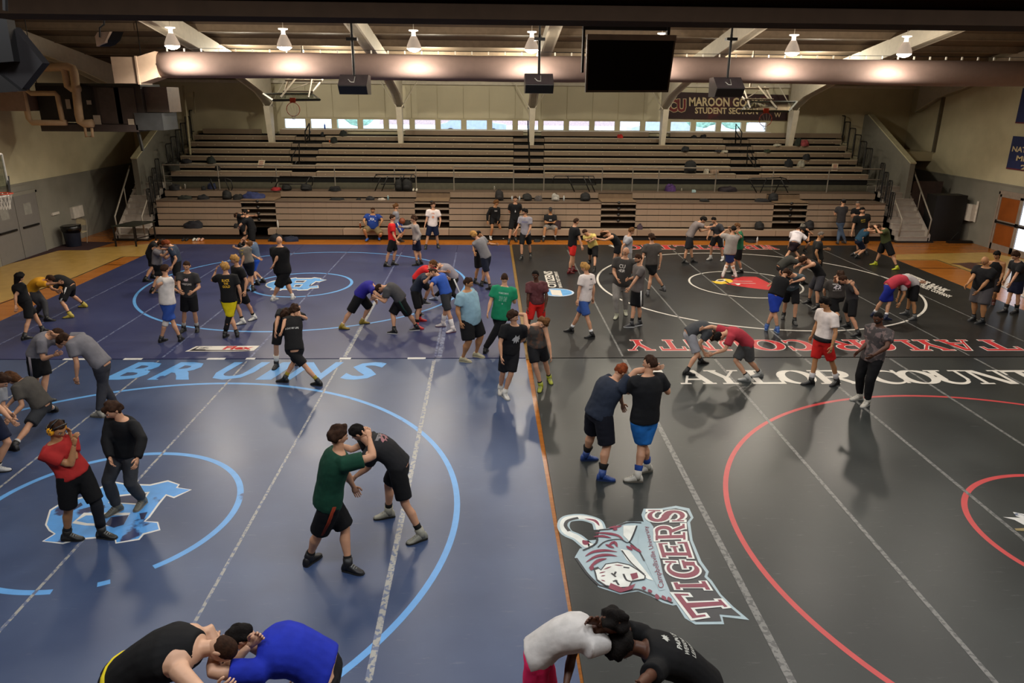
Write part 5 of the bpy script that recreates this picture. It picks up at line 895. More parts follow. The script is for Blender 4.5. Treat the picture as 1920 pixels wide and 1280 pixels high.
def person(label, feet, hip, neck, head, face, la=None, ra=None, shirt='#222222', sleeve='s', shorts='#111111', sl=.93, skin='w', hair='short', hc='br', shoes='#111111', sole='#222222', socks='#0d0d0d', sh=.10, s=1., wd=1., b=0., hf=None, hb=0., prn=None, beard=False, base=None, lift=(0, 0), stripe=None, group=None, leg2=None, hat=None, knee=None, z0=0., hem=.10, loose=1., cat='person', curl=.45, feetdir=None, hipz=None, crouch=0., belt=None, pit=.32, bellyd=1., col2=None):
    fa = math.radians(face); f = np.array([math.sin(fa), -math.cos(fa), 0]); L = np.cross(Z3, f)
    F_ = [fl(p[0], p[1], z0) for p in feet]
    fd = [nrm(f+L*(.22 if i == 0 else -.22)) for i in range(2)]
    if feetdir is not None: fd = [np.array([math.sin(math.radians(a)), -math.cos(math.radians(a)), 0]) for a in feetdir]
    Bc = (F_[0]+F_[1])/2
    hp = yp(hip[0], hip[1], Bc[1]+hb*f[1])
    if hipz is not None: hp = fl(hip[0], hip[1], hipz)
    ank = [F_[i]-fd[i]*.05*s+Z3*(.085*s+lift[i]) for i in range(2)]
    if hipz is None and crouch < 1:
        # a standing figure carries its hips on nearly straight legs
        i0 = 0 if lift[0] <= lift[1] else 1; tgt = (crouch or .975)*.84*s
        for _ in range(12):
            dd = [np.linalg.norm(hp+L*sg*.088*s*wd-Z3*.02*s-ank[i]) for i, sg in ((0, 1), (1, -1))]
            sup = [dd[i] for i in (0, 1) if lift[i] < .05]
            if min(sup) < tgt and max(sup) < .84*s*1.01: hp = hp+Z3*.02
    N = yp(neck[0], neck[1], hp[1]+(b if b else .04)*f[1]*(1 if not b else 1)*(.5*s if b else 1)); v = N-hp; l = np.linalg.norm(v); tl = max(.44*s, min(.60*s, l)); N = hp+v/l*tl; up = v/l
    Q = yp(head[0], head[1], N[1]+.03*f[1]+(.35*b*f[1]*.5 if b else 0)); hv = Q-N; hl = np.linalg.norm(hv); HCn = N+hv/hl*max(.15*s, min(.170*s, hl))
    fw = nrm(f-up*(f@up)*.0); Lh = nrm(L-up*(L@up)); fw = np.cross(Lh, up)
    far = np.linalg.norm(hp-CAMP); big = far < 17.5
    vox = max(.0135, min(.0245, far/FPX*1.55))
    mb = MB(); w = wd
    # --- torso
    bend = max(0, 1-up[2]); spine = lambda t: hp+(N-hp)*t-fw*(.015+.10*bend)*math.sin(math.pi*min(1, max(0, t)))*s
    TS_ = [(-.17, .130, .095), (-.05, .165, .112), (.1, .162, .108), (.3, .142, .098), (.5, .154, .105), (.7, .176, .112), (.86, .180, .100), (.955, .135, .078), (1.03, .062, .056)]
    bel = lambda t: 1+(bellyd-1)*math.exp(-((t-.3)/.28)**2)
    mb.tube([spine(t)+fw*(bel(t)-1)*.06*s for t, _, _ in TS_], [a*s*w for _, a, _ in TS_], 16, side=Lh, r2=[c*s*w*bel(t) for t, _, c in TS_])
    mb.tube([N-up*.06*s, N+(HCn-N)*.5, HCn-nrm(HCn-N)*.02], [.064*s, .056*s, .05*s], 10)
    # --- legs
    legs = []
    for i, sg in ((0, 1), (1, -1)):
        hj = hp+L*sg*.088*s*w-Z3*.02*s; th_, sn = .425*s, .415*s; d = ank[i]-hj; dl = np.linalg.norm(d); k = max(1, dl/(th_+sn)*1.003); th_ *= k; sn *= k
        kn, an = two_bone(hj, ank[i], th_, sn, nrm(f+L*sg*.18+Z3*.02) if knee is None else nrm(f*knee[0]+L*sg*knee[1]+Z3*knee[2])); legs.append((hj, kn, an)); m1 = (hj+kn)/2; cf = kn*.68+an*.32-f*.012*s
        mb.tube([hj+Z3*.05*s, hj*.8+kn*.2, m1, kn*.85+hj*.15, kn, kn*.85+an*.15, cf, kn*.3+an*.7, an], [.085*s*w, .092*s*w, .076*s*w, .058*s*w, .055*s*w, .050*s*w, .057*s*w, .041*s, .034*s], 12)
        mb.ell(an+fd[i]*.03*s-Z3*.03*s, (.04*s, .04*s, .035*s), 8, 6); mb.tube([an, an+fd[i]*.10*s-Z3*.058*s], [.032*s, .018*s], 8)
    # --- arms
    arms = []
    for i, (sg, a) in enumerate(((1, la), (-1, ra))):
        S0 = N-up*.055*s+Lh*sg*.176*s*w**.7; ua, fo_ = .285*s, .25*s; out = L*sg
        if isinstance(a, tuple):
            pe = f*a[4] if len(a) > 4 else (f+Z3*.0)
            E_ = on_sphere(S0, a[:2], ua, pe); ph = f*a[5] if len(a) > 5 else (f+Z3*.0); Wp = on_sphere(E_, a[2:4], fo_+.05*s, ph); Wp = E_+nrm(Wp-E_)*fo_
        else:
            k = a or 'd'
            if k == 'd': E_ = S0+nrm(-Z3*1+out*.28-f*.12)*ua; Wp = E_+nrm(-Z3+f*.32+out*.02)*fo_
            elif k == 'h': Wp = hp+up*.14*s+out*.175*s*w+f*.0; E_, _ = two_bone(S0, Wp, ua, fo_, nrm(out*1-f*.5)); Wp = E_+nrm(Wp-E_)*fo_
            elif k == 'b': E_ = S0+nrm(-Z3+out*.15-f*.45)*ua; Wp = E_+nrm(-Z3*.45-out*.7-f*.35)*fo_
            elif k == 'c': E_ = S0+nrm(-Z3+out*.1+f*.25)*ua; Wp = E_+nrm(-out*1+f*.45+Z3*.12)*fo_
            elif k == 'f': E_ = S0+nrm(-Z3+out*.15+f*.2)*ua; Wp = E_+nrm(f+Z3*.15-out*.35)*fo_
            elif k == 'l': E_ = S0+nrm(-Z3+out*.1+f*.35)*ua; Wp = hp+f*.25*s+out*.12*s-Z3*.02; Wp = E_+nrm(Wp-E_)*fo_
            elif k == 'r': E_ = S0+nrm(f-Z3*.35+out*.25)*ua; Wp = E_+nrm(f+Z3*.15-out*.4)*fo_
            elif k == 'u': E_ = S0+nrm(f*.8-Z3*.1+out*.5)*ua; Wp = E_+nrm(f*.3+Z3*.6-out*.8)*fo_
        arms.append((S0, E_, Wp)); 
        mb.tube([S0-Lh*sg*.05*s, S0, S0*.6+E_*.4, E_*.9+S0*.1, E_, E_*.75+Wp*.25, E_*.35+Wp*.65, Wp], [.055*s*w**.5, .060*s*w**.5, .050*s*w**.6, .041*s*w**.6, .040*s*w**.6, .044*s*w**.6, .033*s, .026*s], 10)
    base = np.array([Bc[0], Bc[1], 0]); job = dict(tmp=[], base=base, label=label, group=group)
    add_remesh(job, 'body', mb, vox, 3)
    ex = MB()
    for i, (S0, E_, Wp) in enumerate(arms):
        pn = -Lh*(1 if i == 0 else -1); dd = nrm(Wp-E_); pn = pn if abs(pn@dd) < .9 else -Z3
        hand(ex, Wp, dd, pn, s, curl, 1 if i == 0 else -1)
    # --- head
    ha = math.radians(face if hf is None else hf); hfv = np.array([math.sin(ha), -math.cos(ha), 0]); hu = nrm(hv)
    hu = nrm(hu*.7+Z3*.5) if up[2] > .75 else nrm(hu*.8+up*.35); hfv = nrm(hfv-Z3*(1-hu[2])*1.0-hu*0); hfv = nrm(hfv-hu*(hfv@hu)); hu = nrm(hu+hfv*pit); hfv = nrm(hfv-hu*(hfv@hu)); hl_ = np.cross(hu, hfv); R = np.stack([hl_, hfv, hu], 1)
    hs = s**.5*1.0
    V, Fc = HG[big]; tf = lambda P: HCn+(np.array(P)*hs)@R.T
    ex.add(tf(V), Fc)
    lips = [j for j, q_ in enumerate(Fc) if (lambda c_: abs(c_[0]) < .024 and -.066 < c_[2] < -.050 and c_[1] > .05)(V[list(q_)].mean(0))]
    off = len(ex.f)-len(Fc)
    for j in lips: ex.m[off+j] = 1
    for sx in (-1, 1):
        e = MB(); e.ell((sx*.078, -.008, -.008), (.010, .019, .030), 8, 6); ex.add(tf(e.v), e.f, 0)
        e = MB(); e.ell((sx*.030, .0835, .012), (.014, .006, .007), 8, 6); ex.add(tf(e.v), e.f, 2)
        e = MB(); e.ell((sx*.030, .0880, .012), (.006, .0035, .0062), 8, 5); ex.add(tf(e.v), e.f, 3)
        if skin and hair != 'rim': e = MB(); e.tube([(sx*.016, .094, .031), (sx*.031, .092, .037), (sx*.046, .082, .032)], .004, 5); ex.add(tf(e.v), e.f, 3)
    e = MB(); [e.ell((sx*.007, .115, -.024), (.004, .003, .003), 6, 4) for sx in (-1, 1)]; ex.add(tf(e.v), e.f, 3)
    job['extra'] = ex; ms = SK[skin]; job['skin'] = [mat('skin_'+skin, ms, .5, var=.08, scale=7, spec=.35), mat('lips_'+skin, tuple(v*q for v, q in zip(lin(ms), (.85, .5, .5))), .5), mat('eye_white', '#b8b4ac', .3), mat('dark_brow', '#1a120d', .6)]
    kids = []
    if hair != 'bald':
        hm, hF = hair_mesh(big, hair, len(JOBS)*1.7); h = MB(); h.add(tf(hm), hF); kids.append(('hair', h, mat('hair_'+hc, HC[hc], .8, spec=.15, var=.35, scale=30, bump=.5, bscale=60), True))
    if beard: hm, hF = beard_mesh(big, 1); h = MB(); h.add(tf(hm), hF); kids.append(('beard', h, mat('hair_'+hc, HC[hc], .8, var=.3, scale=30), True))
    if hat == 'cap':
        h = MB(); V2 = [p*1.16+np.array([0, 0, .006]) if p[2] > .03 else p*.8 for p in HG[big][0]]; h.add(tf(V2), Fc); h.add(tf([(-.06, .08, .05), (.06, .08, .05), (.05, .17, .045), (-.05, .17, .045), (-.06, .08, .058), (.06, .08, .058), (.05, .17, .052), (-.05, .17, .052)]), [(0, 3, 2, 1), (4, 5, 6, 7), (0, 1, 5, 4), (1, 2, 6, 5), (2, 3, 7, 6), (3, 0, 4, 7)]); kids.append(('cap', h, cloth('#2a2a2c'), False))
    if hat == 'gear':
        for sx in (-1, 1): h = MB(); h.tube([(sx*.074, -.005, -.002), (sx*.098, -.005, -.002), (sx*.108, -.005, -.002)], [.048, .048, .034], 14, side=(0, 1, 0)); h.v = tf(h.v).tolist(); kids.append(('ear_guard', h, mat('gear_yellow', '#e09a12', .4), True))
        h = MB(); [h.ell((sx*.110, .02*math.cos(a), -.002+.03*math.sin(a)), (.006, .010, .006), 6, 4) for sx in (-1, 1) for a in (0, 2, 4)]; h.v = tf(h.v).tolist(); kids.append(('guard_slots', h, M_black, True))
        for z_, y_ in ((.1, .05), (.12, -.03), (.0, -.12)): h = MB(); h.tube([(-.10, 0, 0), (-.085, y_*.6, z_*.75), (0, y_*1.1, z_*1.12 if z_ else -.03), (.085, y_*.6, z_*.75), (.10, 0, 0)], .010, 6); h.v = tf(h.v).tolist(); kids.append(('headgear_strap', h, M_black, True))
    if hat == 'band': h = MB(); h.tube([(.085*math.cos(t), .105*math.sin(t), .05) for t in np.linspace(0, 6.283, 17)], .010, 6); h.v = tf(h.v).tolist(); kids.append(('headband', h, mat('tan_band', '#b39a70', .7), True))
    if hat == 'gear2': h = MB(); h.tube([(.10*math.sin(t), .0, .118*math.cos(t)) for t in np.linspace(-2, 2, 11)], .014, 6); h.v = tf(h.v).tolist(); kids.append(('headgear_strap', h, M_black, True))
    # --- shirt
    m = MB(); inf = .020*s*loose; sk_ = [(-hem*.6-.03-.10*min(.6, bend), .160, .118), (-.05, .172, .122), (.1, .168, .118), (.3, .155, .110), (.5, .162, .115), (.7, .180, .118), (.86, .182/w**.35, .104/w**.2), (.955, .138/w**.45, .084/w**.3), (1.0, .080, .066)]
    if hem < 0: sk_[0] = (-.02, .168, .118)
    if sleeve == 'n': sk_[6] = (.85, .135, .100); sk_[7] = (.955, .095, .078)
    m.tube([spine(t)+fw*(bel(t)-1)*.06*s for t, _, _ in sk_], [a*s*w+inf for _, a, _ in sk_], 18, side=Lh, r2=[c*s*w*bel(t)+inf for t, _, c in sk_])
    for i, (S0, E_, Wp) in enumerate(arms):
        sg = 1 if i == 0 else -1
        if sleeve == 's': e = S0*.32+E_*.68; m.tube([S0-Lh*sg*.06*s, S0, e], [.074*s*w**.4+inf*.4, .080*s*w**.4+inf*.4, .068*s*w**.5+inf*.75], 12)
        elif sleeve == 'l': m.tube([S0-Lh*sg*.06*s, S0, S0*.5+E_*.5, E_, (E_+Wp)/2, Wp], [.066*s*w+inf*.3, .070*s*w+inf*.3, .057*s*w+inf*.4, .05*s*w+inf*.5, .046*s+inf*.5, .036*s+inf*.4], 12)
    add_remesh(job, 'shirt', m, vox*1.3, 2); job['shirt'] = mat('shirt_pattern', shirt, .85, var=.2, scale=5, col2=col2, f2=.5, s2=9) if col2 else cloth(shirt, 'shirt')
    # --- shorts / trousers
    m = MB(); inf2 = .020*s*loose
    m.tube([hp+up*.10*s, hp+up*.03*s, hp-Z3*.05*s, hp-Z3*.12*s], [.160*s*w+inf2*.3, .170*s*w+inf2*.6, .170*s*w+inf2, .150*s*w+inf2], 16, side=Lh, r2=[.112*s*w, .122*s*w, .125*s*w, .11*s*w])
    for hj, kn, an in legs:
        if sl <= 1: e = hj*(1-sl)+kn*sl; m.tube([hj+Z3*.04*s, hj*.7+e*.3, e], [.096*s*w+inf2*.4, .098*s*w+inf2*.6, (.088 if sl < .7 else .080)*s*w+inf2*1.0], 14)
        elif sl < 1.6: e = kn*.82+an*.18; m.tube([hj+Z3*.04*s, hj*.7+kn*.3, kn, e], [.096*s*w+inf2*.4, .098*s*w+inf2*.6, .075*s*w+inf2*1.1, .076*s*w+inf2*1.1], 14)
        else: m.tube([hj+Z3*.04*s, hj*.7+kn*.3, kn, kn*.5+an*.5, an+Z3*.03], [.092*s*w+inf2*.3, .094*s*w+inf2*.3, .066*s*w+inf2*.5, .062*s+inf2*.5, .046*s+inf2*.5], 14)
    add_remesh(job, 'shorts', m, vox*1.3, 2); job['shorts'] = cloth(shorts, 'shorts'); job['trousers'] = sl >= 1.6
    if belt: q_ = MB(); q_.tube([spine(-.06), spine(.0), spine(.07)], [(.176*w)*s+inf+.004]*3, 18, side=Lh, r2=[.127*s*w+inf+.004]*3); kids.append(('waistband', q_, cloth(belt, 'waistband'), True))
    if stripe:
        for i, (hj, kn, an) in enumerate(legs):
            sg = 1 if i == 0 else -1; e = (hj*(1-sl)+kn*sl) if sl <= 1 else (kn if sl < 1.6 else an); st = MB(); r0 = .102*s*w+inf2*.9; r1 = ((.088 if sl < .7 else .080) if sl < 1.6 else .05)*s*w+inf2*1.1
            st.tube([hj+L*sg*r0*.98+Z3*.03, hj*.5+e*.5+L*sg*(r0+r1)/2, e+L*sg*r1+Z3*.01], .022*s, 6, side=f, r2=.006); kids.append(('side_stripe', st, cloth(stripe, 'stripe'), True))
    if leg2:   # tight sleeve on one leg
        i, c_, t0, t1 = leg2; hj, kn, an = legs[i]; q_ = MB(); pt = lambda t: hj*(1-t)+kn*t if t < 1 else kn*(2-t)+an*(t-1); q_.tube([pt(t) for t in np.linspace(t0, t1, 6)], [(.062 if t < 1.3 else .052)*s*w+.008 for t in np.linspace(t0, t1, 6)], 12); kids.append(('leg_sleeve', q_, cloth(c_, 'leg_sleeve'), True))
    for i, (hj, kn, an) in enumerate(legs):
        if sh: q_ = MB(); t = sh/.415; q_.tube([an-Z3*.02*s, an, an*(1-t*.5)+kn*t*.5, an*(1-t)+kn*t], [.040*s, .040*s, (.044 if sh < .15 else .052)*s, (.047 if sh < .15 else .062)*s*(w if sh > .15 else 1)], 10); kids.append(('sock', q_, cloth(socks, 'sock'), True))
        u_, lc, so = shoe_mb(an, fd[i], s, sh > .01, kn); kids.append(('shoe', (u_, lc, so, sole), mat('shoe_'+shoes, shoes, .5, var=.15, scale=14), True))
    job.update(kids=kids, prn=prn, spine=spine, fw=fw, Lh=Lh, up=up, s=s, w=w); JOBS.append(job)
def finish_people():
    bpy.context.view_layer.update(); dg = bpy.context.evaluated_depsgraph_get()
    for job in JOBS:
        base = job['base']; got = {}
        for key, o in job['tmp']: got[key] = bpy.data.meshes.new_from_object(o.evaluated_get(dg))
        def arr(me):
            n = len(me.vertices); co = np.zeros(n*3, dtype=np.float32); me.vertices.foreach_get('co', co); return co.reshape(-1, 3).astype(float)
        me = got['body']; co = arr(me); ex = job['extra']; n = len(co); fc = [tuple(p.vertices) for p in me.polygons]+[tuple(i+n for i in q) for q in ex.f]
        nm = bpy.data.meshes.new('person'); nm.from_pydata((np.concatenate([co, np.array(ex.v)])-base).tolist(), [], fc)
        for m_ in job['skin']: nm.materials.append(m_)
        mi = [0]*(len(fc)-len(ex.f))+ex.m; nm.polygons.foreach_set('material_index', mi); nm.polygons.foreach_set('use_smooth', [True]*len(fc)); nm.update()
        root = bpy.data.objects.new('person', nm); root.location = Vector(base); link(root); tag(root, job['label'], 'person', job['group'])
        for key, nme in (('shirt', 'shirt'), ('shorts', 'trousers' if job['trousers'] else 'shorts')):
            co = arr(got[key]); big_ = np.linalg.norm(base-CAMP) < 17
            if big_:
                for i in range(len(co)):
                    p = co[i]; nn = noise.noise(Vector((p[0]*9, p[1]*9, p[2]*16)))*.006+noise.noise(Vector((p[0]*24, p[1]*24, p[2]*30)))*.002; co[i, :2] += nn*np.array([.7, .7])
            m2 = got[key]; m2.vertices.foreach_set('co', (co-base).astype(np.float32).ravel()); m2.materials.clear(); m2.materials.append(job[key]); m2.polygons.foreach_set('use_smooth', [True]*len(m2.polygons)); m2.update(); m2.name = nme
            o = bpy.data.objects.new(nme, m2); link(o, root)
            if key == 'shirt' and job['prn']:
                bv = BVHTree.FromPolygons([Vector(c) for c in co], [tuple(p.vertices) for p in m2.polygons])
                for (txt, side, t, off, wdt, hgt, c_) in job['prn']:
                    sg = 1 if side == 'f' else -1; nd = job['fw']*sg; u_ = job['Lh']*sg; C0 = job['spine'](t)+u_*off
                    if isinstance(txt, str): uv, Fc, _ = text_verts(txt, .03, 0.)
                    else: uv, Fc = txt
                    V = []; ok = True
                    for a, b_ in uv:
                        P = C0+u_*((a-.5)*wdt)+job['up']*((b_-.5)*hgt); h = bv.ray_cast(Vector(P+nd*.6), Vector(-nd))
                        V.append(np.array(h[0])+nd*.005-base if h[0] is not None else P+nd*.15-base)
                    pb = MB(); pb.add(V, Fc); pb.build('print', mat('print_'+c_, c_, .7), o)
        for nme, g, m_, smf in job['kids']:
            if nme == 'shoe':
                u_, lc, so, scol = g
                u_.v = (np.array(u_.v)-base).tolist(); o = u_.build('shoe', m_, root, True)
                so.v = (np.array(so.v)-base).tolist(); so.build('sole', mat('sole_'+scol, scol, .6), o); lc.v = (np.array(lc.v)-base).tolist(); lc.build('laces', mat('laces', '#8a8a86', .8), o)
            else: g.v = (np.array(g.v)-base).tolist(); g.build(nme, m_, root, smf)
        for key, o in job['tmp']: m0 = o.data; bpy.data.objects.remove(o); bpy.data.meshes.remove(m0)
def disc(n=14): return ([(.5+.5*math.cos(2*math.pi*i/n), .5+.5*math.sin(2*math.pi*i/n)) for i in range(n)], [tuple(range(n))])
def shape(pts): return (pts, [tuple(range(len(pts)))])
BEAST = shape([(0, .35), (.12, .6), (.3, .75), (.38, 1), (.5, .8), (.7, .85), (.85, 1), (.9, .7), (1, .55), (.85, .45), (.95, .1), (.75, .3), (.6, .0), (.5, .3), (.3, .0), (.25, .3)])
P = person
# people, listed with the pixel positions of feet, hips, neck and head; depth comes from the feet on the floor
K = '#131315'; KC = '#2f2e2f'; GR = '#7d7b7c'; DG = '#454548'; WH = '#cfc8c2'
# far left
P('person with long dark hair in black tee, hands on hips, at the far left edge', [(84, 622), (51, 636)], (50, 581), (36, 538), (36, 521), 160, (67, 556, 58, 578, -1, 1), (17, 570, 30, 582), shirt=K, shorts=K, hair='long', hc='bk', s=.98, socks='#20262e')
P('person in yellow tee and grey pants bending toward a partner in black', [(93, 602), (72, 594)], (62, 561), (79, 530), (90, 524), 90, (98, 542, 114, 545), (95, 532, 112, 530), shirt='#c28a1c', shorts='#3a3a3d', sl=2, hb=.0, hair='short', socks=K)
P('person in black tee with white striped shorts grappling the one in yellow', [(129, 596), (156, 576)], (134, 552), (113, 530), (103, 526), 275, (112, 550, 98, 538), (100, 534, 86, 532), shirt=K, shorts=K, stripe='#b8b8b8', hair='short', hc='bk', shoes='#a8963c')
P('person in black printed tee behind the grey tee wrestler at the left circle', [(276, 528), (289, 522)], (284, 490), (290, 462), (298, 454), 95, (280, 468, 290, 456), 'f', shirt=K, shorts=K, hair='short', hc='bk')
P('bearded person in grey tee holding the neck of one in navy at the left', [(289, 549), (303, 541)], (296, 503), (297, 469), (303, 456), 88, (310, 485, 330, 468), (306, 480, 318, 470), shirt='#6f6c70', shorts=K, hair='mop', hc='br', beard=True)
P('ginger-haired person in navy tee facing the bearded one in grey', [(339, 549), (326, 545)], (333, 504), (325, 470), (317, 459), 272, (338, 497, 320, 504), 'r', shirt='#2b3444', shorts=K, hair='mop', hc='gi')
P('person in white tee and blue patterned shorts seen from behind, white knee wrap', [(340, 638), (306, 640)], (314, 566), (310, 519), (309, 503), 172, (328, 544, 338, 548), (274, 541, 290, 546, -1, 1), shirt=WH, shorts='#2c4a94', sl=.95, hair='short', hc='br', leg2=(1, '#c9c2bb', .9, 1.25), shoes='#0f0f12', hf=150, loose=1.3, sh=.06)
P('person in charcoal tee lettered WRESTLING facing the camera', [(370, 621), (343, 622)], (355, 560), (351, 511), (350, 494), 3, (374, 538, 359, 549), (335, 534, 339, 547), shirt=KC, shorts=K, hair='short', hc='br', prn=[('WRESTLING', 'f', .55, 0, .22, .05, '#c9c2bb'), (BEAST, 'f', .75, 0, .11, .09, '#c9b0b0')], sh=.14, socks='#9a9a9a')
P('person in black tee with yellow back lettering and yellow shorts', [(445, 630), (424, 631)], (430, 566), (424, 513), (421, 498), 188, (398, 527, 406, 503, 1, 1), (449, 541, 452, 562), shirt=K, shorts='#cdbb12', hair='mop', hc='bl', hf=230, leg2=(1, K, .9, 1.75), prn=[('BLACK', 'b', .80, 0, .17, .06, '#d3a21c'), ('THE', 'b', .68, 0, .10, .05, '#d3a21c'), ('GOLD', 'b', .56, 0, .17, .06, '#d3a21c')], stripe='#20200a')
P('blond person in plain black tee standing behind the one with yellow shorts', [(474, 600), (452, 608)], (449, 552), (445, 499), (439, 482), 315, (462, 527, 459, 550), (440, 530, 436, 545), shirt=K, shorts=K, hair='mop', hc='bl', hf=290, shoes='#c9c9c4', sh=.12, prn=[('DDAN', 'f', .8, 0, .0001, .0001, '#777777')][:0])
P('person in grey tee with yellow back print leaning on one in blue shorts', [(476, 545), (462, 546)], (467, 506), (461, 474), (462, 461), 165, (478, 480, 486, 485), (450, 490, 452, 500), shirt='#6b6660', shorts='#12151d', hair='short', hc='lb', prn=[('7', 'b', .7, 0, .12, .14, '#a8923a')])
P('person in blue shorts grappling behind the grey tee with yellow print', [(491, 530), (481, 534)], (481, 498), (476, 470), (470, 462), 260, 'r', 'u', shirt='#4a5a70', shorts='#2450b0', hair='short', socks='#c9c9c4', hc='br')
P('person all in black leaning over a partner beside the left aisle', [(481, 478), (470, 472)], (474, 437), (463, 408), (460, 396), 275, (450, 422, 448, 428), 'l', shirt='#101013', shorts='#0e0e10', hair='short', hc='bk', wd=1.12, b=.15)
P('person in dark clothes hidden behind the big one in black by the left aisle', [(452, 463), (459, 461)], (455, 433), (452, 409), (447, 402), 85, 'r', 'u', shirt='#141416', shorts=K, hair='short', hc='br')
P('big bald man in black tee and long black shorts seen from behind', [(550, 560), (515, 563)], (530, 512), (525, 463), (523, 447), 165, 'f', (505, 492, 505, 512, -1, -1), shirt='#0f0f11', shorts='#0d0d0f', sl=1.3, hair='bald', wd=1.32, s=1.04, shoes='#c4c2bd', sole='#8a8f9a', hem=.3, socks='#c8c8c8', sh=.05, skin='w', loose=1.5)
P('person bending over in black tee with small white back lettering', [(594, 722), (530, 716)], (552, 652), (548, 596), (553, 578), 185, (570, 590, 560, 580), (532, 600, 528, 622, -1, -1), shirt='#161617', shorts='#141416', hair='mop', hc='br', prn=[('A DAY MY LIFE', 'b', .62, 0, .26, .035, '#b4b4b0')], b=.55, socks='#8a7a2c', sh=.14, feetdir=(250, 260))
P('person in dark tee facing the camera, head down against the one in black', [(556, 682), (517, 690)], (532, 626), (545, 583), (536, 589), 5, (574, 597, 560, 590), (520, 600, 516, 625), shirt='#1c1d1f', shorts=K, hair='mop', hc='br', b=.8, socks='#c9c9c4', sh=.2, shoes='#101114')
P('seated heavy man in blue tee lettered FCA with a white towel', [(711, 449), (688, 451)], (699, 426), (699, 402), (699, 388), 0, (717, 412, 713, 421), (682, 413, 685, 421), shirt='#1f3c86', shorts='#7a6a4c', sl=.95, wd=1.35, hipz=.50, hair='short', hc='br', shoes='#2458b0', beard=True, bellyd=1.4, hem=0, prn=[('FCA', 'f', .72, 0, .16, .09, '#c9c9c9'), (shape([(0, 0), (1, 0), (1, 1), (0, 1)]), 'f', .76, .12, .045, .2, '#cbb9b8'), (shape([(0, 0), (1, 0), (1, 1), (0, 1)]), 'f', .76, -.12, .045, .2, '#cbb9b8')], knee=(1, .35, .6), crouch=1, socks='#888888', sh=.0, skin='t')
P('person in red tee and black shorts facing right, near the seated man', [(740, 497), (726, 500)], (736, 456), (735, 418), (736, 403), 95, (736, 441, 744, 458), (738, 441, 746, 455), shirt='#c01c1e', shorts=K, hair='short', hc='br')
P('bearded person in grey tee holding a ball behind the red tee', [(752, 453), (744, 455)], (745, 428), (742, 397), (742, 384), 100, (744, 412, 752, 414), (746, 412, 752, 412), shirt='#85858c', shorts='#2a3f86', hair='mop', hc='lb', beard=True, stripe='#c9c9c9')
P('person in grey long-sleeved top reaching an arm to the left', [(787, 496), (780, 498)], (781, 454), (778, 420), (776, 408), 285, (788, 440, 778, 455), (764, 426, 750, 425), shirt='#8d8683', sleeve='l', shorts='#141a30', hair='curly', hc='br')
P('person in white tee with orange print and navy shorts by the bleachers', [(822, 465), (798, 467)], (811, 428), (812, 393), (812, 380), 8, (826, 411, 824, 424), (800, 411, 795, 428), shirt='#d8ccc8', shorts='#111a34', hair='short', hc='br', hf=40, prn=[('CRL', 'f', .8, 0, .13, .05, '#c8764e'), (disc(), 'f', .56, 0, .09, .10, '#cf8a6a')], loose=1.4)
P('player in grey tee seen from behind, holding a dark haired one', [(917, 543), (902, 536)], (911, 481), (896, 448), (887, 439), 215, (895, 465, 888, 470), (915, 458, 905, 444), shirt='#77767a', shorts='#141a2a', hair='mop', hc='bl', b=.12)
P('dark haired player facing the grey tee one, mostly hidden behind him', [(909, 531), (893, 532)], (898, 480), (900, 450), (896, 436), 60, 'r', (888, 462, 890, 475), shirt='#1a1b1e', shorts=K, hair='short', hc='bk', skin='t')
P('blond person in black long-sleeved top leaning at the bench', [(941, 447), (920, 449)], (926, 419), (928, 388), (931, 377), 25, (936, 405, 933, 417), (914, 403, 914, 417), shirt='#0e0e10', sleeve='l', shorts='#131316', sl=.6, hair='mop', hc='lb', hf=70, shoes='#c4c4c0', prn=[('TIGERS', 'f', .7, 0, .13, .06, '#9a9a9a')], skin='t')
P('man in black tee with white lanyard, hands behind his back', [(967, 452), (954, 456)], (965, 421), (966, 382), (966, 369), 5, 'b', 'b', shirt='#121214', shorts='#0f0f11', hair='short', hc='br', s=1.05, prn=[(shape([(.0, 1), (.08, 1), (.5, .1), (.92, 1), (1, 1), (.55, 0), (.45, 0)]), 'f', .78, 0, .11, .24, '#c8c0bc'), (disc(), 'f', .52, 0, .04, .06, '#d0d0d0')])
P('person in grey printed tee walking away from the man with a lanyard', [(995, 482), (977, 486)], (985, 444), (985, 406), (984, 393), 345, (995, 428, 988, 442), (972, 424, 964, 437), shirt='#8b8890', shorts=K, hair='mop', hc='bk', hf=290, prn=[('BRUINS', 'f', .72, 0, .2, .04, '#6a6a9a')])
P('seated man in dark tee and cap with arms crossed, grey shorts', [(1041, 449), (1019, 451)], (1031, 424), (1032, 402), (1032, 390), 0, 'c', 'c', shirt='#1a1a1c', shorts='#7c7772', sl=.95, hipz=.50, hair='buzz', hc='gy', hat='cap', beard=True, skin='t', knee=(1, .3, .6), crouch=1, hem=0, socks='#bdbdbd', wd=1.05, prn=[('M', 'f', .6, 0, .1, .06, '#b5b5b5')])
P('person in black tee, red shorts and dark red high shoes, back turned', [(1077, 509), (1070, 513)], (1073, 466), (1077, 424), (1081, 412), 115, (1094, 450, 1092, 466, 1, 1), (1088, 452, 1092, 466), shirt='#0f0f12', shorts='#bf2420', sl=.75, hair='short', hc='br', shoes='#5a0f14', sole='#3a0a0e', socks='#5a0f14', sh=.12)
P('person in yellow tee and black shorts pulling on a partner in a tank top', [(1114, 509), (1104, 494)], (1112, 461), (1104, 440), (1096, 435), 330, (1115, 448, 1108, 452), (1100, 452, 1110, 447), shirt='#c8b468', shorts=K, hair='short', hc='br', b=.25, s=.97)
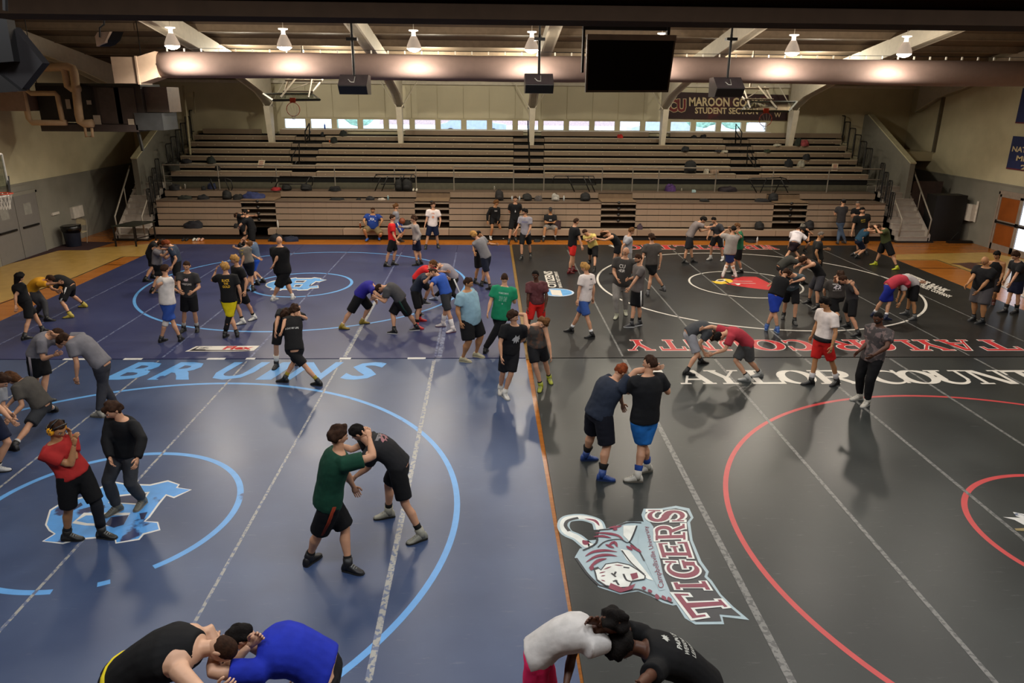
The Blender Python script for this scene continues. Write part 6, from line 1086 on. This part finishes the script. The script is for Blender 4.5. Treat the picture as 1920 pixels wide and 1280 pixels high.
P('person in black tank top leaning left against the one in yellow', [(1150, 513), (1163, 508)], (1158, 473), (1143, 441), (1130, 438), 272, (1134, 450, 1112, 446), (1140, 434, 1128, 434), shirt='#101012', sleeve='n', shorts='#101014', sl=.6, hair='curly', hc='br', socks='#c9c9c9')
P('red-faced man in pale grey tee looking right, behind the bald man', [(1182, 527), (1171, 528)], (1176, 484), (1179, 443), (1185, 430), 100, 'd', (1162, 466, 1164, 482, -1, -1), shirt='#94949a', shorts='#8a8a8a', hair='short', hc='lb', s=1.03)
P('bald man in charcoal tee lettered CU and grey sweatpants', [(1173, 590), (1155, 597)], (1165, 532), (1172, 482), (1175, 466), 345, 'b', (1150, 512, 1159, 526), shirt='#3b3836', shorts='#86827d', sl=2, hair='bald', wd=1.18, s=1.05, shoes='#9a9a86', prn=[('CU', 'f', .72, -.03, .16, .10, '#c0bab4'), (BEAST, 'f', .54, -.03, .18, .10, '#bdb8b2')], hf=320, loose=1.3, bellyd=1.15, hem=.2)
P('bearded man in grey tee and striped black shorts facing the bald man', [(1196, 610), (1180, 613)], (1195, 542), (1200, 492), (1196, 477), 285, (1192, 524, 1176, 546), (1190, 520, 1176, 524), shirt='#5c5654', shorts='#0d0d10', sl=.95, hair='short', hc='br', beard=True, stripe='#c6c6c2', shoes='#2a2a2c', sole='#c0c0c0', s=1.02, sh=.14)
P('person in charcoal tee and black shorts walking away behind the bearded man', [(1242, 552), (1214, 553)], (1221, 500), (1222, 457), (1222, 440), 190, (1206, 480, 1203, 496, -1, -1), (1240, 482, 1236, 505, -1, -1), shirt='#4a4542', shorts=K, sl=.75, hair='mop', hc='br', hf=215, lift=(.12, 0), shoes='#4a4a4c', s=1.03)
P('person in white tee with back print and shiny blue shorts walking left', [(1106, 633), (1067, 622)], (1096, 560), (1101, 513), (1095, 496), 225, (1086, 543, 1082, 572, -1, -1), (1113, 540, 1112, 562), shirt='#d2c8c4', shorts='#33508f', sl=.85, hair='mop', hc='bl', hf=240, feetdir=(280, 250), prn=[('90+', 'b', .85, -.0, .08, .04, '#2a2a2e'), ('WON TO BE', 'b', .62, 0, .14, .03, '#7a7a80'), ('2019', 'b', .45, 0, .14, .03, '#3a3a40')], loose=1.4, socks='#cfcfcf', sh=.12)
P('dark skinned person in maroon tee and red shorts facing the camera', [(1018, 628), (984, 638)], (1006, 565), (1006, 528), (1003, 508), 0, (1026, 560, 1021, 582, -1, -1), (990, 560, 989, 584, -1, -1), shirt='#4e1f22', shorts='#c4221c', sl=.98, skin='d', hair='fade', hc='bk', hf=340, loose=1.3, col2='#5e3034')
P('heavy man in light blue tee and black shorts, pale clogs', [(897, 669), (872, 678)], (881, 616), (876, 545), (878, 527), 55, (870, 583, 889, 604), 'd', shirt='#7f9fae', shorts='#0d0d0f', sl=.95, wd=1.38, s=1.06, hair='short', hc='br', hf=80, bellyd=1.35, shoes='#a09a80', sole='#b0a98c', sh=0, loose=1.5, hem=.25, skin='t', feetdir=(70, 75))
P('person in green tee with white back print and black trousers', [(945, 656), (911, 660)], (939, 602), (946, 537), (946, 517), 178, (919, 568, 914, 588, -1, -1), 'f', shirt='#167a55', shorts='#101013', sl=2, hair='buzz', hc='br', s=1.06, prn=[('HOMECOMING', 'b', .80, 0, .22, .04, '#93b5a5'), ('2019', 'b', .60, -.05, .08, .12, '#6aa088'), ('CAMP', 'b', .60, .05, .08, .12, '#6aa088'), (disc(), 'b', .42, 0, .03, .03, '#93b5a5')], loose=1.5, hem=.3, wd=1.05)
P('person in black tee with white print and white shoes, partner arm on neck', [(948, 746), (938, 737)], (956, 665), (965, 609), (960, 587), 12, 'b', (937, 646, 941, 680), shirt='#101013', shorts='#121216', sl=.9, hair='mop', hc='br', hf=60, shoes='#b9b6b0', sole='#8f8f8c', socks='#b9b6b0', sh=.1, prn=[(BEAST, 'f', .55, .04, .16, .18, '#a8a8a8')], s=1.02)
P('curly blond person in sleeveless grey top stretching an arm over the one in black', [(1031, 717), (1013, 732)], (1006, 664), (1004, 615), (1016, 606), 358, (1031, 650, 1036, 684), (985, 590, 966, 588, -1, -1), shirt='#3c3733', sleeve='n', shorts='#18181b', sl=.8, hair='curly', hc='lb', shoes='#8a9018', sole='#2a2a20', col2='#5a4032', loose=1.4)
P('heavy person in navy tee with an arm over a partner in black, near right', [(1104, 862), (1135, 900)], (1122, 797), (1152, 712), (1162, 698), 118, (1160, 735, 1168, 762), (1196, 690, 1232, 690), shirt='#232a38', shorts='#0e101a', sl=.95, wd=1.22, hair='short', hc='gi', shoes='#24407c', sole='#1c2c50', loose=1.4, s=1.08, b=.25, sh=.16, hem=.2, curl=.25, feetdir=(95, 80))
P('player in black tee and bright blue shorts with back turned, near right', [(1208, 884), (1188, 902)], (1208, 792), (1215, 700), (1221, 674), 205, (1179, 735, 1163, 704, 1, 1), (1252, 735, 1246, 712), shirt='#121316', shorts='#1f66b0', sl=.85, wd=1.12, hair='short', hc='br', shoes='#b9b4a8', sole='#5a564c', loose=1.5, s=1.1, hf=240, sh=.15, socks='#1c3a7a', feetdir=(285, 265))
P('person in blue tee and black shorts bent toward one in charcoal, gold shoes', [(683, 607), (645, 617)], (674, 553), (700, 535), (707, 541), 95, (698, 560, 706, 566), (705, 550, 720, 560), shirt='#241f7c', shorts='#0e0e10', sl=1, hair='short', hc='br', shoes='#8a7420', sole='#2a2a2a', loose=1.4, wd=1.1, socks='#c0b8b8', sh=.08, hat='gear2', hb=.0)
P('person in charcoal tee bent toward the one in blue tee, black shorts', [(778, 619), (736, 625)], (751, 560), (724, 537), (714, 539), 268, (722, 566, 703, 556), (715, 560, 700, 560), shirt='#3d3c3e', shorts='#101012', sl=1, hair='short', hc='br', loose=1.4, wd=1.14, stripe='#1e3a34', sole='#bdbdbd')
P('person in bright red tee bent behind the navy tee, one foot raised', [(799, 580), (786, 590)], (782, 536), (799, 508), (807, 500), 80, 'r', 'u', shirt='#c01f24', shorts='#101014', hair='short', hc='lb', lift=(.15, 0), shoes='#26262a', sole='#b0b0b0')
P('person in dark navy tee with bright red shoes grappling one in blue', [(790, 602), (785, 616)], (779, 546), (801, 516), (810, 512), 82, 'r', (796, 530, 809, 515), shirt='#1e2434', shorts='#0e0e10', sl=1, hair='short', hc='br', shoes='#b01820', sole='#8a1018', sh=.15)
P('person in grey tee and striped black track pants, hands on the red tee wrestler', [(868, 572), (813, 562)], (852, 520), (830, 499), (818, 499), 268, (829, 510, 824, 498), 'u', shirt='#87828a', shorts='#0f0f12', sl=2, hair='mop', hc='br', stripe='#c8c8c8', shoes='#8f9ab0')
P('person in royal blue tee and grey shorts with white socks, back to camera', [(846, 623), (827, 612)], (836, 549), (822, 517), (814, 512), 240, (808, 535, 812, 552, -1, 1), 'u', shirt='#2c4fa0', shorts='#2f3033', sl=.9, hair='short', hc='br', socks='#c9c4c4', sh=.24, shoes='#c4bcbc', sole='#4a2030', b=.35, feetdir=(300, 270))
# right side, far
P('person in grey tee leaning right toward a dark haired partner at the far right mat', [(1301, 492), (1285, 494)], (1293, 442), (1310, 417), (1320, 411), 85, (1316, 439, 1326, 430), 'r', shirt='#79706e', shorts='#232327', sl=.98, hair='mop', hc='bk', loose=1.4)
P('dark haired person in charcoal tee and white sided shorts, white shoes', [(1354, 489), (1330, 487)], (1346, 448), (1342, 421), (1338, 412), 310, (1358, 438, 1342, 442), (1330, 435, 1326, 446), shirt='#38383c', shorts='#1a1a1c', stripe='#c4c4c4', hair='short', hc='bk', shoes='#c4c2be', b=.2, socks='#c9c9c9')
P('person in long pale grey tee, blue patterned shorts and white knee socks, back turned', [(1377, 519), (1355, 519)], (1368, 480), (1373, 440), (1376, 428), 178, 'u', 'r', shirt='#918b86', shorts='#1f2a5a', sl=.95, hair='short', hc='bk', socks='#d0c9c6', sh=.32, shoes='#c4b8b4', sole='#a02a2a', hem=.45, loose=1.5, wd=1.05)
P('person in green tee hidden behind the long grey tee, facing left', [(1387, 512), (1370, 513)], (1386, 469), (1385, 433), (1382, 422), 255, (1390, 445, 1382, 436), 'u', shirt='#1c5a3c', shorts=K, hair='short', hc='lb', socks='#c0c0c0', s=.96)
P('person in white tee with faint back lettering bent away from the camera', [(1501, 493), (1467, 494)], (1489, 466), (1494, 441), (1497, 432), 178, (1483, 450, 1478, 462), (1515, 452, 1517, 441), shirt='#d4cdd0', shorts='#241a20', sl=.85, hair='short', hc='br', b=.45, loose=1.4, prn=[('WRESTLING', 'b', .62, 0, .26, .05, '#a9a3b0')])
P('dark haired person in black facing the one in white tee, nearly hidden', [(1510, 472), (1494, 472)], (1503, 448), (1503, 436), (1508, 431), 0, 'u', 'r', shirt='#101012', shorts=K, hair='mop', hc='bk', b=.4)
P('older man in plain dark tee standing side on, watching to the right', [(1541, 538), (1528, 540)], (1533, 492), (1534, 451), (1541, 436), 80, 'f', (1530, 473, 1536, 490, -1, 1), shirt='#1b1b1a', shorts='#171719', sl=2, hair='buzz', hc='gy', skin='t', s=1.0, wd=1.08, loose=1.3)
P('blond person in charcoal tee with headband bent to the right behind the blue shorts', [(1508, 533), (1470, 548)], (1464, 500), (1486, 487), (1496, 486), 95, 'r', 'u', shirt='#33332f', shorts='#141416', hair='short', hc='lb', hat='band', loose=1.3)
P('person in black tank top and dark grey shorts bent to the left', [(1529, 580), (1513, 569)], (1538, 516), (1517, 491), (1506, 487), 272, (1500, 505, 1497, 520), (1500, 495, 1490, 500), shirt='#131315', sleeve='n', shorts='#36353a', sl=1, hair='mop', hc='br', beard=True, b=.0)
P('person in black tee and royal blue shorts with blue shoes, back turned', [(1456, 622), (1437, 617)], (1455, 552), (1467, 521), (1475, 509), 165, (1490, 535, 1482, 527), (1440, 525, 1444, 534), shirt='#101012', shorts='#1c3796', sl=.98, hair='short', hc='br', shoes='#2c4f8c', sole='#7a8faa', b=.35, loose=1.4, socks='#4a4a4c')
P('person in slate tee and black shorts facing the camera, head under a partner', [(1490, 608), (1468, 597)], (1482, 555), (1488, 519), (1479, 514), 345, (1508, 523, 1486, 529), (1466, 520, 1462, 512), shirt='#39444a', shorts='#0f0f12', hair='short', hc='br', b=.35, prn=[('NW', 'f', .3, 0, .12, .06, '#8a8a90')])
P('curly haired person in charcoal tee with wrestler print on the back', [(1573, 602), (1540, 585)], (1566, 572), (1569, 533), (1573, 519), 160, (1545, 545, 1548, 560), (1589, 528, 1592, 536), shirt='#383432', shorts='#151517', sl=.98, hair='curly', hc='br', loose=1.5, wd=1.08, prn=[('WRESTLING 2019', 'b', .80, 0, .24, .035, '#b9b2ae'), (BEAST, 'b', .62, 0, .20, .14, '#bfb6bc'), ('FINISH WHAT WE START', 'b', .42, 0, .22, .03, '#8f8985')], socks=K)
P('person in charcoal tank and black shorts gripping the curly haired one', [(1605, 630), (1586, 613)], (1595, 577), (1594, 540), (1588, 527), 262, (1609, 552, 1598, 532), 'u', shirt='#2b2a2c', sleeve='s', shorts='#0e0e10', sl=.98, hair='short', hc='br', shoes='#121214')
P('smiling man in tight white tee and red shorts with black waist band', [(1565, 722), (1515, 721)], (1543, 634), (1552, 583), (1546, 565), 290, (1567, 626, 1558, 655, -1, -1), 'd', shirt='#cdc2bc', shorts='#b81d1a', sl=.9, skin='t', hair='mop', hc='bk', beard=False, socks='#b8b4b4', sh=.16, hem=-1, belt='#1a1a1c', s=1.05, loose=1.1, hf=280, wd=.95, feetdir=(300, 270))
P('bald dark skinned man in mottled tee and black joggers, white shoes', [(1622, 761), (1606, 749)], (1635, 676), (1650, 612), (1646, 592), 295, (1664, 650, 1622, 676), (1628, 642, 1606, 662), shirt='#3a3434', shorts='#0e0e10', sl=2, skin='d', hair='buzz', hc='bk', shoes='#b9b4a8', sole='#8a8a86', wd=1.12, s=1.06, loose=1.2, col2='#6a5a58', hem=.3, beard=True)
P('person in grey tee and silver shorts bent right, reaching for a partner hands', [(1318, 682), (1291, 703)], (1291, 638), (1320, 619), (1334, 624), 95, 'r', (1305, 650, 1322, 664), shirt='#3d3f42', shorts='#8b8b90', sl=.9, hair='mop', hc='br', socks=K)
P('person in red tee and grey shorts crouching left, silver shoes', [(1420, 706), (1396, 714)], (1401, 643), (1362, 623), (1350, 630), 266, (1360, 655, 1330, 666), (1335, 612, 1316, 616), shirt='#9c2f3a', shorts='#4a4a49', sl=.9, hair='short', hc='bk', shoes='#9b9b96', sole='#5a5a58', crouch=1, prn=[('IA', 'b', .7, 0, .06, .05, '#b58a8e')])
P('person in pink red tee and navy blue shorts bent right at the far right', [(1663, 600), (1641, 594)], (1666, 547), (1688, 529), (1700, 533), 85, 'r', (1700, 540, 1712, 536), shirt='#a3303e', shorts='#16227a', sl=.98, hair='short', hc='br', socks='#c0bcbc', sh=.12, shoes='#141c38', loose=1.4)
P('person in pale grey tee and black shorts bent left under the pink red tee', [(1711, 600), (1696, 590)], (1711, 546), (1699, 530), (1690, 536), 266, 'd', (1690, 552, 1682, 562), shirt='#aaa3a3', shorts='#0f0f12', sl=.98, hair='short', hc='br', shoes='#4a4a4a', skin='t')
P('person in teal tee and navy shorts with hand on knee by the right stairs', [(1607, 485), (1600, 481)], (1610, 450), (1625, 431), (1636, 427), 85, 'r', (1616, 447, 1619, 460), shirt='#1d3c50', shorts='#10182c', sl=.9, hair='short', hc='br', socks='#c4c0c0', sh=.1, crouch=1)
P('person in olive tee and black shorts with yellow shoes by the right stairs', [(1679, 506), (1638, 497)], (1661, 452), (1656, 429), (1646, 426), 262, 'u', 'r', shirt='#3c4326', shorts='#0e0e10', sl=1, hair='short', hc='br', shoes='#a8ac1c', sole='#3a3a20', loose=1.4, wd=1.1)
P('man in dark polo with pale shoulders and blue jeans facing the bleachers', [(1582, 455), (1570, 456)], (1576, 418), (1579, 387), (1582, 378), 183, 'f', 'f', shirt='#312f31', shorts='#46566c', sl=2, hair='short', hc='bk', hat='cap', shoes='#3a3a3c', prn=[(shape([(0, 0), (1, 0), (.92, 1), (.08, 1)]), 'b', .93, 0, .36, .10, '#a8a29c')])
P('grey haired man in black behind the bearded one with yellow print', [(1619, 455), (1608, 456)], (1611, 422), (1609, 390), (1608, 378), 320, 'c', 'c', shirt='#141416', shorts='#1a1a1c', sl=2, hair='short', hc='gy')
P('bearded man in black tee with yellow front print by the right stairs', [(1624, 476), (1607, 477)], (1615, 440), (1616, 403), (1617, 390), 350, 'd', (1600, 425, 1596, 440), shirt='#0f0f0e', shorts='#141414', sl=1.3, hair='short', hc='bk', beard=True, wd=1.2, prn=[('JCC', 'f', .72, 0, .16, .06, '#a58f22'), ('WRESTLE', 'f', .60, 0, .14, .03, '#a58f22')], loose=1.4, s=1.02)
P('heavy bald man in black tee and grey shorts facing left at the right edge', [(1837, 607), (1822, 601)], (1840, 551), (1849, 501), (1846, 483), 292, (1846, 533, 1831, 549, -1, -1), (1824, 520, 1811, 536), shirt='#0f0f12', shorts='#4a474a', sl=.98, wd=1.3, s=1.06, hair='bald', bellyd=1.2, loose=1.5, hem=.25, shoes='#15181c', skin='t', feetdir=(270, 290))
P('long haired person in black tank top behind the heavy bald man', [(1862, 571), (1850, 569)], (1863, 535), (1869, 489), (1869, 473), 310, (1881, 512, 1874, 530, -1, 1), 'd', shirt='#0e0e10', sleeve='n', shorts='#141014', sl=.98, hair='long', hc='bk', skin='t', shoes='#4a1c14', socks='#4a1c14')
P('brown haired person in dark tee and navy shorts at the right picture edge', [(1902, 587), (1880, 586)], (1905, 537), (1908, 490), (1902, 473), 272, (1902, 520, 1893, 534), 'd', shirt='#17171a', shorts='#12162c', sl=.85, hair='mop', hc='br', s=1.02, shoes='#1a1a1c', sh=.16)
# left, nearer
P('person in grey tee bent right with white panelled black shorts at left', [(90, 752), (76, 747)], (70, 672), (90, 632), (103, 627), 92, (113, 650, 122, 632), (80, 675, 107, 664), shirt='#6c6a70', shorts='#101012', sl=.98, hair='short', hc='br', stripe='#8d858a', wd=1.08, s=1.02, loose=1.2)
P('person in grey tee and dark grey pants bent left with an arm hanging down', [(212, 768), (184, 781)], (190, 682), (140, 634), (122, 637), 268, (144, 680, 144, 712, 1, 1), (120, 632, 98, 626), shirt='#67656a', shorts='#33343a', sl=2, hair='mop', hc='br', shoes='#8d8a80', sole='#55534c', s=1.08, loose=1.2)
P('long haired person in brownish grey tee bent left at the left edge', [(96, 772), (24, 843)], (78, 757), (40, 713), (27, 710), 262, (42, 760, 12, 792), (30, 745, 5, 770), shirt='#46423d', shorts='#2a2c30', sl=1.0, hair='long', hc='ls', socks='#b0b0b0', sh=.1, shoes='#121316', loose=1.3, s=1.0, hb=0, crouch=1)
P('person in pale grey tee cut off by the left picture edge', [(2, 884), (-40, 880)], (-22, 790), (-12, 728), (6, 709), 92, (5, 765, 26, 780), (0, 765, 24, 790), shirt='#7f8288', shorts='#141a30', sl=.85, hair='mop', hc='br', shoes='#a9a9a9', s=1.02)
P('person in dark red tee wearing yellow ear guards, hand at the chin', [(200, 1008), (136, 1012)], (138, 888), (104, 829), (107, 803), 60, (140, 862, 130, 806), (133, 872, 140, 826), shirt='#9a2422', shorts='#0c0c0e', sl=.95, hair='short', hc='br', hat='gear', leg2=(0, '#15171c', .9, 1.8), s=1.06, shoes='#16140f', sole='#1c1c1c', hf=70, feetdir=(80, 90), socks='#15171a', sh=.12, loose=1.0, skin='t')
P('person in black sweatshirt and grey jeans looking down at the left emblem', [(264, 950), (214, 962)], (239, 872), (229, 785), (212, 769), 342, (267, 824, 256, 866), (199, 826, 208, 864), shirt='#0c0d10', sleeve='l', shorts='#3c3d40', sl=2, hair='mop', hc='br', hf=315, s=1.06, shoes='#5a594f', sole='#6b6a66', loose=1.6, hem=.15)
P('player in dark green tee and black shorts tied up with a partner, near centre', [(661, 1072), (586, 1052)], (617, 950), (636, 846), (634, 818), 118, (648, 885, 666, 918), (700, 856, 691, 812), shirt='#0f3a2a', shorts='#0b0b0d', sl=.98, hair='mop', hc='br', s=1.1, loose=1.3, wd=1.08, stripe='#7a2a14', shoes='#0f0f12', sole='#1a1a18', hem=.2, curl=.3, feetdir=(70, 150))
P('player in charcoal tee and black shorts leaning left, grey shoes, near centre', [(783, 1014), (722, 970)], (749, 886), (692, 829), (670, 808), 262, (692, 874, 660, 898), (655, 845, 634, 832), shirt='#1d1d1f', shorts='#101012', sl=.85, hair='short', hc='bk', s=1.1, shoes='#8c8a7c', sole='#16160f', sh=.13, feetdir=(300, 285), prn=[(BEAST, 'b', .80, 0, .2, .12, '#8a5a5e'), ('WRESTLING', 'b', .92, 0, .2, .04, '#8a8585')], curl=.3)
# bottom edge, nearest
P('wrestler in black tank top with yellow waistband at the bottom edge', [(320, 1475), (252, 1485)], (240, 1275), (375, 1213), (415, 1215), 82, (428, 1262, 478, 1200), (380, 1300, 420, 1290), shirt='#0c0c0e', sleeve='n', shorts='#1b1b20', sl=.9, hair='buzz', hc='br', skin='w2', wd=1.28, s=1.12, hb=0, curl=.7, belt='#c8b420')
P('wrestler in royal blue tee holding the one in black tank top at the bottom edge', [(640, 1425), (600, 1435)], (606, 1292), (490, 1218), (450, 1190), 278, (378, 1262, 402, 1196), (588, 1262, 560, 1275), shirt='#17289a', shorts='#111114', sl=.9, hair='short', hc='bk', skin='w2', wd=1.25, s=1.12, curl=.7, loose=1.1)
P('wrestler in pale grey tee and bright pink shorts at the bottom edge', [(1060, 1430), (1005, 1440)], (1008, 1224), (1110, 1182), (1146, 1166), 82, (1062, 1262, 1058, 1300), (1150, 1200, 1195, 1212), shirt='#b5b1ad', shorts='#d8265c', sl=.95, hair='curly', hc='bk', skin='d', s=1.0, loose=.9)
P('wrestler in black tee with white back lettering at the bottom edge', [(1370, 1430), (1330, 1445)], (1318, 1282), (1206, 1213), (1164, 1210), 275, (1215, 1270, 1190, 1290), (1160, 1178, 1112, 1164), shirt='#0a0a0c', shorts='#141416', sl=.9, hair='afro', hc='bk', skin='d', s=1.05, wd=1.08, loose=1.1, prn=[("PAIN IS", 'b', .72, .02, .20, .05, '#b0b0a8'), ('WEAKNESS', 'b', .60, .02, .24, .05, '#b0b0a8'), ('LEAVING', 'b', .48, .02, .20, .045, '#a8a8a0'), (BEAST, 'b', .88, .0, .08, .06, '#a8a8a0')])
finish_people()

c = yp(754, 414, yp(752, 414, fl(748, 454)[1])[1]-.12); bb_ = MB(); bb_.ell((0, 0, 0), (.12, .12, .12), 20, 14); o = bb_.build('ball', mat('ball_orange', '#7a3a1c', .6, bump=.2, bscale=80), None, True, c); tag(o, 'brown orange basketball held by the bearded person in grey', 'ball')
for ax in (0, 1): b = MB(); t_ = np.linspace(0, 2*math.pi, 25); b.tube([(.12*math.cos(t), .12*math.sin(t) if ax else 0, 0 if ax else .12*math.sin(t)) for t in t_], .003, 4, caps=False); b.build('seam', M_black, o)
